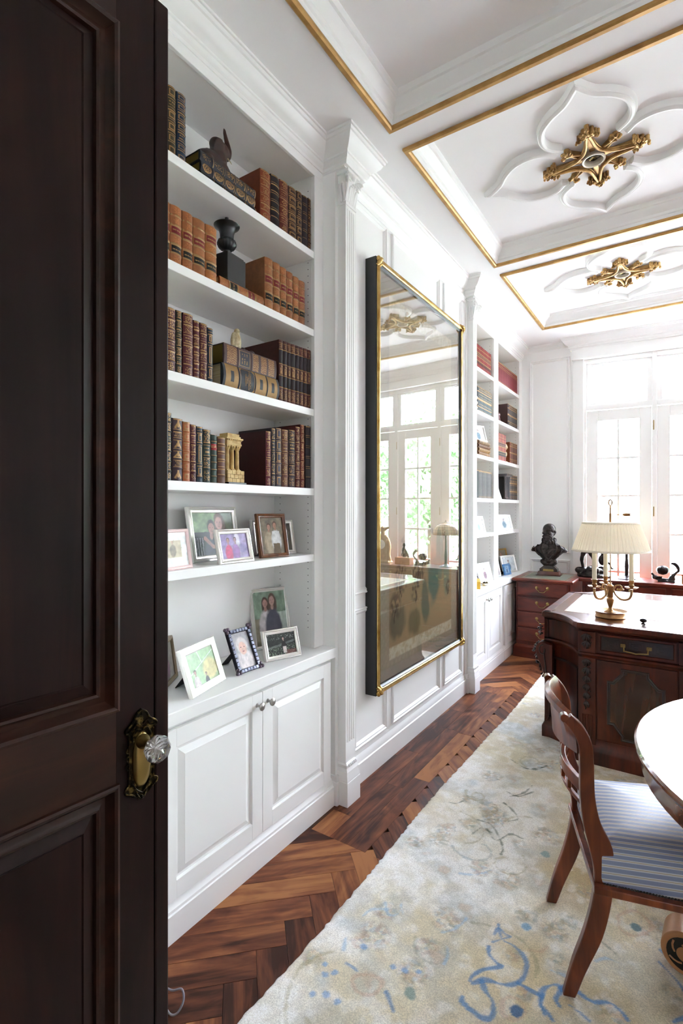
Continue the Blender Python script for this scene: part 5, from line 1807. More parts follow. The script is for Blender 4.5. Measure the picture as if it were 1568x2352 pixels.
# ivory bird on a dark root base
bd = thing('bird_figure', (-1.56, 1.525, S3 + 0.1758), (0, 0, R(0)), label='small carved ivory bird figure on a dark rooty base', cat='figurine')
r_ = M()
rr = random.Random(5)
for k in range(22):
    r_.ball((rr.uniform(-0.03, 0.03), rr.uniform(-0.045, 0.075), rr.uniform(0.004, 0.016)), (rr.uniform(0.008, 0.014), rr.uniform(0.008, 0.016), rr.uniform(0.006, 0.010)), 8, 6)
r_.box(-0.03, -0.03, 0, 0.03, 0.06, 0.008)
blob(ob('root_base', r_, mat('dark_rosewood_root', '#2a1113', 0.3), bd, smooth=180), 0.004, 3)
b_ = M()
b_.ball((0, 0, 0.052), (0.018, 0.021, 0.036), 14, 12)
b_.ball((0.004, 0, 0.085), (0.013, 0.013, 0.014), 12, 9)
b_.tube([(0.012, 0, 0.086), (0.024, 0, 0.081)], [0.005, 0.0015], 7)
for s in (-1, 1):
    b_.ball((-0.002, s * 0.02, 0.05), (0.010, 0.006, 0.032), 10, 8, Matrix.Rotation(s * 0.12, 3, 'X'))
    b_.tube([(0.003, s * 0.009, 0.03), (0.006, s * 0.010, 0.012)], 0.0075, 7)
blob(ob('bird_body', b_, IVORY, bd, smooth=180), 0.003, 3)

# ruined-temple bookend
tp = thing('temple_bookend', (-1.555, 1.475, S4), label='ochre ruined temple bookend with columns on a brick base', cat='bookend')
STONE = mat('ochre_resin_stone', '#b08d4e', 0.6, col2='#d6ba7e', nscale=35)
ob('slab', M().box(-0.055, -0.05, 0, 0.055, 0.05, 0.008), BLACKST, tp, bev=0.001)
ob('brick_core', M().box(-0.044, -0.043, 0.008, 0.044, 0.043, 0.056), mat('mortar', '#6e5630', 0.8), tp)
bk = {}
for r in range(3):
    z0 = 0.0085 + r * 0.0162
    off = 0 if r % 2 == 0 else 0.011
    ysn = [-0.045] + [q for q in (-0.0225 + off, 0.0 + off, 0.0225 + off) if q < 0.043] + [0.045]
    if off:
        ysn = [-0.045, -0.034, -0.0115, 0.011, 0.0335, 0.045]
    for a, b in zip(ysn[:-1], ysn[1:]):
        ob('brick', M().box(0.040, a + 0.0006, z0, 0.0475, b - 0.0006, z0 + 0.0152), STONE, tp, bev=0.0008)
    for a, b in ((-0.046, -0.015), (-0.014, 0.017), (0.018, 0.047)):
        ob('brick', M().box(a, -0.0475, z0, b, -0.040, z0 + 0.0152), STONE, tp, bev=0.0008)
for (x, y) in ((0.022, -0.028), (0.022, 0.0), (0.022, 0.028), (-0.02, -0.028), (-0.02, 0.028)):
    c = M().box(x - 0.011, y - 0.011, 0.056, x + 0.011, y + 0.011, 0.061)
    c.lathe([(0.010, 0.061), (0.0105, 0.064), (0.008, 0.067), (0.0075, 0.11), (0.0068, 0.142)], 20, (x, y, 0), flute=lambda a, z: 0.04 * math.cos(10 * a) if 0.066 < z < 0.143 else 0)
    for k in range(8):
        a = k * math.pi / 4
        c.tube([(x + 0.006 * math.cos(a), y + 0.006 * math.sin(a), 0.142), (x + 0.009 * math.cos(a), y + 0.009 * math.sin(a), 0.152), (x + 0.013 * math.cos(a), y + 0.013 * math.sin(a), 0.156)], 0.003, 5)
    c.box(x - 0.011, y - 0.011, 0.156, x + 0.011, y + 0.011, 0.160)
    ob('column', c, STONE, tp, smooth=40)
en = M().box(-0.034, -0.042, 0.160, 0.036, 0.042, 0.168).box(-0.032, -0.040, 0.168, 0.034, 0.040, 0.184).box(-0.038, -0.046, 0.184, 0.041, 0.046, 0.190)
en.box(-0.03, -0.036, 0.190, 0.034, 0.038, 0.198).box(-0.02, -0.03, 0.198, 0.028, 0.036, 0.209)
ob('entablature', en, STONE, tp, bev=0.0015)
for k in range(8):
    ob('dentil', M().box(0.036, -0.04 + k * 0.0105, 0.179, 0.040, -0.0345 + k * 0.0105, 0.184), STONE, tp)

# small things on the window bookcase
fg = M()
fg.ball((0, 0, 0.05), (0.035, 0.05, 0.04), 12, 9)
fg.ball((0, 0.05, 0.09), (0.025, 0.03, 0.03), 10, 8)
fg.tube([(0, 0.075, 0.085), (0, 0.1, 0.06), (0, 0.1, 0.03)], [0.013, 0.010, 0.007], 8)
for sx in (-1, 1):
    for sy in (-1, 1):
        fg.tube([(sx * 0.02, sy * 0.03, 0.04), (sx * 0.022, sy * 0.032, 0.0)], 0.013, 8)
blob(ob('elephant_figure', fg, RED, loc=(-1.56, 5.14, S2), smooth=180, label='small red brown elephant figure on the second shelf of the right window bay', cat='figurine'), 0.006, 4)
gb = thing('ivory_bust', (-1.545, 5.355, S3), label='pale ivory bust beside the russet set in the right window bay', cat='bust')
ob('bust_socle', M().lathe([(0.035, 0), (0.035, 0.01), (0.018, 0.02), (0.016, 0.05), (0.024, 0.06)], 20), IVORY, gb, smooth=40)
hb = M().ball((0, 0, 0.09), (0.03, 0.045, 0.035), 12, 9).ball((0, 0, 0.165), (0.034, 0.03, 0.042), 12, 9).tube([(0, 0, 0.1), (0, 0, 0.14)], 0.017, 10).ball((0.034, 0, 0.16), (0.008, 0.006, 0.012), 8, 6)
blob(ob('bust_head', hb, IVORY, gb, smooth=180), 0.006, 4)
mb = thing('bookstand', (-1.55, 5.30, S4), label='dark wooden columned bookstand on the fourth shelf of the right window bay', cat='bookstand')
q = M().box(-0.07, -0.09, 0, 0.07, 0.09, 0.014).box(-0.07, -0.09, 0.235, 0.07, 0.09, 0.248).box(-0.08, -0.1, 0.248, 0.08, 0.1, 0.262).box(-0.06, -0.08, 0.014, -0.05, 0.08, 0.235)
ob('cornice_and_back', q, CARVED, mb, bev=0.002)
for y in (-0.075, -0.025, 0.025, 0.075):
    ob('column', M().lathe([(0.012, 0.014), (0.012, 0.02), (0.009, 0.026), (0.008, 0.22), (0.012, 0.228), (0.012, 0.235)], 12, (0.05, y, 0)), CARVED, mb, smooth=40)
photo_frame((-1.51, 5.10, S4), 5, 18, 0.13, 0.2, 0.014, LS, ph_pale(16, '#f0f0ee'), 'white card leaning at the left of the fourth shelf, right window bay', cat='card', nx=14)
blob(ob('red_figure', M().ball((0, 0, 0.07), (0.03, 0.03, 0.06), 10, 8).ball((0, 0, 0.15), (0.024, 0.024, 0.028), 10, 8).box(-0.03, -0.03, 0, 0.03, 0.03, 0.02), RED, loc=(-1.55, 4.355, S3), smooth=180, label='small red brown figure beside the flat stack in the left window bay', cat='figurine'), 0.006, 4)
bx = thing('yellow_box', (-1.50, 4.30, CT), (0, 0, R(20)), label='small yellow box on the countertop of the left window bay', cat='box')
YEL = mat('yellow_card', '#c9a02c', 0.5)
ob('box_body', M().box(-0.05, -0.11, 0, 0.05, 0.11, 0.045), YEL, bx, bev=0.002)
ob('box_lid', M().box(-0.052, -0.112, 0.0455, 0.052, 0.112, 0.062), YEL, bx, bev=0.002)
tk = thing('glass_dish', (-1.455, 4.47, CT), label='little glass and silver dish on the countertop of the left window bay', cat='dish')
ob('dish_bowl', M().lathe([(0.02, 0), (0.022, 0.004), (0.04, 0.018), (0.044, 0.024), (0.04, 0.023), (0.02, 0.008), (0.002, 0.006)], 20, sx=1.0, sy=1.5), SILVER, tk, smooth=40)
for k in range(5):
    ob('trinket', M().ball((0.015 * math.cos(k * 1.3), 0.025 * math.sin(k * 1.3), 0.022), 0.009, 8, 6), OLDBRASS, tk, smooth=180)
# ================================================================== rug
RS = {'blue': [[(-0.529, 1.762), (-0.514, 1.73), (-0.496, 1.707), (-0.462, 1.704), (-0.427, 1.686), (-0.406, 1.652), (-0.403, 1.609), (-0.415, 1.576), (-0.443, 1.55), (-0.483, 1.537), (-0.508, 1.526), (-0.529, 1.499)], [(-0.415, 1.576), (-0.39, 1.575), (-0.353, 1.573)], [(-0.342, 1.583), (-0.341, 1.549), (-0.325, 1.521)], [(-0.527, 1.653), (-0.516, 1.626), (-0.485, 1.609), (-0.474, 1.606), (-0.493, 1.584), (-0.519, 1.557), (-0.536, 1.52), (-0.537, 1.5)], [(-0.507, 1.521), (-0.483, 1.494), (-0.459, 1.476), (-0.447, 1.439), (-0.458, 1.416), (-0.499, 1.415), (-0.532, 1.427), (-0.537, 1.44)], [(-0.527, 1.713), (-0.522, 1.747), (-0.496, 1.734), (-0.48, 1.733), (-0.499, 1.709), (-0.522, 1.679)], [(-0.884, 1.341), (-0.867, 1.342), (-0.842, 1.339)], [(-0.731, 1.327), (-0.708, 1.308), (-0.687, 1.289)], [(-0.348, 1.574), (-0.344, 1.6), (-0.32, 1.634), (-0.301, 1.629), (-0.307, 1.59), (-0.294, 1.57)], [(-0.301, 1.629), (-0.278, 1.65), (-0.238, 1.641), (-0.209, 1.641), (-0.174, 1.662), (-0.145, 1.653), (-0.128, 1.638)], [(-0.345, 1.57), (-0.341, 1.544), (-0.316, 1.528), (-0.301, 1.515)], [(-0.058, 1.955), (-0.041, 1.946), (-0.015, 1.949), (0.003, 1.955), (0.043, 1.961)], [(-0.272, 1.59), (-0.242, 1.583), (-0.216, 1.572)], [(-0.06, 1.9), (0.0, 1.84), (0.02, 1.76), (-0.02, 1.7)]],
      'pale': [[(-0.917, 1.377), (-0.933, 1.41), (-0.938, 1.425)], [(-0.9, 1.627), (-0.874, 1.592), (-0.849, 1.592), (-0.837, 1.617), (-0.849, 1.652), (-0.824, 1.617)], [(-0.937, 1.533), (-0.928, 1.573), (-0.886, 1.601)], [(-0.641, 1.577), (-0.628, 1.55), (-0.625, 1.511)], [(-0.73, 1.924), (-0.675, 1.95), (-0.632, 2.011)], [(-0.676, 1.62), (-0.643, 1.666), (-0.63, 1.723)], [(-0.228, 1.792), (-0.204, 1.822), (-0.169, 1.825)], [(-0.338, 1.679), (-0.302, 1.683), (-0.27, 1.68)]],
      'olive': [[(-0.944, 2.361), (-0.916, 2.372), (-0.897, 2.408)], [(-0.782, 2.303), (-0.723, 2.301), (-0.666, 2.232), (-0.631, 2.169), (-0.627, 2.124)], [(-0.725, 2.508), (-0.679, 2.476), (-0.634, 2.417), (-0.663, 2.369)], [(-0.733, 2.266), (-0.671, 2.203), (-0.632, 2.281), (-0.577, 2.279)], [(-0.771, 2.187), (-0.751, 2.254), (-0.705, 2.245)], [(-0.823, 2.969), (-0.72, 2.91), (-0.649, 2.968)], [(-0.74, 2.614), (-0.682, 2.602), (-0.627, 2.69)], [(-0.733, 2.902), (-0.671, 2.923), (-0.629, 3.003)], [(-0.714, 2.581), (-0.668, 2.646), (-0.646, 2.748)], [(-0.22, 1.882), (-0.191, 1.866), (-0.166, 1.847)]],
      'peach': [[(-0.188, 2.036), (-0.139, 2.095), (-0.084, 2.05), (-0.126, 1.975), (-0.173, 1.974), (-0.188, 2.036)], [(-0.435, 1.492), (-0.42, 1.519), (-0.389, 1.523), (-0.373, 1.495), (-0.39, 1.459), (-0.424, 1.455), (-0.435, 1.492)], [(-0.841, 1.302), (-0.829, 1.329), (-0.797, 1.35), (-0.758, 1.351), (-0.758, 1.303), (-0.8, 1.281), (-0.841, 1.302)], [(-0.413, 1.716), (-0.382, 1.73), (-0.369, 1.76)]],
      'spots': [(-0.935, 1.3), (-0.918, 1.272), (-0.896, 1.297), (-0.912, 1.2), (-0.876, 1.221), (-0.838, 1.224), (-0.754, 1.415), (-0.714, 1.422), (-0.682, 1.44), (-0.442, 1.809), (-0.87, 1.423)],
      'big': [(-0.392, 1.487, '#3f6f9e'), (-0.672, 1.364, '#8fa39a'), (-0.134, 2.016, '#5d7f86'), (-0.473, 2.228, '#8ea6a6'), (-0.444, 1.808, '#90b6cf')],
      'patch': [(-0.788, 1.905), (-0.797, 1.332), (-0.653, 1.513), (-0.57, 1.951), (-0.64, 1.766), (-0.724, 2.259), (-0.447, 2.043), (-0.894, 1.957)]}
RX0, RX1, RY0, RY1 = -1.03, 1.55, 0.25, 4.75


def rug_col(u, v):
    x, y = RX0 + u * (RX1 - RX0), RY0 + v * (RY1 - RY0)
    c = np.empty((len(u), 3))
    c[:] = hx('#f6f4ee')
    n = fbm(x * 3.1, y * 3.1, 1, 5)
    put(c, np.clip((n - 0.5) * 5, 0, 1), hx('#cdbb90'), 0.55)
    n2 = fbm(x * 5 + 9, y * 5, 2, 4)
    put(c, np.clip((n2 - 0.52) * 6, 0, 1), hx('#dccfa8'), 0.5)
    n3 = fbm(x * 7 + 3, y * 6, 3, 4)
    put(c, np.clip((n3 - 0.58) * 8, 0, 1), hx('#b9b9b2'), 0.45)
    n4 = fbm(x * 4.4 + 20, y * 4.4 + 7, 6, 4)
    put(c, np.clip((n4 - 0.6) * 8, 0, 1), hx('#c4d3dc'), 0.5)
    # tan towards the right: rug's own tone plus painted shade around the chair
    tan_shade = np.clip((x + 0.62 + 0.22 * (fbm(x * 2.3, y * 2.3, 41) - 0.5)) / 0.25, 0, 1)
    put(c, tan_shade, hx('#d3bd8c'), 0.5)
    put(c, tan_shade * np.clip((fbm(x * 6, y * 6, 44) - 0.45) * 5, 0, 1), hx('#a98f5c'), 0.5)
    def sd(pts):
        P_ = np.array(pts)
        w = (x > P_[:, 0].min() - 0.05) & (x < P_[:, 0].max() + 0.05) & (y > P_[:, 1].min() - 0.05) & (y < P_[:, 1].max() + 0.05)
        d = np.full(len(x), 1.0)
        d[w] = segdist(x[w], y[w], pts)
        return d
    wob = 0.008 * (fbm(x * 40, y * 40, 8) - 0.5) * 2
    fade = 0.55 + 0.6 * fbm(x * 14, y * 14, 9)
    # invented continuation of the vine work over the rest of the field
    rr = np.random.default_rng(8)
    for k in range(70):
        px, py = rr.uniform(-0.95, 1.6), rr.uniform(0.3, 4.6)
        a = rr.uniform(0, 6.28)
        pts = [(px, py)]
        t_ = rr.uniform(-0.9, 0.9)
        for q in range(9):
            a += t_ * (0.5 + 0.12 * q)
            pts.append((pts[-1][0] + 0.035 * math.cos(a), pts[-1][1] + 0.035 * math.sin(a)))
        near = px > -0.45 and py < 1.9
        col = ('#4a7db2', '#7aa6c9') [k % 2] if near else ('#8a8a66', '#93a7ab', '#a39a6a', '#b79a7a')[k % 4]
        w = np.abs(x - px) < 0.4
        w &= np.abs(y - py) < 0.4
        d = segdist(x[w], y[w], pts) + wob[w]
        mk = np.zeros(len(x))
        mk[w] = np.clip((0.006 - d) * 300, 0, 1)
        put(c, mk * fade, hx(col), 0.8 if near else 0.55)
    for (px, py) in RS['patch'] + [(-0.3, 1.15), (-0.75, 2.75), (-0.85, 3.2), (-0.55, 2.55), (-0.7, 0.9), (0.1, 1.2), (-0.3, 2.7)]:
        r = np.hypot(x - px, y - py) / 0.085 + 0.9 * (fbm(x * 30, y * 30, 14) - 0.5)
        put(c, np.clip((1 - r) * 1.3, 0, 1) * fade, hx('#a3b0b4'), 0.45)
        put(c, np.clip((0.3 - r) * 5, 0, 1), hx('#d0b296'), 0.45)
    # faded flower heads: broken flecks of several colours
    for k in range(150):
        px, py, rad = rr.uniform(-1.0, 0.9), rr.uniform(0.4, 4.4), rr.uniform(0.03, 0.075)
        w = (np.abs(x - px) < rad * 1.2) & (np.abs(y - py) < rad * 1.2)
        if not w.any():
            continue
        r = np.hypot(x[w] - px, y[w] - py) / rad
        for q, col in enumerate((('#8fa9ba', '#c4a184', '#8c8a68'), ('#7e9db8', '#a9a58a', '#b98f74'), ('#9aa6a4', '#7f8c78', '#c9b08c'))[k % 3]):
            mk = np.zeros(len(x))
            mk[w] = (vnoise(x[w] * 75 + q * 31 + k, y[w] * 75, q) > 0.6) * np.clip((1 - r) * 2.2, 0, 1)
            put(c, mk, hx(col), 0.42)
    gr = fbm(x * 26, y * 26, 71, 3)
    put(c, np.clip((gr - 0.5) * 5, 0, 1), hx('#c0b18e'), 0.22)
    put(c, np.clip((0.46 - gr) * 6, 0, 1), hx('#ffffff'), 0.35)
    for l in RS['pale']:
        put(c, np.clip((0.006 - sd(catmull(l, 4)) - wob) * 250, 0, 1) * fade, hx('#9dc0da'), 0.6)
    for l in RS['olive']:
        put(c, np.clip((0.0055 - sd(catmull(l, 4)) - wob) * 250, 0, 1) * fade, hx('#55624f'), 0.8)
    for l in RS['peach']:
        put(c, np.clip((0.008 - sd(catmull(l, 4)) - wob) * 200, 0, 1) * fade, hx('#c79b80'), 0.45)
    for i, l in enumerate(RS['blue']):
        ww = 0.0075 if i in (0, 3, 4, 8, 9, 11) else 0.006
        wv = ww * (0.45 + 1.15 * vnoise(x * 24 + i, y * 24, 61))
        put(c, np.clip((wv - sd(catmull(l, 5)) - wob * 0.3) * 300, 0, 1) * np.clip(fade + 0.15, 0, 1), hx('#4f86bb'), 0.8)
    for (px, py) in RS['spots']:
        put(c, np.clip((0.0115 - np.hypot(x - px, y - py) - wob) * 300, 0, 1), hx('#73a2cf'), 0.7)
    for (px, py, col) in RS['big']:
        put(c, np.clip((0.02 - np.hypot(x - px, y - py) - wob) * 260, 0, 1), hx(col), 0.9)
    return c


def rug_pos(u, v):
    x, y = RX0 + u * (RX1 - RX0), RY0 + v * (RY1 - RY0)
    edge = np.clip(1 - u * (RX1 - RX0) / 0.05, 0, 1)
    x = x + edge * 0.012 * (vnoise(y * 1.3, y * 0, 3) - 0.5) * 2 + edge * 0.004 * (vnoise(y * 60, y * 0, 5) - 0.5) * 2
    x = x + edge * 0.012 * np.clip((y - 3.2) * 3, 0, 1)
    z = 0.009 - 0.006 * np.clip(1 - u * (RX1 - RX0) / 0.012, 0, 1)
    return x, y, z


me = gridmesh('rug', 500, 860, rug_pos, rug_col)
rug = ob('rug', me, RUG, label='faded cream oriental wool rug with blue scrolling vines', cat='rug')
sk = rug.modifiers.new('thickness', 'SOLIDIFY')
sk.thickness = 0.008
sk.offset = -1
ZR = 0.0095

# ================================================================== chair
ch = thing('dining_chair', (-0.279, 1.625, ZR), (0, 0, math.atan2(0.324, 0.946)), label='walnut sabre-leg side chair with blue and cream striped seat', cat='chair')
# local: x forward, y towards the far side (0 = near stile), z up
STR = [(0.000, 0.0), (0.030, 0.10), (0.066, 0.20), (0.088, 0.30), (0.094, 0.38), (0.086, 0.45), (0.062, 0.52), (0.050, 0.60), (0.048, 0.70), (0.042, 0.755), (0.022, 0.795), (-0.004, 0.822)]
WID = [0.034, 0.042, 0.050, 0.050, 0.052, 0.062, 0.048, 0.040, 0.038, 0.038, 0.036, 0.030]
C = catmull([(x, z) for x, z in STR], 4)
Wd = catmull([(w, 0) for w in WID], 4)


def stile(y, t=0.026):
    m = M()
    v, f = [], []
    n = len(C)
    for i in range(n):
        a, b = C[max(0, i - 1)], C[min(n - 1, i + 1)]
        d = Vector((b[0] - a[0], b[1] - a[1])).normalized()
        nx, nz = d.y, -d.x
        w = Wd[i][0] / 2
        tt = t / 2 * (0.85 if C[i][1] < 0.1 else 1)
        if i == 0:
            nx, nz = 1, 0
        for (su, sv) in ((-1, -1), (-1, 1), (1, 1), (1, -1)):
            v.append((C[i][0] + nx * w * su, y + tt * sv, C[i][1] + nz * w * su))
    for i in range(n - 1):
        for k in range(4):
            f.append((i * 4 + k, i * 4 + (k + 1) % 4, i * 4 + 4 + (k + 1) % 4, i * 4 + 4 + k))
    f += [(3, 2, 1, 0), tuple((n - 1) * 4 + k for k in range(4))]
    return m.add(v, f)


for y in (0.0, 0.37):
    o = ob('stile_and_rear_leg', stile(y), CHAIRW, ch, smooth=40, bev=0.003)
    if True:
        ob('scroll_end', M().tube([(-0.012, y - (0.0125 if y == 0 else 0.016), 0.822), (-0.012, y + 0.0135, 0.822)], 0.0125, 14), CHAIRW, o, smooth=40, bev=0.002)
# crest rail: concave tablet between the stiles, rolled over at the top
m = M()
v, f = [], []
sec = [(-0.012, 0.825), (0.002, 0.832), (0.012, 0.822), (0.022, 0.79), (0.026, 0.745), (0.024, 0.715), (0.012, 0.715), (0.010, 0.75), (0.004, 0.79), (-0.012, 0.805)]
ny = 14
for i in range(ny + 1):
    t = i / ny
    bow = -0.042 * math.sin(math.pi * t)
    drop = 0.012 * math.sin(math.pi * t)
    for (x, z) in sec:
        v.append((x + bow + 0.012, 0.006 + t * 0.358, z + drop * (1 if z > 0.78 else -1.2)))
k_ = len(sec)
for i in range(ny):
    for k in range(k_):
        f.append((i * k_ + k, i * k_ + (k + 1) % k_, (i + 1) * k_ + (k + 1) % k_, (i + 1) * k_ + k))
f += [tuple(range(k_)), tuple(ny * k_ + k for k in range(k_ - 1, -1, -1))]
ob('crest_rail', m.add(v, f), CHAIRW, ch, smooth=40)


def bowrail(z0, z1, x0, bow, th):
    m = M()
    v, f = [], []
    for i in range(ny + 1):
        t = i / ny
        b = -bow * math.sin(math.pi * t)
        for (x, z) in ((x0 - th, z0), (x0, z0), (x0, z1), (x0 - th, z1)):
            v.append((x + b, 0.012 + t * 0.346, z))
    for i in range(ny):
        for k in range(4):
            f.append((i * 4 + k, i * 4 + (k + 1) % 4, i * 4 + 4 + (k + 1) % 4, i * 4 + 4 + k))
    f += [(0, 1, 2, 3), tuple(ny * 4 + k for k in (3, 2, 1, 0))]
    return m.add(v, f)


ob('back_splat_rail', bowrail(0.585, 0.622, 0.062, 0.038, 0.016), CHAIRW, ch, smooth=30, bev=0.002)
ob('back_lower_rail', bowrail(0.548, 0.560, 0.058, 0.038, 0.012), CHAIRW, ch, smooth=30, bev=0.002)
for t in (0.3, 0.5, 0.7):
    ob('rail_block', M().box(0.044 - 0.038 * math.sin(math.pi * t), 0.012 + t * 0.346 - 0.012, 0.56, 0.056 - 0.038 * math.sin(math.pi * t), 0.012 + t * 0.346 + 0.012, 0.585), CHAIRW, ch, bev=0.002)
# seat frame and upholstery
seatw = lambda x: 0.03 * (x - 0.1) / 0.42
rail = M()
out = [(0.085, -0.012), (0.085, 0.382), (0.53, 0.415), (0.53, -0.045)]
rail.sweep(out, [(-0.0, 0.332), (0.0, 0.354), (-0.022, 0.354), (-0.022, 0.332)], closed=True)
ob('seat_rail', rail, CHAIRW, ch, bev=0.003)
bdm = M()
path = [(0.095, -0.014), (0.532, -0.047)]
for i in range(58):
    t = i / 57
    bdm.ball((path[0][0] + t * (path[1][0] - path[0][0]), path[0][1] + t * (path[1][1] - path[0][1]), 0.353), (0.0045, 0.004, 0.005), 6, 5)
ob('gimp_braid', bdm, CARVED, ch, smooth=180, kind='stuff')


def stripe(x, y, z):
    s = (y * 1.0 + 0) / 0.0215
    s = s - np.floor(s)
    c = np.empty((len(x), 3))
    c[:] = hx('#8f9cba')
    put(c, (s < 0.34) * 1.0, hx('#cfd0d2'))
    put(c, ((s > 0.12) & (s < 0.22)) * 1.0, hx('#b5a78a'))
    return c


def seat_mesh():
    n = 96
    pr = [(0.0, 0.354), (-0.004, 0.37), (-0.003, 0.43), (0.012, 0.462), (0.035, 0.477), (0.08, 0.485), (0.14, 0.489), (0.19, 0.490)]
    vs, fs = [], []
    def outl(ins):
        a = [(0.09 + ins, -0.012 + ins), (0.09 + ins, 0.382 - ins), (0.53 - ins, 0.415 - ins), (0.53 - ins, -0.045 + ins)]
        return a
    nn = 24
    for (ins, z) in pr:
        q = outl(max(ins, -0.004))
        for e_ in range(4):
            a, b = q[e_], q[(e_ + 1) % 4]
            for k in range(nn):
                t = k / nn
                x, y = a[0] + t * (b[0] - a[0]), a[1] + t * (b[1] - a[1])
                vs.append((x, y, z))
    N_ = 4 * nn
    for i in range(len(pr) - 1):
        for k in range(N_):
            fs.append((i * N_ + k, i * N_ + (k + 1) % N_, (i + 1) * N_ + (k + 1) % N_, (i + 1) * N_ + k))
    fs.append(tuple((len(pr) - 1) * N_ + k for k in range(N_)))
    return M().add(vs, fs)


sm_, nt_, b_ = newmat('striped_silk_seat')
tc_ = nd(nt_, 'ShaderNodeTexCoord')
sp_ = nd(nt_, 'ShaderNodeSeparateXYZ', {0: tc_.outputs['Object']})
# stripes run front to back over the seat and continue down the side
md = nd(nt_, 'ShaderNodeMath', {0: sp_.outputs['Y'], 1: 0.021}, operation='DIVIDE')
zz_ = nd(nt_, 'ShaderNodeMath', {0: sp_.outputs['Z'], 1: 0.021}, operation='DIVIDE')
ad_ = nd(nt_, 'ShaderNodeMath', {0: md.outputs[0], 1: zz_.outputs[0]}, operation='ADD')
fr_ = nd(nt_, 'ShaderNodeMath', {0: ad_.outputs[0]}, operation='FRACT')
rp_ = nd(nt_, 'ShaderNodeValToRGB', {'Fac': fr_.outputs[0]})
cr_ = rp_.color_ramp
cr_.interpolation = 'LINEAR'
cr_.elements[0].position, cr_.elements[0].color = 0.0, hexc('#8794b5')
cr_.elements[1].position, cr_.elements[1].color = 1.0, hexc('#8794b5')
for p, col in ((0.5, '#8794b5'), (0.55, '#d2d4d8'), (0.68, '#cfd0d2'), (0.71, '#b3a27c'), (0.77, '#b3a27c'), (0.8, '#d2d4d8'), (0.93, '#d0d2d6'), (0.97, '#8794b5')):
    e_ = cr_.elements.new(p)
    e_.color = hexc(col)
nt_.links.new(rp_.outputs[0], b_.inputs['Base Color'])
b_.inputs['Roughness'].default_value = 0.42
b_.inputs['Sheen Weight'].default_value = 0.4
ob('seat_cushion', seat_mesh(), sm_, ch, smooth=60)
for y in (-0.02, 0.39):
    ob('front_leg', M().tube(catmull([(0.495, y, 0.36), (0.515, y, 0.26), (0.54, y, 0.12), (0.575, y, 0.0)], 5), [0.026] * 4 + [0.024] * 4 + [0.021] * 4 + [0.018] * 4, 4), CHAIRW, ch, smooth=30, bev=0.003)

# ================================================================== round table
TX, TY, TR = 0.587, 1.887, 0.713
tb = thing('round_table', (TX, TY, ZR), label='round walnut pedestal table at the right with glossy top', cat='table')
z = 0.74 - ZR
ob('table_top', M().lathe([(TR - 0.06, z - 0.022), (TR - 0.004, z - 0.020), (TR, z - 0.014), (TR, z - 0.006), (TR - 0.006, z)], 96), TABLEW, tb, smooth=30)
ob('apron', M().lathe([(TR - 0.09, z - 0.085), (TR - 0.022, z - 0.085), (TR - 0.018, z - 0.080), (TR - 0.02, z - 0.03), (TR - 0.016, z - 0.022), (TR - 0.09, z - 0.0225)], 96), TABLEW, tb, smooth=30)
ob('pedestal', M().lathe([(0.24, 0.06), (0.24, 0.09), (0.12, 0.11), (0.09, 0.2), (0.075, 0.4), (0.085, 0.56), (0.13, 0.62), (0.2, 0.645)], 24), TABLEW, tb, smooth=40)
INL = mat('ebony_inlay', '#12110f', 0.3)
SAT = mat('satinwood_scroll', '#a9744a', 0.35, col2='#c08a5c', nscale=12)
for k in range(4):
    # scroll foot with an ebony ring and pale roundel on its end
    a = math.atan2(1.935 - TY, -0.028 - TX) + k * math.pi / 2
    ft = thing('scroll_foot', (0, 0, 0), (0, 0, a), par=tb)
    fm = M().tube(catmull([(0.12, 0, 0.085), (0.3, 0, 0.10), (0.42, 0, 0.075), (0.52, 0, 0.055)], 4), [0.055] * 13, 10)
    ob('foot_arm', fm, TABLEW, ft, smooth=40)
    ob('foot_scroll', M().tube([(0.575, -0.05, 0.068), (0.575, 0.05, 0.068)], 0.066, 28), SAT, ft, smooth=40, bev=0.004)
    for s in (-1, 1):
        rg = M()
        n = 28
        vv = []
        for (rr_, yy) in ((0.05, 0.0505), (0.05, 0.0525), (0.024, 0.0525), (0.024, 0.0505)):
            vv += [(0.575 + rr_ * math.cos(2 * math.pi * q / n), s * yy, 0.068 + rr_ * math.sin(2 * math.pi * q / n)) for q in range(n)]
        ff = [(i * n + q, i * n + (q + 1) % n, ((i + 1) % 4) * n + (q + 1) % n, ((i + 1) % 4) * n + q) for i in range(4) for q in range(n)]
        ob('ebony_ring', rg.add(vv, ff), INL, ft)
        cu = M()
        for q in range(5):
            t_ = q * 2 * math.pi / 5
            cu.tube([(0.575 + (0.028 + 0.006 * j) * math.cos(t_ + 0.28 * j), s * 0.0528, 0.068 + (0.028 + 0.006 * j) * math.sin(t_ + 0.28 * j)) for j in range(4)], 0.003, 5)
        ob('inlaid_scrolls', cu, SAT, ft)

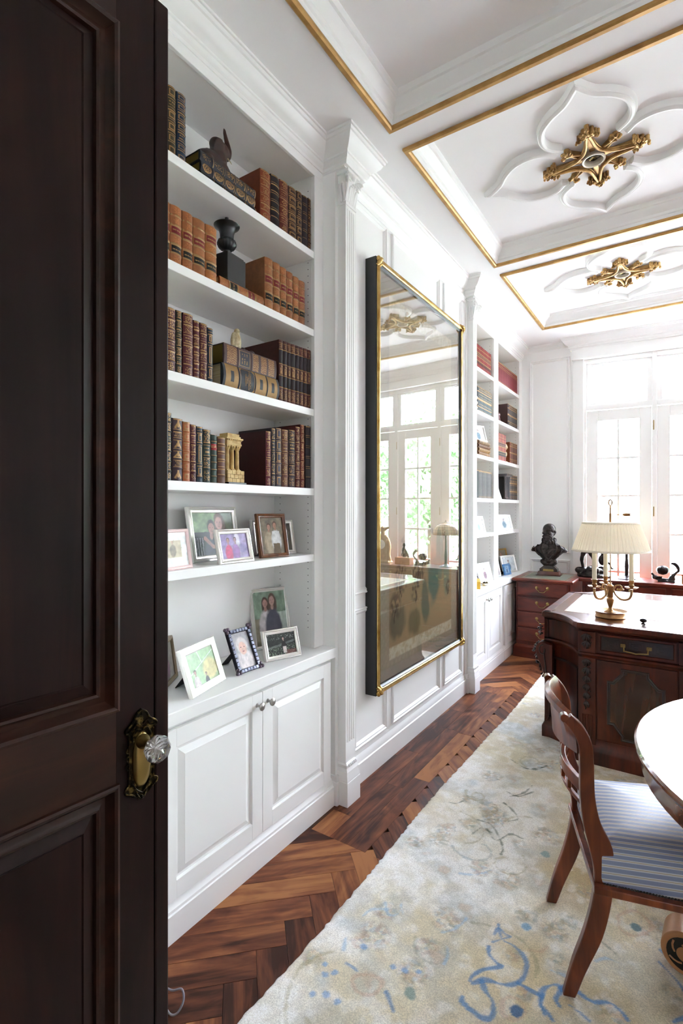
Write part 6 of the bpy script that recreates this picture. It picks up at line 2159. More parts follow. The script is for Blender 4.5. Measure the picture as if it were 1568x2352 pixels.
# ================================================================== filing cabinet
fc = thing('filing_cabinet', (-1.115, 5.1, 0), label='mahogany four drawer filing cabinet with leather top under the bronze bust', cat='cabinet')
FW = lambda n, m, mt=MAHOG, par=fc, **k: ob(n, m, mt, par, world=True, **k)
FW('carcass', M().box(-1.365, 5.14, 0.12, -0.868, 5.74, 0.745), MAHOGV)
FW('plinth', M().sweep([(-1.375, 5.745), (-0.858, 5.745), (-0.858, 5.118), (-1.375, 5.118)], [(-0.01, 0), (-0.01, 0.105), (0.004, 0.118), (0.014, 0.125), (0.03, 0.125), (0.03, 0)], closed=True), smooth=30)
top = M().sweep([(-1.39, 5.75), (-0.842, 5.75), (-0.842, 5.1), (-1.39, 5.1)], [(0.0, 0.745), (-0.0, 0.752), (-0.006, 0.758), (-0.004, 0.768), (0.004, 0.775), (0.06, 0.775), (0.06, 0.745)], closed=True)
ft_ = FW('top', top, smooth=30)
FW('top_board', M().box(-1.34, 5.15, 0.745, -0.89, 5.70, 0.7745), par=ft_)
FW('leather_inset', M().box(-1.333, 5.157, 0.7745, -0.897, 5.693, 0.7755), LEATHERG, par=ft_)
gl = M()
for (a, b, c_, d_) in ((-1.32, 5.17, -0.91, 5.178), (-1.32, 5.672, -0.91, 5.68), (-1.32, 5.17, -1.312, 5.68), (-0.918, 5.17, -0.91, 5.68)):
    gl.box(a, b, 0.7755, c_, d_, 0.7759)
FW('gilt_tooling', gl, FRAMEGOLD, par=ft_)


def bail(m, w=0.05, drop=0.04, t=0.0028):
    """swan-neck bail handle in the XZ plane, facing -Y"""
    m.tube(catmull([(-w, -0.012, 0.0), (-w * 0.95, -0.014, -drop * 0.35), (-w * 0.62, -0.016, -drop * 0.62), (-w * 0.5, -0.016, -drop * 0.9), (-w * 0.2, -0.016, -drop), (0, -0.016, -drop * 1.02), (w * 0.2, -0.016, -drop), (w * 0.5, -0.016, -drop * 0.9), (w * 0.62, -0.016, -drop * 0.62), (w * 0.95, -0.014, -drop * 0.35), (w, -0.012, 0.0)], 3), t, 7)
    for s in (-1, 1):
        t2 = M().lathe([(0.015, 0), (0.015, 0.002), (0.011, 0.004), (0.006, 0.006), (0.006, 0.014), (0.002, 0.017)], 14)
        t2.xf(Matrix.Translation((s * w, 0, 0.0)) @ Matrix.Rotation(R(90), 4, 'X'))
        m.join(t2)
    return m


for (z0, z1) in ((0.605, 0.738), (0.455, 0.595), (0.30, 0.445), (0.158, 0.29)):
    d = FW('drawer', M().box(-1.352, 5.128, z0, -0.882, 5.142, z1), bev=0.003)
    bd_ = M().sweep([(-1.352, z0), (-1.352, z1), (-0.882, z1), (-0.882, z0)], [(0.0, 0), (0.0, 0.004), (0.004, 0.005), (0.006, 0.0)], closed=True)
    bd_.v = [(p[0], 5.128 - p[2], p[1]) for p in bd_.v]
    FW('cock_bead', bd_, par=d)
    FW('bail_handle', bail(M()).xf(Matrix.Translation((-1.117, 5.128, (z0 + z1) / 2 + 0.018))), BRASS, par=d, smooth=40)
    if z1 in (0.738, 0.445):
        FW('keyhole', M().tube([(-1.117, 5.1275, z1 - 0.02), (-1.117, 5.1265, z1 - 0.02)], 0.004, 10), BLACKL, par=d)

# ================================================================== bronze bust
bu = thing('bronze_bust', (-1.13, 5.50, 0.776), (0, 0, R(3)), label='dark bronze bust of a bearded man in a ruff on the filing cabinet', cat='bust')
BMAH = mat('red_brown_marble_base', '#4a1f18', 0.25, col2='#5c2a20', nscale=14)
bm_ = M().prism([(-0.118, -0.075), (0.118, -0.075), (0.118, 0.075), (-0.118, 0.075)], 0, 0.008)
v4 = [(-0.108, -0.066), (0.108, -0.066), (0.108, 0.066), (-0.108, 0.066)]
bm_.add([(x, y, 0.008) for x, y in v4] + [(x * 0.9, y * 0.86, 0.042) for x, y in v4], [(0, 1, 5, 4), (1, 2, 6, 5), (2, 3, 7, 6), (3, 0, 4, 7), (4, 5, 6, 7), (3, 2, 1, 0)])
ob('base_block', bm_, BMAH, bu, bev=0.002)
s_ = M().box(-0.084, -0.05, 0.042, 0.084, 0.05, 0.066)
s_.add([(-0.084, -0.05, 0.066), (0.084, -0.05, 0.066), (0.084, 0.05, 0.066), (-0.084, 0.05, 0.066), (-0.045, -0.035, 0.10), (0.045, -0.035, 0.10), (0.045, 0.035, 0.10), (-0.045, 0.035, 0.10)], [(0, 1, 5, 4), (1, 2, 6, 5), (2, 3, 7, 6), (3, 0, 4, 7), (4, 5, 6, 7)])
ob('socle', s_, BRONZE, bu, bev=0.002)
ob('name_plaque', M().prism([(-0.052, 0.0), (0.052, 0.0), (0.048, 0.022), (-0.048, 0.022)], 0, 0.003).xf(Matrix.Translation((0, -0.051, 0.044)) @ Matrix.Rotation(R(90), 4, 'X')), BRASS, bu)
# draped knot below the chest, torso, head: local -Y is the front
t = M()
RZ = Matrix.Rotation
t.ball((-0.035, 0, 0.125), (0.055, 0.045, 0.032), 14, 10, RZ(0.5, 3, 'Y'))
t.ball((0.035, 0, 0.125), (0.055, 0.045, 0.032), 14, 10, RZ(-0.5, 3, 'Y'))
t.ball((0, 0.0, 0.155), (0.05, 0.05, 0.04), 14, 10)
secs = [(0.045, 0.036, 0.145), (0.062, 0.045, 0.16), (0.085, 0.055, 0.185), (0.105, 0.062, 0.205), (0.138, 0.066, 0.235), (0.172, 0.062, 0.26), (0.176, 0.054, 0.275), (0.160, 0.052, 0.292), (0.125, 0.052, 0.315), (0.092, 0.05, 0.333), (0.06, 0.045, 0.35), (0.045, 0.042, 0.37)]
nn_ = 40
vv_, ff_ = [], []
for (hw_, dp_, zz_) in secs:
    for k in range(nn_):
        a = 2 * math.pi * k / nn_
        cx_ = math.copysign(abs(math.cos(a)) ** 0.9, math.cos(a))
        vv_.append((hw_ * cx_, 0.008 + dp_ * math.sin(a), zz_ - 0.02 * abs(cx_) ** 3 * (1 if zz_ > 0.24 else 0)))
for i in range(len(secs) - 1):
    for k in range(nn_):
        ff_.append((i * nn_ + k, i * nn_ + (k + 1) % nn_, (i + 1) * nn_ + (k + 1) % nn_, (i + 1) * nn_ + k))
ff_.append(tuple(range(nn_ - 1, -1, -1)))
ff_.append(tuple((len(secs) - 1) * nn_ + k for k in range(nn_)))
t.add(vv_, ff_)
for s in (-1, 1):
    # cloak edge running from collar to waist, folds over the shoulder
    t.tube(catmull([(s * 0.06, -0.036, 0.338), (s * 0.078, -0.048, 0.29), (s * 0.07, -0.055, 0.24), (s * 0.04, -0.054, 0.20), (s * 0.008, -0.044, 0.165)], 5), 0.007, 8)
    t.tube(catmull([(s * 0.10, -0.034, 0.315), (s * 0.125, -0.046, 0.275), (s * 0.115, -0.052, 0.235), (s * 0.085, -0.05, 0.20)], 5), 0.006, 8)
    t.tube(catmull([(s * 0.14, -0.03, 0.295), (s * 0.158, -0.038, 0.265), (s * 0.14, -0.044, 0.24)], 5), 0.005, 8)
    t.tube(catmull([(s * 0.045, -0.05, 0.255), (s * 0.025, -0.056, 0.245), (s * 0.006, -0.056, 0.225)], 4), 0.004, 7)
for k in range(6):
    t.ball((0.004, -0.055 + 0.0006 * k, 0.2 + k * 0.02), 0.0045, 8, 6)
t.tube([(0, 0.005, 0.3), (0, 0.0, 0.37)], 0.043, 14)
blob(ob('torso', t, BRONZE, bu, smooth=180), 0.0035, 2, (0.016, 0.006))
rf = M()
for k in range(40):
    a = 2 * math.pi * k / 40
    rr_ = 0.058 + 0.006 * math.sin(k * 2.4)
    rf.ball((rr_ * math.cos(a), -0.004 + rr_ * math.sin(a), 0.352 + 0.012 * math.sin(a) + 0.006 * math.sin(k * 2.1)), (0.012, 0.012, 0.022), 8, 6)
ob('ruff_collar', rf, BRONZE, bu, smooth=180)
h = M()
h.ball((0, 0.006, 0.468), (0.052, 0.064, 0.062), 22, 16)            # skull
h.ball((0, -0.012, 0.43), (0.043, 0.048, 0.052), 18, 12)            # face
h.ball((0, 0.03, 0.44), (0.047, 0.042, 0.05), 16, 12)
h.tube(catmull([(-0.036, -0.046, 0.462), (-0.018, -0.058, 0.466), (0, -0.059, 0.461), (0.018, -0.058, 0.466), (0.036, -0.046, 0.462)], 3), 0.005, 8)   # brow
h.tube([(0, -0.058, 0.46), (0, -0.068, 0.44), (0, -0.072, 0.428)], [0.006, 0.008, 0.0105], 10)   # nose
for s in (-1, 1):
    h.ball((s * 0.029, -0.045, 0.432), (0.014, 0.012, 0.015), 10, 8)     # cheek
    h.ball((s * 0.053, 0.008, 0.444), (0.006, 0.013, 0.018), 10, 8)      # ear
    h.tube(catmull([(0.0, -0.064, 0.414), (s * 0.016, -0.062, 0.413), (s * 0.032, -0.053, 0.403), (s * 0.04, -0.044, 0.39)], 4), [0.0065] * 6 + [0.0055] * 4 + [0.004] * 3, 8)   # moustache
h.ball((0, -0.046, 0.388), (0.036, 0.026, 0.032), 16, 12)            # beard
h.ball((0, -0.052, 0.362), (0.027, 0.02, 0.032), 14, 10)
h.ball((0, -0.054, 0.34), (0.015, 0.013, 0.024), 12, 8)
h.tube([(0, 0, 0.34), (0, 0, 0.42)], 0.036, 14)
RH = Matrix.Translation((0, 0, 0.40)) @ Matrix.Rotation(R(-16), 4, 'Z') @ Matrix.Diagonal((1.18, 1.1, 1.0, 1)) @ Matrix.Translation((0, 0, -0.40))
blob(ob('head', h.xf(RH), BRONZE, bu, smooth=180), 0.0028, 8, (0.012, 0.003))

# ================================================================== credenza
cz = thing('credenza', (0.62, 5.62, 0), label='long mahogany credenza in front of the bow window', cat='credenza')
CX0, CX1, CY0, CY1 = -0.838, 2.1, 5.40, 5.795
CW = lambda n, m, mt=MAHOG, par=cz, **k: ob(n, m, mt, par, world=True, **k)
CW('carcass', M().box(CX0 + 0.03, CY0 + 0.03, 0.1, CX1 - 0.03, CY1 - 0.01, 0.748))
CW('plinth', M().box(CX0 + 0.015, CY0 + 0.012, 0, CX1 - 0.015, CY1 - 0.005, 0.1), bev=0.004)
CW('top', M().prism([(CX0, CY0), (CX1, CY0), (CX1, CY1), (CX0, CY1)], 0.748, 0.778), bev=0.006)
xs_ = CX0 + 0.05
while xs_ < CX1 - 0.5:
    wd = 0.68
    for (z0, z1) in ((0.60, 0.735), (0.12, 0.585)):
        d = CW('drawer' if z0 > 0.5 else 'door', M().box(xs_ + 0.008, CY0 + 0.018, z0, xs_ + wd - 0.008, CY0 + 0.032, z1), bev=0.003)
        if z0 > 0.5:
            b2 = M().sweep([(xs_ + 0.008, z0), (xs_ + 0.008, z1), (xs_ + wd - 0.008, z1), (xs_ + wd - 0.008, z0)], [(0.0, 0), (0.0, 0.004), (0.004, 0.005), (0.006, 0.0)], closed=True)
            b2.v = [(p[0], CY0 + 0.018 - p[2], p[1]) for p in b2.v]
            CW('cock_bead', b2, par=d)
            for hx_ in ((xs_ + wd / 2,) if True else ()):
                CW('bail_handle', bail(M()).xf(Matrix.Translation((hx_, CY0 + 0.018, 0.69))), BRASS, par=d, smooth=40)
    xs_ += wd + 0.02
ZC = 0.778

# dark bronze group half hidden by the desk lamp
sg = thing('bronze_group', (-0.725, 5.60, ZC), label='dark bronze figure group on rocks behind the pleated lamp shade', cat='sculpture')
rk = M()
rr = random.Random(9)
for k in range(26):
    a, r0 = rr.uniform(0, 6.28), rr.uniform(0, 0.1)
    rk.ball((1.45 * r0 * math.cos(a), 0.8 * r0 * math.sin(a), rr.uniform(0.02, 0.085)), (rr.uniform(0.03, 0.05), rr.uniform(0.03, 0.045), rr.uniform(0.02, 0.04)), 10, 7)
rk.lathe([(0.13, 0.0), (0.14, 0.012), (0.12, 0.03)], 24, sx=1.15, sy=0.75)
blob(ob('rocky_base', rk, BRONZE, sg, smooth=180), 0.008, 2)
fg = M()
fg.tube(catmull([(-0.10, 0, 0.09), (-0.112, 0.0, 0.16), (-0.10, 0.0, 0.22), (-0.07, 0, 0.27)], 4), [0.016] * 4 + [0.02] * 4 + [0.026] * 5, 10)
fg.tube(catmull([(0.0, 0, 0.09), (0.005, -0.01, 0.16), (-0.02, 0.0, 0.22), (-0.05, 0, 0.27)], 4), [0.018] * 4 + [0.022] * 4 + [0.028] * 5, 10)
fg.ball((-0.06, 0, 0.31), (0.04, 0.032, 0.06), 14, 10)
fg.ball((-0.055, 0, 0.36), (0.048, 0.03, 0.03), 12, 8)
fg.ball((-0.045, -0.005, 0.415), (0.024, 0.026, 0.03), 12, 9)
fg.tube([(-0.055, 0, 0.37), (-0.048, 0, 0.40)], 0.015, 8)
fg.tube(catmull([(-0.02, 0, 0.365), (0.03, -0.02, 0.32), (0.06, -0.01, 0.27), (0.075, 0.0, 0.22)], 4), [0.014] * 13, 8)
fg.tube(catmull([(-0.095, 0, 0.365), (-0.12, -0.02, 0.31), (-0.10, -0.03, 0.26)], 4), 0.013, 8)
fg.ball((0.075, 0.0, 0.17), (0.04, 0.035, 0.055), 14, 10)
fg.ball((0.085, -0.01, 0.235), (0.024, 0.024, 0.028), 12, 9)
fg.tube(catmull([(0.1, 0, 0.15), (0.135, 0, 0.14), (0.15, 0, 0.10), (0.16, 0, 0.085), (0.175, 0, 0.095)], 4), [0.012] * 6 + [0.009] * 6 + [0.007] * 5, 8)
blob(ob('figures', fg, BRONZE, sg, smooth=180), 0.006, 3)

# leaded-glass lamp
tl = thing('glass_shade_lamp', (-0.44, 5.58, ZC), label='table lamp with leaded glass dome shade and dark stem on the credenza', cat='lamp')
ob('base', M().lathe([(0.075, 0), (0.078, 0.006), (0.06, 0.016), (0.03, 0.026), (0.018, 0.04)], 28), BRONZE, tl, smooth=40)
ob('stem', M().lathe([(0.018, 0.038), (0.015, 0.06), (0.019, 0.12), (0.013, 0.2), (0.011, 0.34), (0.014, 0.38), (0.009, 0.5), (0.003, 0.535)], 16), BRONZE, tl, smooth=60)
shd = [(0.152, 0.375), (0.153, 0.40), (0.145, 0.43), (0.125, 0.465), (0.095, 0.492), (0.06, 0.508), (0.03, 0.515)]
n = 24
GSH = mat('opal_leaded_glass', '#d8c8a8', 0.3, col2='#c99a6a', nscale=9)
v = [(r_ * math.cos(2 * math.pi * k / n), r_ * math.sin(2 * math.pi * k / n), z_) for r_, z_ in shd for k in range(n)]
f = [(i * n + k, i * n + (k + 1) % n, (i + 1) * n + (k + 1) % n, (i + 1) * n + k) for i in range(len(shd) - 1) for k in range(n)]
so = ob('shade', M().add(v, f), GSH, tl, smooth=40)
sm2 = so.modifiers.new('thickness', 'SOLIDIFY')
sm2.thickness = 0.003
ldc = M()
for (r_, z_) in shd:
    ldc.tube([((r_ + 0.001) * math.cos(2 * math.pi * k / n), (r_ + 0.001) * math.sin(2 * math.pi * k / n), z_) for k in range(n + 1)], 0.0014, 4)
for k in range(n):
    a = 2 * math.pi * k / n
    ldc.tube([((r_ + 0.001) * math.cos(a), (r_ + 0.001) * math.sin(a), z_) for r_, z_ in shd], 0.0014, 4)
ob('leading', ldc, LEAD, so)
ob('cap', M().lathe([(0.034, 0.512), (0.03, 0.52), (0.01, 0.528), (0.008, 0.54), (0.003, 0.548)], 16), BRONZE, tl, smooth=40)

# bronze crabs / sea sculpture
cb = thing('bronze_sea_sculpture', (-0.135, 5.58, ZC), label='small bronze sculpture of a ridged sphere with claws and branch on the credenza', cat='sculpture')
b1 = M().lathe([(0.004, 0.0), (0.03, 0.008), (0.046, 0.025), (0.052, 0.045), (0.046, 0.064), (0.03, 0.08), (0.004, 0.087)], 40, flute=lambda a, z: 0.05 * math.cos(10 * a)).xf(Matrix.Translation((-0.012, 0, 0.062)))
ob('ridged_sphere', b1, BRONZE, cb, smooth=70)
b2 = M()
b2.tube(catmull([(-0.10, 0, 0.075), (-0.085, 0, 0.055), (-0.06, 0, 0.03), (-0.02, 0, 0.018), (0.03, 0, 0.014), (0.065, 0, 0.03), (0.07, 0, 0.06), (0.095, 0, 0.09), (0.112, 0, 0.11), (0.1, 0, 0.15), (0.075, 0, 0.172), (0.05, 0, 0.165)], 4), [0.010] * 6 + [0.018] * 10 + [0.016] * 10 + [0.011] * 8 + [0.016] * 6 + [0.012] * 3 + [0.006] * 2, 10)
b2.ball((-0.07, 0, 0.035), (0.028, 0.02, 0.02), 12, 8)
b2.ball((0.06, 0, 0.03), (0.028, 0.026, 0.03), 12, 8)
b2.ball((0.09, 0, 0.16), (0.026, 0.016, 0.016), 12, 8, RZ(0.7, 3, 'Y'))
b2.box(-0.05, -0.03, 0, 0.085, 0.03, 0.012)
for q in range(4):
    b2.tube([(-0.06 + 0.012 * q, -0.01, 0.03), (-0.055 + 0.013 * q, -0.03, 0.05), (-0.045 + 0.012 * q, -0.035, 0.035)], [0.006, 0.005, 0.002], 6)
blob(ob('claw_branch', b2, BRONZE, cb, smooth=180), 0.005, 2)

# seated figure on an orange wood base and a mantel clock (both seen in the picture glass)
ORW = wood('orange_wood_base', '#8a4a20', '#b56a30', '#c98548', 1, 'x', 0.35, 0.3)
fgx = thing('seated_figure', (0.10, 5.58, ZC), label='small bronze seated figure on an orange wood base at the frame edge', cat='sculpture')
ob('wood_base', M().box(-0.1, -0.06, 0, 0.1, 0.06, 0.085), ORW, fgx, bev=0.004)
sf = M().ball((0, 0.01, 0.12), (0.05, 0.04, 0.035), 12, 9).ball((0.01, 0.015, 0.17), (0.032, 0.026, 0.045), 12, 9).ball((0.0, 0.0, 0.235), (0.02, 0.022, 0.026), 12, 9)
sf.tube(catmull([(0.01, 0, 0.115), (-0.05, -0.02, 0.13), (-0.07, -0.03, 0.09)], 4), 0.016, 8).tube([(0.005, 0.005, 0.2), (-0.04, -0.02, 0.16), (-0.05, -0.025, 0.135)], 0.011, 8).tube([(0.005, 0.01, 0.2), (0.0, 0.0, 0.225)], 0.012, 8)
blob(ob('figure', sf, BRONZE, fgx, smooth=180), 0.006, 2)
ck = thing('mantel_clock', (0.40, 5.58, ZC), label='carved brass mantel clock with white dial on the credenza', cat='clock')
cc = M().box(-0.11, -0.06, 0, 0.11, 0.06, 0.03)
cc.tube(catmull([(-0.09, 0, 0.03), (-0.075, 0, 0.12), (-0.085, 0, 0.2), (-0.06, 0, 0.3), (0.0, 0, 0.34)], 4), [0.03] * 17, 10)
cc.tube(catmull([(0.09, 0, 0.03), (0.075, 0, 0.12), (0.085, 0, 0.2), (0.06, 0, 0.3), (0.0, 0, 0.34)], 4), [0.03] * 17, 10)
cc.box(-0.07, -0.045, 0.03, 0.07, 0.045, 0.3)
cc.ball((0, 0, 0.38), (0.03, 0.025, 0.05), 12, 9).ball((-0.05, 0, 0.43), (0.05, 0.015, 0.02), 10, 7, RZ(0.5, 3, 'Y')).ball((0.05, 0, 0.42), (0.04, 0.015, 0.02), 10, 7, RZ(-0.5, 3, 'Y')).ball((0, -0.01, 0.44), (0.02, 0.02, 0.024), 10, 7)
blob(ob('clock_case', cc, LAMPBRASS, ck, smooth=180), 0.007, 2)
ob('dial', M().lathe([(0.001, 0.0), (0.06, 0.0), (0.058, 0.006), (0.001, 0.007)], 32).xf(Matrix.Translation((0, -0.052, 0.235)) @ Matrix.Rotation(R(90), 4, 'X')), mat('enamel_dial', '#f0ece0', 0.3), ck, smooth=40)
ob('clock_hands', M().box(-0.002, -0.0625, 0.235, 0.002, -0.0605, 0.275).box(0, -0.0625, 0.233, 0.03, -0.0605, 0.237), BLACKL, ck)
# ================================================================== partners' desk
DCX, DCY = 0.45, 3.86
dk = thing('partners_desk', (DCX, DCY, ZR), label='large carved mahogany partners desk with concave corners and leather top', cat='desk')
KW = lambda n, m, mt=DESKW, par=dk, **k: ob(n, m, mt, par, world=True, **k)
LC = catmull([(-0.738, 3.384), (-0.70, 3.387), (-0.658, 3.37), (-0.617, 3.344), (-0.572, 3.288), (-0.54, 3.226), (-0.525, 3.190)], 3) + [(-0.506, 3.178), (-0.502, 3.165)]
LC = [(-0.742, 3.40)] + LC
mx_ = lambda p: (2 * DCX - p[0], p[1])
my_ = lambda p: (p[0], 2 * DCY - p[1])
# clockwise outline seen from above
outline = [my_(p) for p in LC]                                      # back left, towards the middle
left_cw = list(LC[::-1])                                            # front left corner: front -> left side
full = left_cw + [my_(p) for p in LC] + [mx_(my_(p)) for p in LC[::-1]] + [mx_(p) for p in LC]
TOPM = [(0.0, 0.778), (0.004, 0.770), (0.010, 0.766), (0.012, 0.772), (0.05, 0.772), (0.05, 0.80), (0.006, 0.80), (0.002, 0.795), (0.0, 0.788)]
kt = KW('desk_top_edge', M().sweep(full, TOPM, closed=True), DESKW, smooth=40)
ins = M().sweep(full, [(0.03, 0), (0.031, 0)], closed=True)
inner = [(p[0], p[1]) for p in ins.v[::2]]
KW('desk_top', M().prism(inner, 0.774, 0.7995), DESKTOP, par=kt)
lx0, lx1, ly0, ly1 = -0.625, 1.525, 3.48, 4.24
KW('leather_inset', M().box(lx0, ly0, 0.7995, lx1, ly1, 0.8005), LEATHERC, par=kt)
gt = M()
for (a, b, c_, d_) in ((lx0 + 0.012, ly0 + 0.012, lx1 - 0.012, ly0 + 0.03), (lx0 + 0.012, ly1 - 0.03, lx1 - 0.012, ly1 - 0.012), (lx0 + 0.012, ly0 + 0.03, lx0 + 0.03, ly1 - 0.03), (lx1 - 0.03, ly0 + 0.03, lx1 - 0.012, ly1 - 0.03)):
    gt.box(a, b, 0.8005, c_, d_, 0.8008)
KW('gilt_tooling', gt, mat('worn_gilt_tooling', '#c9b98f', 0.4, 0.3), par=kt)
KW('cornice_moulding', M().sweep(full, [(0.012, 0.772), (0.016, 0.762), (0.026, 0.757), (0.032, 0.750), (0.06, 0.750), (0.06, 0.772)], closed=True), smooth=40)
KW('frieze', M().sweep(full, [(0.036, 0.628), (0.036, 0.755), (0.08, 0.755), (0.08, 0.628)], closed=True), smooth=40)
KW('waist_moulding', M().sweep(full, [(0.034, 0.634), (0.022, 0.628), (0.020, 0.618), (0.030, 0.610), (0.034, 0.598), (0.08, 0.598), (0.08, 0.634)], closed=True), smooth=40)


def pedestal(f):
    """f maps left-pedestal coordinates to their place (identity or mirror)"""
    path = left_cw + [my_(p) for p in LC]
    path = [(0.10, 3.165)] + path + [(0.10, 2 * DCY - 3.165)]
    path = [f(p) for p in path]
    if f((0, 0))[0] != 0:
        path = path[::-1]
    p = KW('pedestal', M().sweep(path, [(0.042, 0.10), (0.042, 0.60), (0.075, 0.60), (0.075, 0.10)], closed=True), smooth=40)
    KW('pedestal_plinth', M().sweep(path, [(0.0, ZR), (0.0, 0.075), (0.006, 0.085), (0.02, 0.10), (0.034, 0.115), (0.04, 0.135), (0.07, 0.135), (0.07, ZR)], closed=True), par=p, smooth=40)
    return p


pl_ = pedestal(lambda p: p)
pr_ = pedestal(mx_)

YF = 3.165 + 0.036      # frieze face
YP = 3.165 + 0.042      # pedestal face


def leafdrop(m, x, z0, z1, y, w):
    """acanthus and bell-flower drop carved in relief, facing -Y"""
    rr = random.Random(int(abs(x) * 1000) + 3)
    n = max(2, int((z1 - z0) / 0.042))
    for k in range(n):
        zz = z1 - (k + 0.15) * (z1 - z0) / n
        s = w * (1 - 0.3 * k / n)
        for q in range(-3, 4):
            a = q * 0.42 + rr.uniform(-0.1, 0.1)
            L = s * (1.0 - 0.08 * abs(q)) * rr.uniform(0.9, 1.15)
            dx, dz = math.sin(a), -math.cos(a)
            m.tube([(x, y - 0.003, zz + 0.01), (x + dx * L * 0.45, y - 0.011, zz + dz * L * 0.35 + 0.008), (x + dx * L * 0.85, y - 0.012, zz + dz * L * 0.75), (x + dx * L, y - 0.004, zz + dz * L * 1.0 - 0.004)], [0.003, 0.0048, 0.0045, 0.0018], 6)
        for q in range(4):
            m.ball((x + rr.uniform(-0.75, 0.75) * s, y - rr.uniform(0.004, 0.012), zz - rr.uniform(0.005, 0.04)), rr.uniform(0.0035, 0.006), 7, 5)
    return m


for f in (lambda x: x, lambda x: 2 * DCX - x):
    pd_ = pl_ if f(0) == 0 else pr_
    for (xa, xb) in ((-0.497, -0.406), (-0.012, 0.079)):
        a, b = sorted((f(xa), f(xb)))
        pi_ = KW('corner_pilaster', M().box(a, YP - 0.014, 0.10, b, YP + 0.004, 0.60), par=pd_, bev=0.002)
        cx_ = (a + b) / 2
        KW('acanthus_carving', leafdrop(M(), cx_, 0.30, 0.59, YP - 0.014, 0.03), CARVED, par=pi_, smooth=60)
        for q in (-0.024, -0.012, 0, 0.012, 0.024):
            KW('reed', M().tube([(cx_ + q, YP - 0.015, 0.14), (cx_ + q, YP - 0.015, 0.275)], 0.0045, 8), par=pi_, smooth=60)
        fb = KW('frieze_block', M().box(a, YF - 0.014, 0.632, b, YF + 0.002, 0.750), bev=0.002)
        KW('leaf_carving', leafdrop(M(), cx_, 0.655, 0.735, YF - 0.014, 0.036), CARVED, par=fb, smooth=60)
    # drawer with blind fret
    a, b = sorted((f(-0.392), f(-0.022)))
    dw = KW('drawer', M().box(a, YF - 0.010, 0.642, b, YF + 0.002, 0.746), CARVED, bev=0.002)
    fr_ = M().sweep([(a, 0.642), (a, 0.746), (b, 0.746), (b, 0.642)], [(0, 0), (0, 0.006), (0.010, 0.006), (0.014, 0.0)], closed=True)
    fr_.v = [(p[0], YF - 0.010 - p[2], p[1]) for p in fr_.v]
    KW('drawer_frame', fr_, par=dw)
    ft2 = M()
    cz_ = 0.694
    for s in (0.008, 0.017, 0.026, 0.034):
        for (p0, p1) in ((a + 0.02, a + 0.115), (a + 0.137, b - 0.137), (b - 0.115, b - 0.02)):
            mid, hw = (p0 + p1) / 2, (p1 - p0) / 2
            k = s / 0.034
            xx0, xx1, zz0, zz1 = mid - hw * k, mid + hw * k, cz_ - s, cz_ + s
            ft2.tube([(xx0, YF - 0.0115, zz0), (xx1, YF - 0.0115, zz0), (xx1, YF - 0.0115, zz1), (xx0, YF - 0.0115, zz1), (xx0, YF - 0.0115, zz0)], 0.0018, 4)
    for xx in (a + 0.126, b - 0.126):
        ft2.tube([(xx, YF - 0.0115, cz_ - 0.036), (xx, YF - 0.0115, cz_ + 0.036)], 0.002, 4)
    KW('blind_fret', ft2, CARVED, par=dw)
    hm = M()
    hx0 = (a + b) / 2
    for s in (-1, 1):
        hm.box(hx0 + s * 0.062 - 0.012, YF - 0.018, 0.688, hx0 + s * 0.062 + 0.012, YF - 0.0105, 0.706)
        hm.tube([(hx0 + s * 0.058, YF - 0.015, 0.697), (hx0 + s * 0.058, YF - 0.03, 0.697)], 0.0035, 8)
        hm.tube([(hx0 + s * 0.058, YF - 0.03, 0.70), (hx0 + s * 0.056, YF - 0.032, 0.672)], 0.0035, 8)
    hm.tube([(hx0 - 0.06, YF - 0.032, 0.672), (hx0 - 0.02, YF - 0.033, 0.668), (hx0, YF - 0.033, 0.664), (hx0 + 0.02, YF - 0.033, 0.668), (hx0 + 0.06, YF - 0.032, 0.672)], 0.0035, 8)
    KW('drawer_handle', hm, BRASS, par=dw, smooth=40)
    # pedestal door with a shaped panel
    a, b = sorted((f(-0.400), f(-0.018)))
    dd = KW('pedestal_door', M().box(a, YP - 0.008, 0.145, b, YP + 0.004, 0.594), par=pd_, bev=0.002)
    pts = [(-0.343, 0.48), (-0.318, 0.48), (-0.275, 0.535), (-0.275, 0.558), (-0.15, 0.558), (-0.15, 0.535), (-0.103, 0.48), (-0.077, 0.48), (-0.077, 0.245), (-0.103, 0.245), (-0.15, 0.19), (-0.15, 0.168), (-0.275, 0.168), (-0.275, 0.19), (-0.318, 0.245), (-0.343, 0.245)]
    pts = [(f(x), z_) for x, z_ in pts]
    if f(0) != 0:
        pts = pts[::-1]
    sm3 = M().sweep(pts, [(-0.006, 0), (-0.005, 0.005), (0.0, 0.008), (0.005, 0.005), (0.009, 0.006), (0.012, 0.0)], closed=True)
    sm3.v = [(p[0], YP - 0.008 - p[2], p[1]) for p in sm3.v]
    KW('shaped_panel_moulding', sm3, CARVED, par=dd, smooth=40)
    pf = M().prism([(p[0], p[1]) for p in pts], 0, 0.002)
    pf.v = [(p[0], YP - 0.008 - p[2], p[1]) for p in pf.v]
    KW('panel_field', pf, wood('flame_mahogany_%d' % (1 if f(0) == 0 else 2), '#23100a', '#43200f', '#5e2f18', 0.6, 'z', 0.25, 0.5), par=dd)

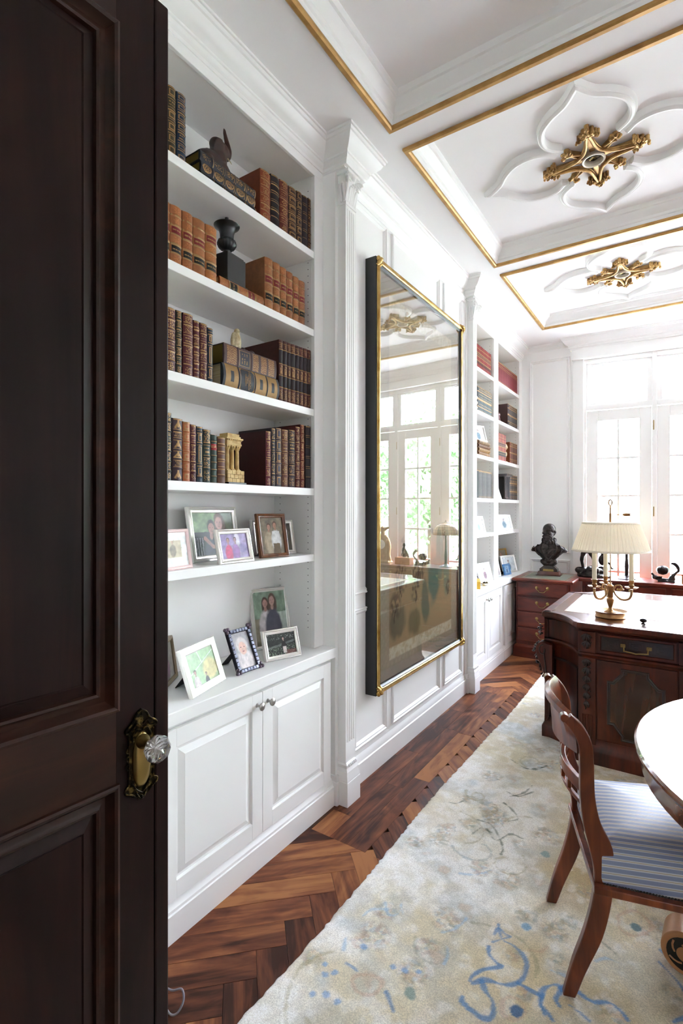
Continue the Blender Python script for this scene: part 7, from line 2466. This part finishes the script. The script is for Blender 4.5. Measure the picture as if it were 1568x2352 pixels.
# hollow corner: curved panel and scrolled console at the left end
cur = [p for p in LC if -0.70 < p[0] < -0.53][::-1]
cp = M().sweep(cur, [(0.044, 0.19), (0.033, 0.19), (0.036, 0.20), (0.036, 0.50), (0.033, 0.51), (0.044, 0.51)])
KW('corner_panel', cp, par=pl_, smooth=40)
cpm = M()
for (zz0, zz1) in ((0.185, 0.198), (0.505, 0.518)):
    cpm.sweep(cur, [(0.044, zz0), (0.028, zz0), (0.027, (zz0 + zz1) / 2), (0.028, zz1), (0.044, zz1)])
for e_ in (cur[:2], cur[-2:]):
    cpm.sweep(e_, [(0.044, 0.185), (0.028, 0.185), (0.028, 0.518), (0.044, 0.518)])
KW('corner_panel_moulding', cpm, CARVED, par=pl_, smooth=40)
sc_o = catmull([(-0.700, 0.60), (-0.735, 0.612), (-0.765, 0.59), (-0.772, 0.55), (-0.758, 0.50), (-0.735, 0.45), (-0.718, 0.39), (-0.708, 0.33), (-0.700, 0.28)], 4)
sc_i = [(-0.672, 0.28), (-0.672, 0.60)]
pr3 = M().prism(sc_o + sc_i, 0, 0.07)
pr3.v = [(p[0], 3.365 + p[2], p[1]) for p in pr3.v]
cs = KW('scroll_console', pr3, DESKW, par=pl_, smooth=30, bev=0.003)
sp = []
for q in range(26):
    t_ = q / 25
    if t_ < 0.6:
        a = t_ / 0.6 * 2 * math.pi * 0.9 + 1.2
        sp.append((-0.732 + 0.017 * math.cos(a), 3.362, 0.565 + 0.028 * math.sin(a)))
    else:
        s = (t_ - 0.6) / 0.4
        sp.append((-0.722 + 0.03 * s, 3.362, 0.545 - 0.25 * s))
KW('inlaid_scroll_line', M().tube(sp, 0.0035, 6), CARVED, par=pl_)
lv = M()
rr = random.Random(21)
for (x, z_, k0) in ((-0.768, 0.585, 1.0), (-0.776, 0.545, 1.2), (-0.774, 0.515, 1.0), (-0.757, 0.470, 1.2), (-0.748, 0.440, 0.9), (-0.735, 0.40, 0.7), (-0.752, 0.66, 0.8), (-0.75, 0.70, 0.9)):
    for q in range(9):
        a = rr.uniform(0, 6.28)
        lv.ball((x + 0.010 * k0 * math.cos(a), 3.40 + rr.uniform(-0.03, 0.03), z_ + 0.013 * k0 * math.sin(a)), (0.009 * k0, 0.009, 0.0045 * k0), 8, 6, Matrix.Rotation(-a, 3, 'Y'))
KW('carved_leaves', lv, CARVED, par=pl_, smooth=180)

# ================================================================== bouillotte lamp on the desk
ZD = 0.8008
lp = thing('desk_lamp', (-0.358, 3.445, ZD), (0, 0, R(33.9)), label='brass three candle desk lamp with pleated cream shade', cat='lamp')
K = 3.062 / 3.13
ob('dish_base', M().lathe([(0.082, 0.0), (0.084, 0.004), (0.080, 0.010), (0.082, 0.03), (0.097, 0.036), (0.099, 0.039), (0.092, 0.038), (0.077, 0.026), (0.04, 0.024), (0.004, 0.03)], 48), LAMPBRASS, lp, smooth=40)
ob('baluster_stem', M().lathe([(0.034, 0.027), (0.034, 0.032), (0.022, 0.037), (0.012, 0.046), (0.010, 0.056), (0.014, 0.072), (0.020, 0.092), (0.021, 0.108), (0.016, 0.114), (0.014, 0.118), (0.0165, 0.123), (0.0165, 0.176), (0.019, 0.181), (0.0185, 0.188), (0.012, 0.194), (0.0045, 0.20)], 28), LAMPBRASS, lp, smooth=40)
ob('rod', M().lathe([(0.0035, 0.198), (0.0035, 0.60)], 10), LAMPBRASS, lp, smooth=40)
for k, a in enumerate((75, 195, 315)):
    ca, sa = math.cos(R(a)), math.sin(R(a))
    rad = 0.115
    Rm = Matrix.Rotation(R(a), 4, 'Z')
    am = M().tube(catmull([(0.016, 0, 0.168), (0.03, 0, 0.135), (0.062, 0, 0.112), (0.098, 0, 0.118), (0.114, 0, 0.145), (rad, 0, 0.178)], 5), [0.0055] * 8 + [0.0065] * 8 + [0.0075] * 10, 8)
    am.tube(catmull([(0.018, 0, 0.165), (0.03, 0, 0.19), (0.052, 0, 0.196), (0.062, 0, 0.182), (0.056, 0, 0.168), (0.048, 0, 0.172)], 4), [0.0045] * 12 + [0.006] * 9, 7)
    am.ball((0.066, 0, 0.172), (0.010, 0.007, 0.006), 8, 6)
    ar = ob('candle_arm', am.xf(Rm), LAMPBRASS, lp, smooth=60)
    cx_, cy_ = rad * ca, rad * sa
    ob('drip_pan', M().lathe([(0.01, 0.180), (0.026, 0.183), (0.035, 0.190), (0.036, 0.192), (0.026, 0.188), (0.012, 0.187)], 28, (cx_, cy_, 0)), LAMPBRASS, ar, smooth=40)
    ob('candle_socket', M().lathe([(0.009, 0.187), (0.014, 0.194), (0.0145, 0.202), (0.010, 0.208), (0.0135, 0.215), (0.0145, 0.225), (0.0175, 0.228), (0.017, 0.231)], 24, (cx_, cy_, 0)), LAMPBRASS, ar, smooth=40)
    ob('candle', M().lathe([(0.0128, 0.229), (0.0128, 0.42), (0.010, 0.424)], 20, (cx_, cy_, 0)), CANDLE, ar, smooth=40)
# pleated shade
n = 240
prf = [(0.2085, 0.400), (0.197, 0.435), (0.180, 0.485), (0.164, 0.53), (0.1505, 0.566)]
v, f = [], []
for j, (r_, z_) in enumerate(prf):
    for k in range(n):
        a = 2 * math.pi * k / n
        ph = (k % 3) / 3.0
        rr_ = r_ + (0.0048 if k % 4 in (0, 1) else 0.0)
        v.append((rr_ * math.cos(a), rr_ * math.sin(a), z_))
for j in range(len(prf) - 1):
    for k in range(n):
        f.append((j * n + k, j * n + (k + 1) % n, (j + 1) * n + (k + 1) % n, (j + 1) * n + k))
m3, nt3, b3 = newmat('pleated_shade_fabric')
b3.inputs['Base Color'].default_value = hexc('#fbf6ea')
b3.inputs['Roughness'].default_value = 0.8
b3.inputs['Sheen Weight'].default_value = 0.2
tr3 = nd(nt3, 'ShaderNodeBsdfTranslucent', {'Color': hexc('#fdf6e6')})
mx3 = nd(nt3, 'ShaderNodeMixShader', {0: 0.55, 1: b3.outputs[0], 2: tr3.outputs[0]})
nt3.links.new(mx3.outputs[0], nt3.nodes['Material Output'].inputs[0])
sh_ = ob('pleated_shade', M().add(v, f), m3, lp, smooth=25)
for (r_, z_, hh) in ((0.2125, 0.396, 0.012), (0.1545, 0.560, 0.012)):
    n2 = 72
    v, f = [], []
    for (q, w_) in ((r_, 0), (r_ + 0.003, 0.003), (r_ + 0.001, hh), (r_ - 0.004, hh), (r_ - 0.003, 0)):
        for k in range(n2):
            a = 2 * math.pi * k / n2
            v.append((q * math.cos(a), q * math.sin(a), z_ + w_))
    for j in range(5):
        for k in range(n2):
            f.append((j * n2 + k, j * n2 + (k + 1) % n2, ((j + 1) % 5) * n2 + (k + 1) % n2, ((j + 1) % 5) * n2 + k))
    ob('shade_trim', M().add(v, f), CLOTHSH, sh_, smooth=40)
ob('shade_top_disc', M().lathe([(0.004, 0.567), (0.152, 0.567), (0.152, 0.5685), (0.03, 0.572), (0.004, 0.572)], 48), CLOTHSH, sh_, smooth=30)
fn = M().lathe([(0.0075, 0.572), (0.0075, 0.622), (0.006, 0.625), (0.0045, 0.63), (0.0045, 0.65), (0.006, 0.653), (0.004, 0.657), (0.007, 0.661), (0.004, 0.665), (0.0055, 0.668), (0.003, 0.672)], 14)
rg_ = []
for k in range(25):
    a = 2 * math.pi * k / 24
    rg_.append((0.011 * math.cos(a), 0, 0.69 + 0.017 * math.sin(a)))
fn.tube(rg_, 0.004, 7, up=(0, 1, 0))
fo = ob('finial', fn, LAMPBRASS, lp, smooth=50)
ar_ = M().tube([(0.006, 0, 0.617), (0.085, 0, 0.617)], 0.0026, 7)
fl = [(0.07, 0.0), (0.085, 0.012), (0.125, 0.012), (0.118, 0.0), (0.125, -0.012), (0.085, -0.012)]
for rot in (0, 90):
    t_ = M().prism(fl, -0.0008, 0.0008)
    t_.xf(Matrix.Translation((0, 0, 0.617)) @ Matrix.Rotation(R(rot + 40), 4, 'X'))
    ar_.join(t_)
ob('arrow', ar_, LAMPBRASS, fo)

st = thing('desk_pebble', (-0.18, 3.325, ZD), (0, 0, R(20)), label='small dark oval paperweight on the desk beside the lamp', cat='paperweight')
ob('stone', M().ball((0, 0, 0.021), (0.019, 0.012, 0.012), 16, 10), BLACKST, st, smooth=180)
ob('stand', M().lathe([(0.011, 0), (0.011, 0.004), (0.005, 0.008), (0.006, 0.012)], 14), BRONZE, st, smooth=40)
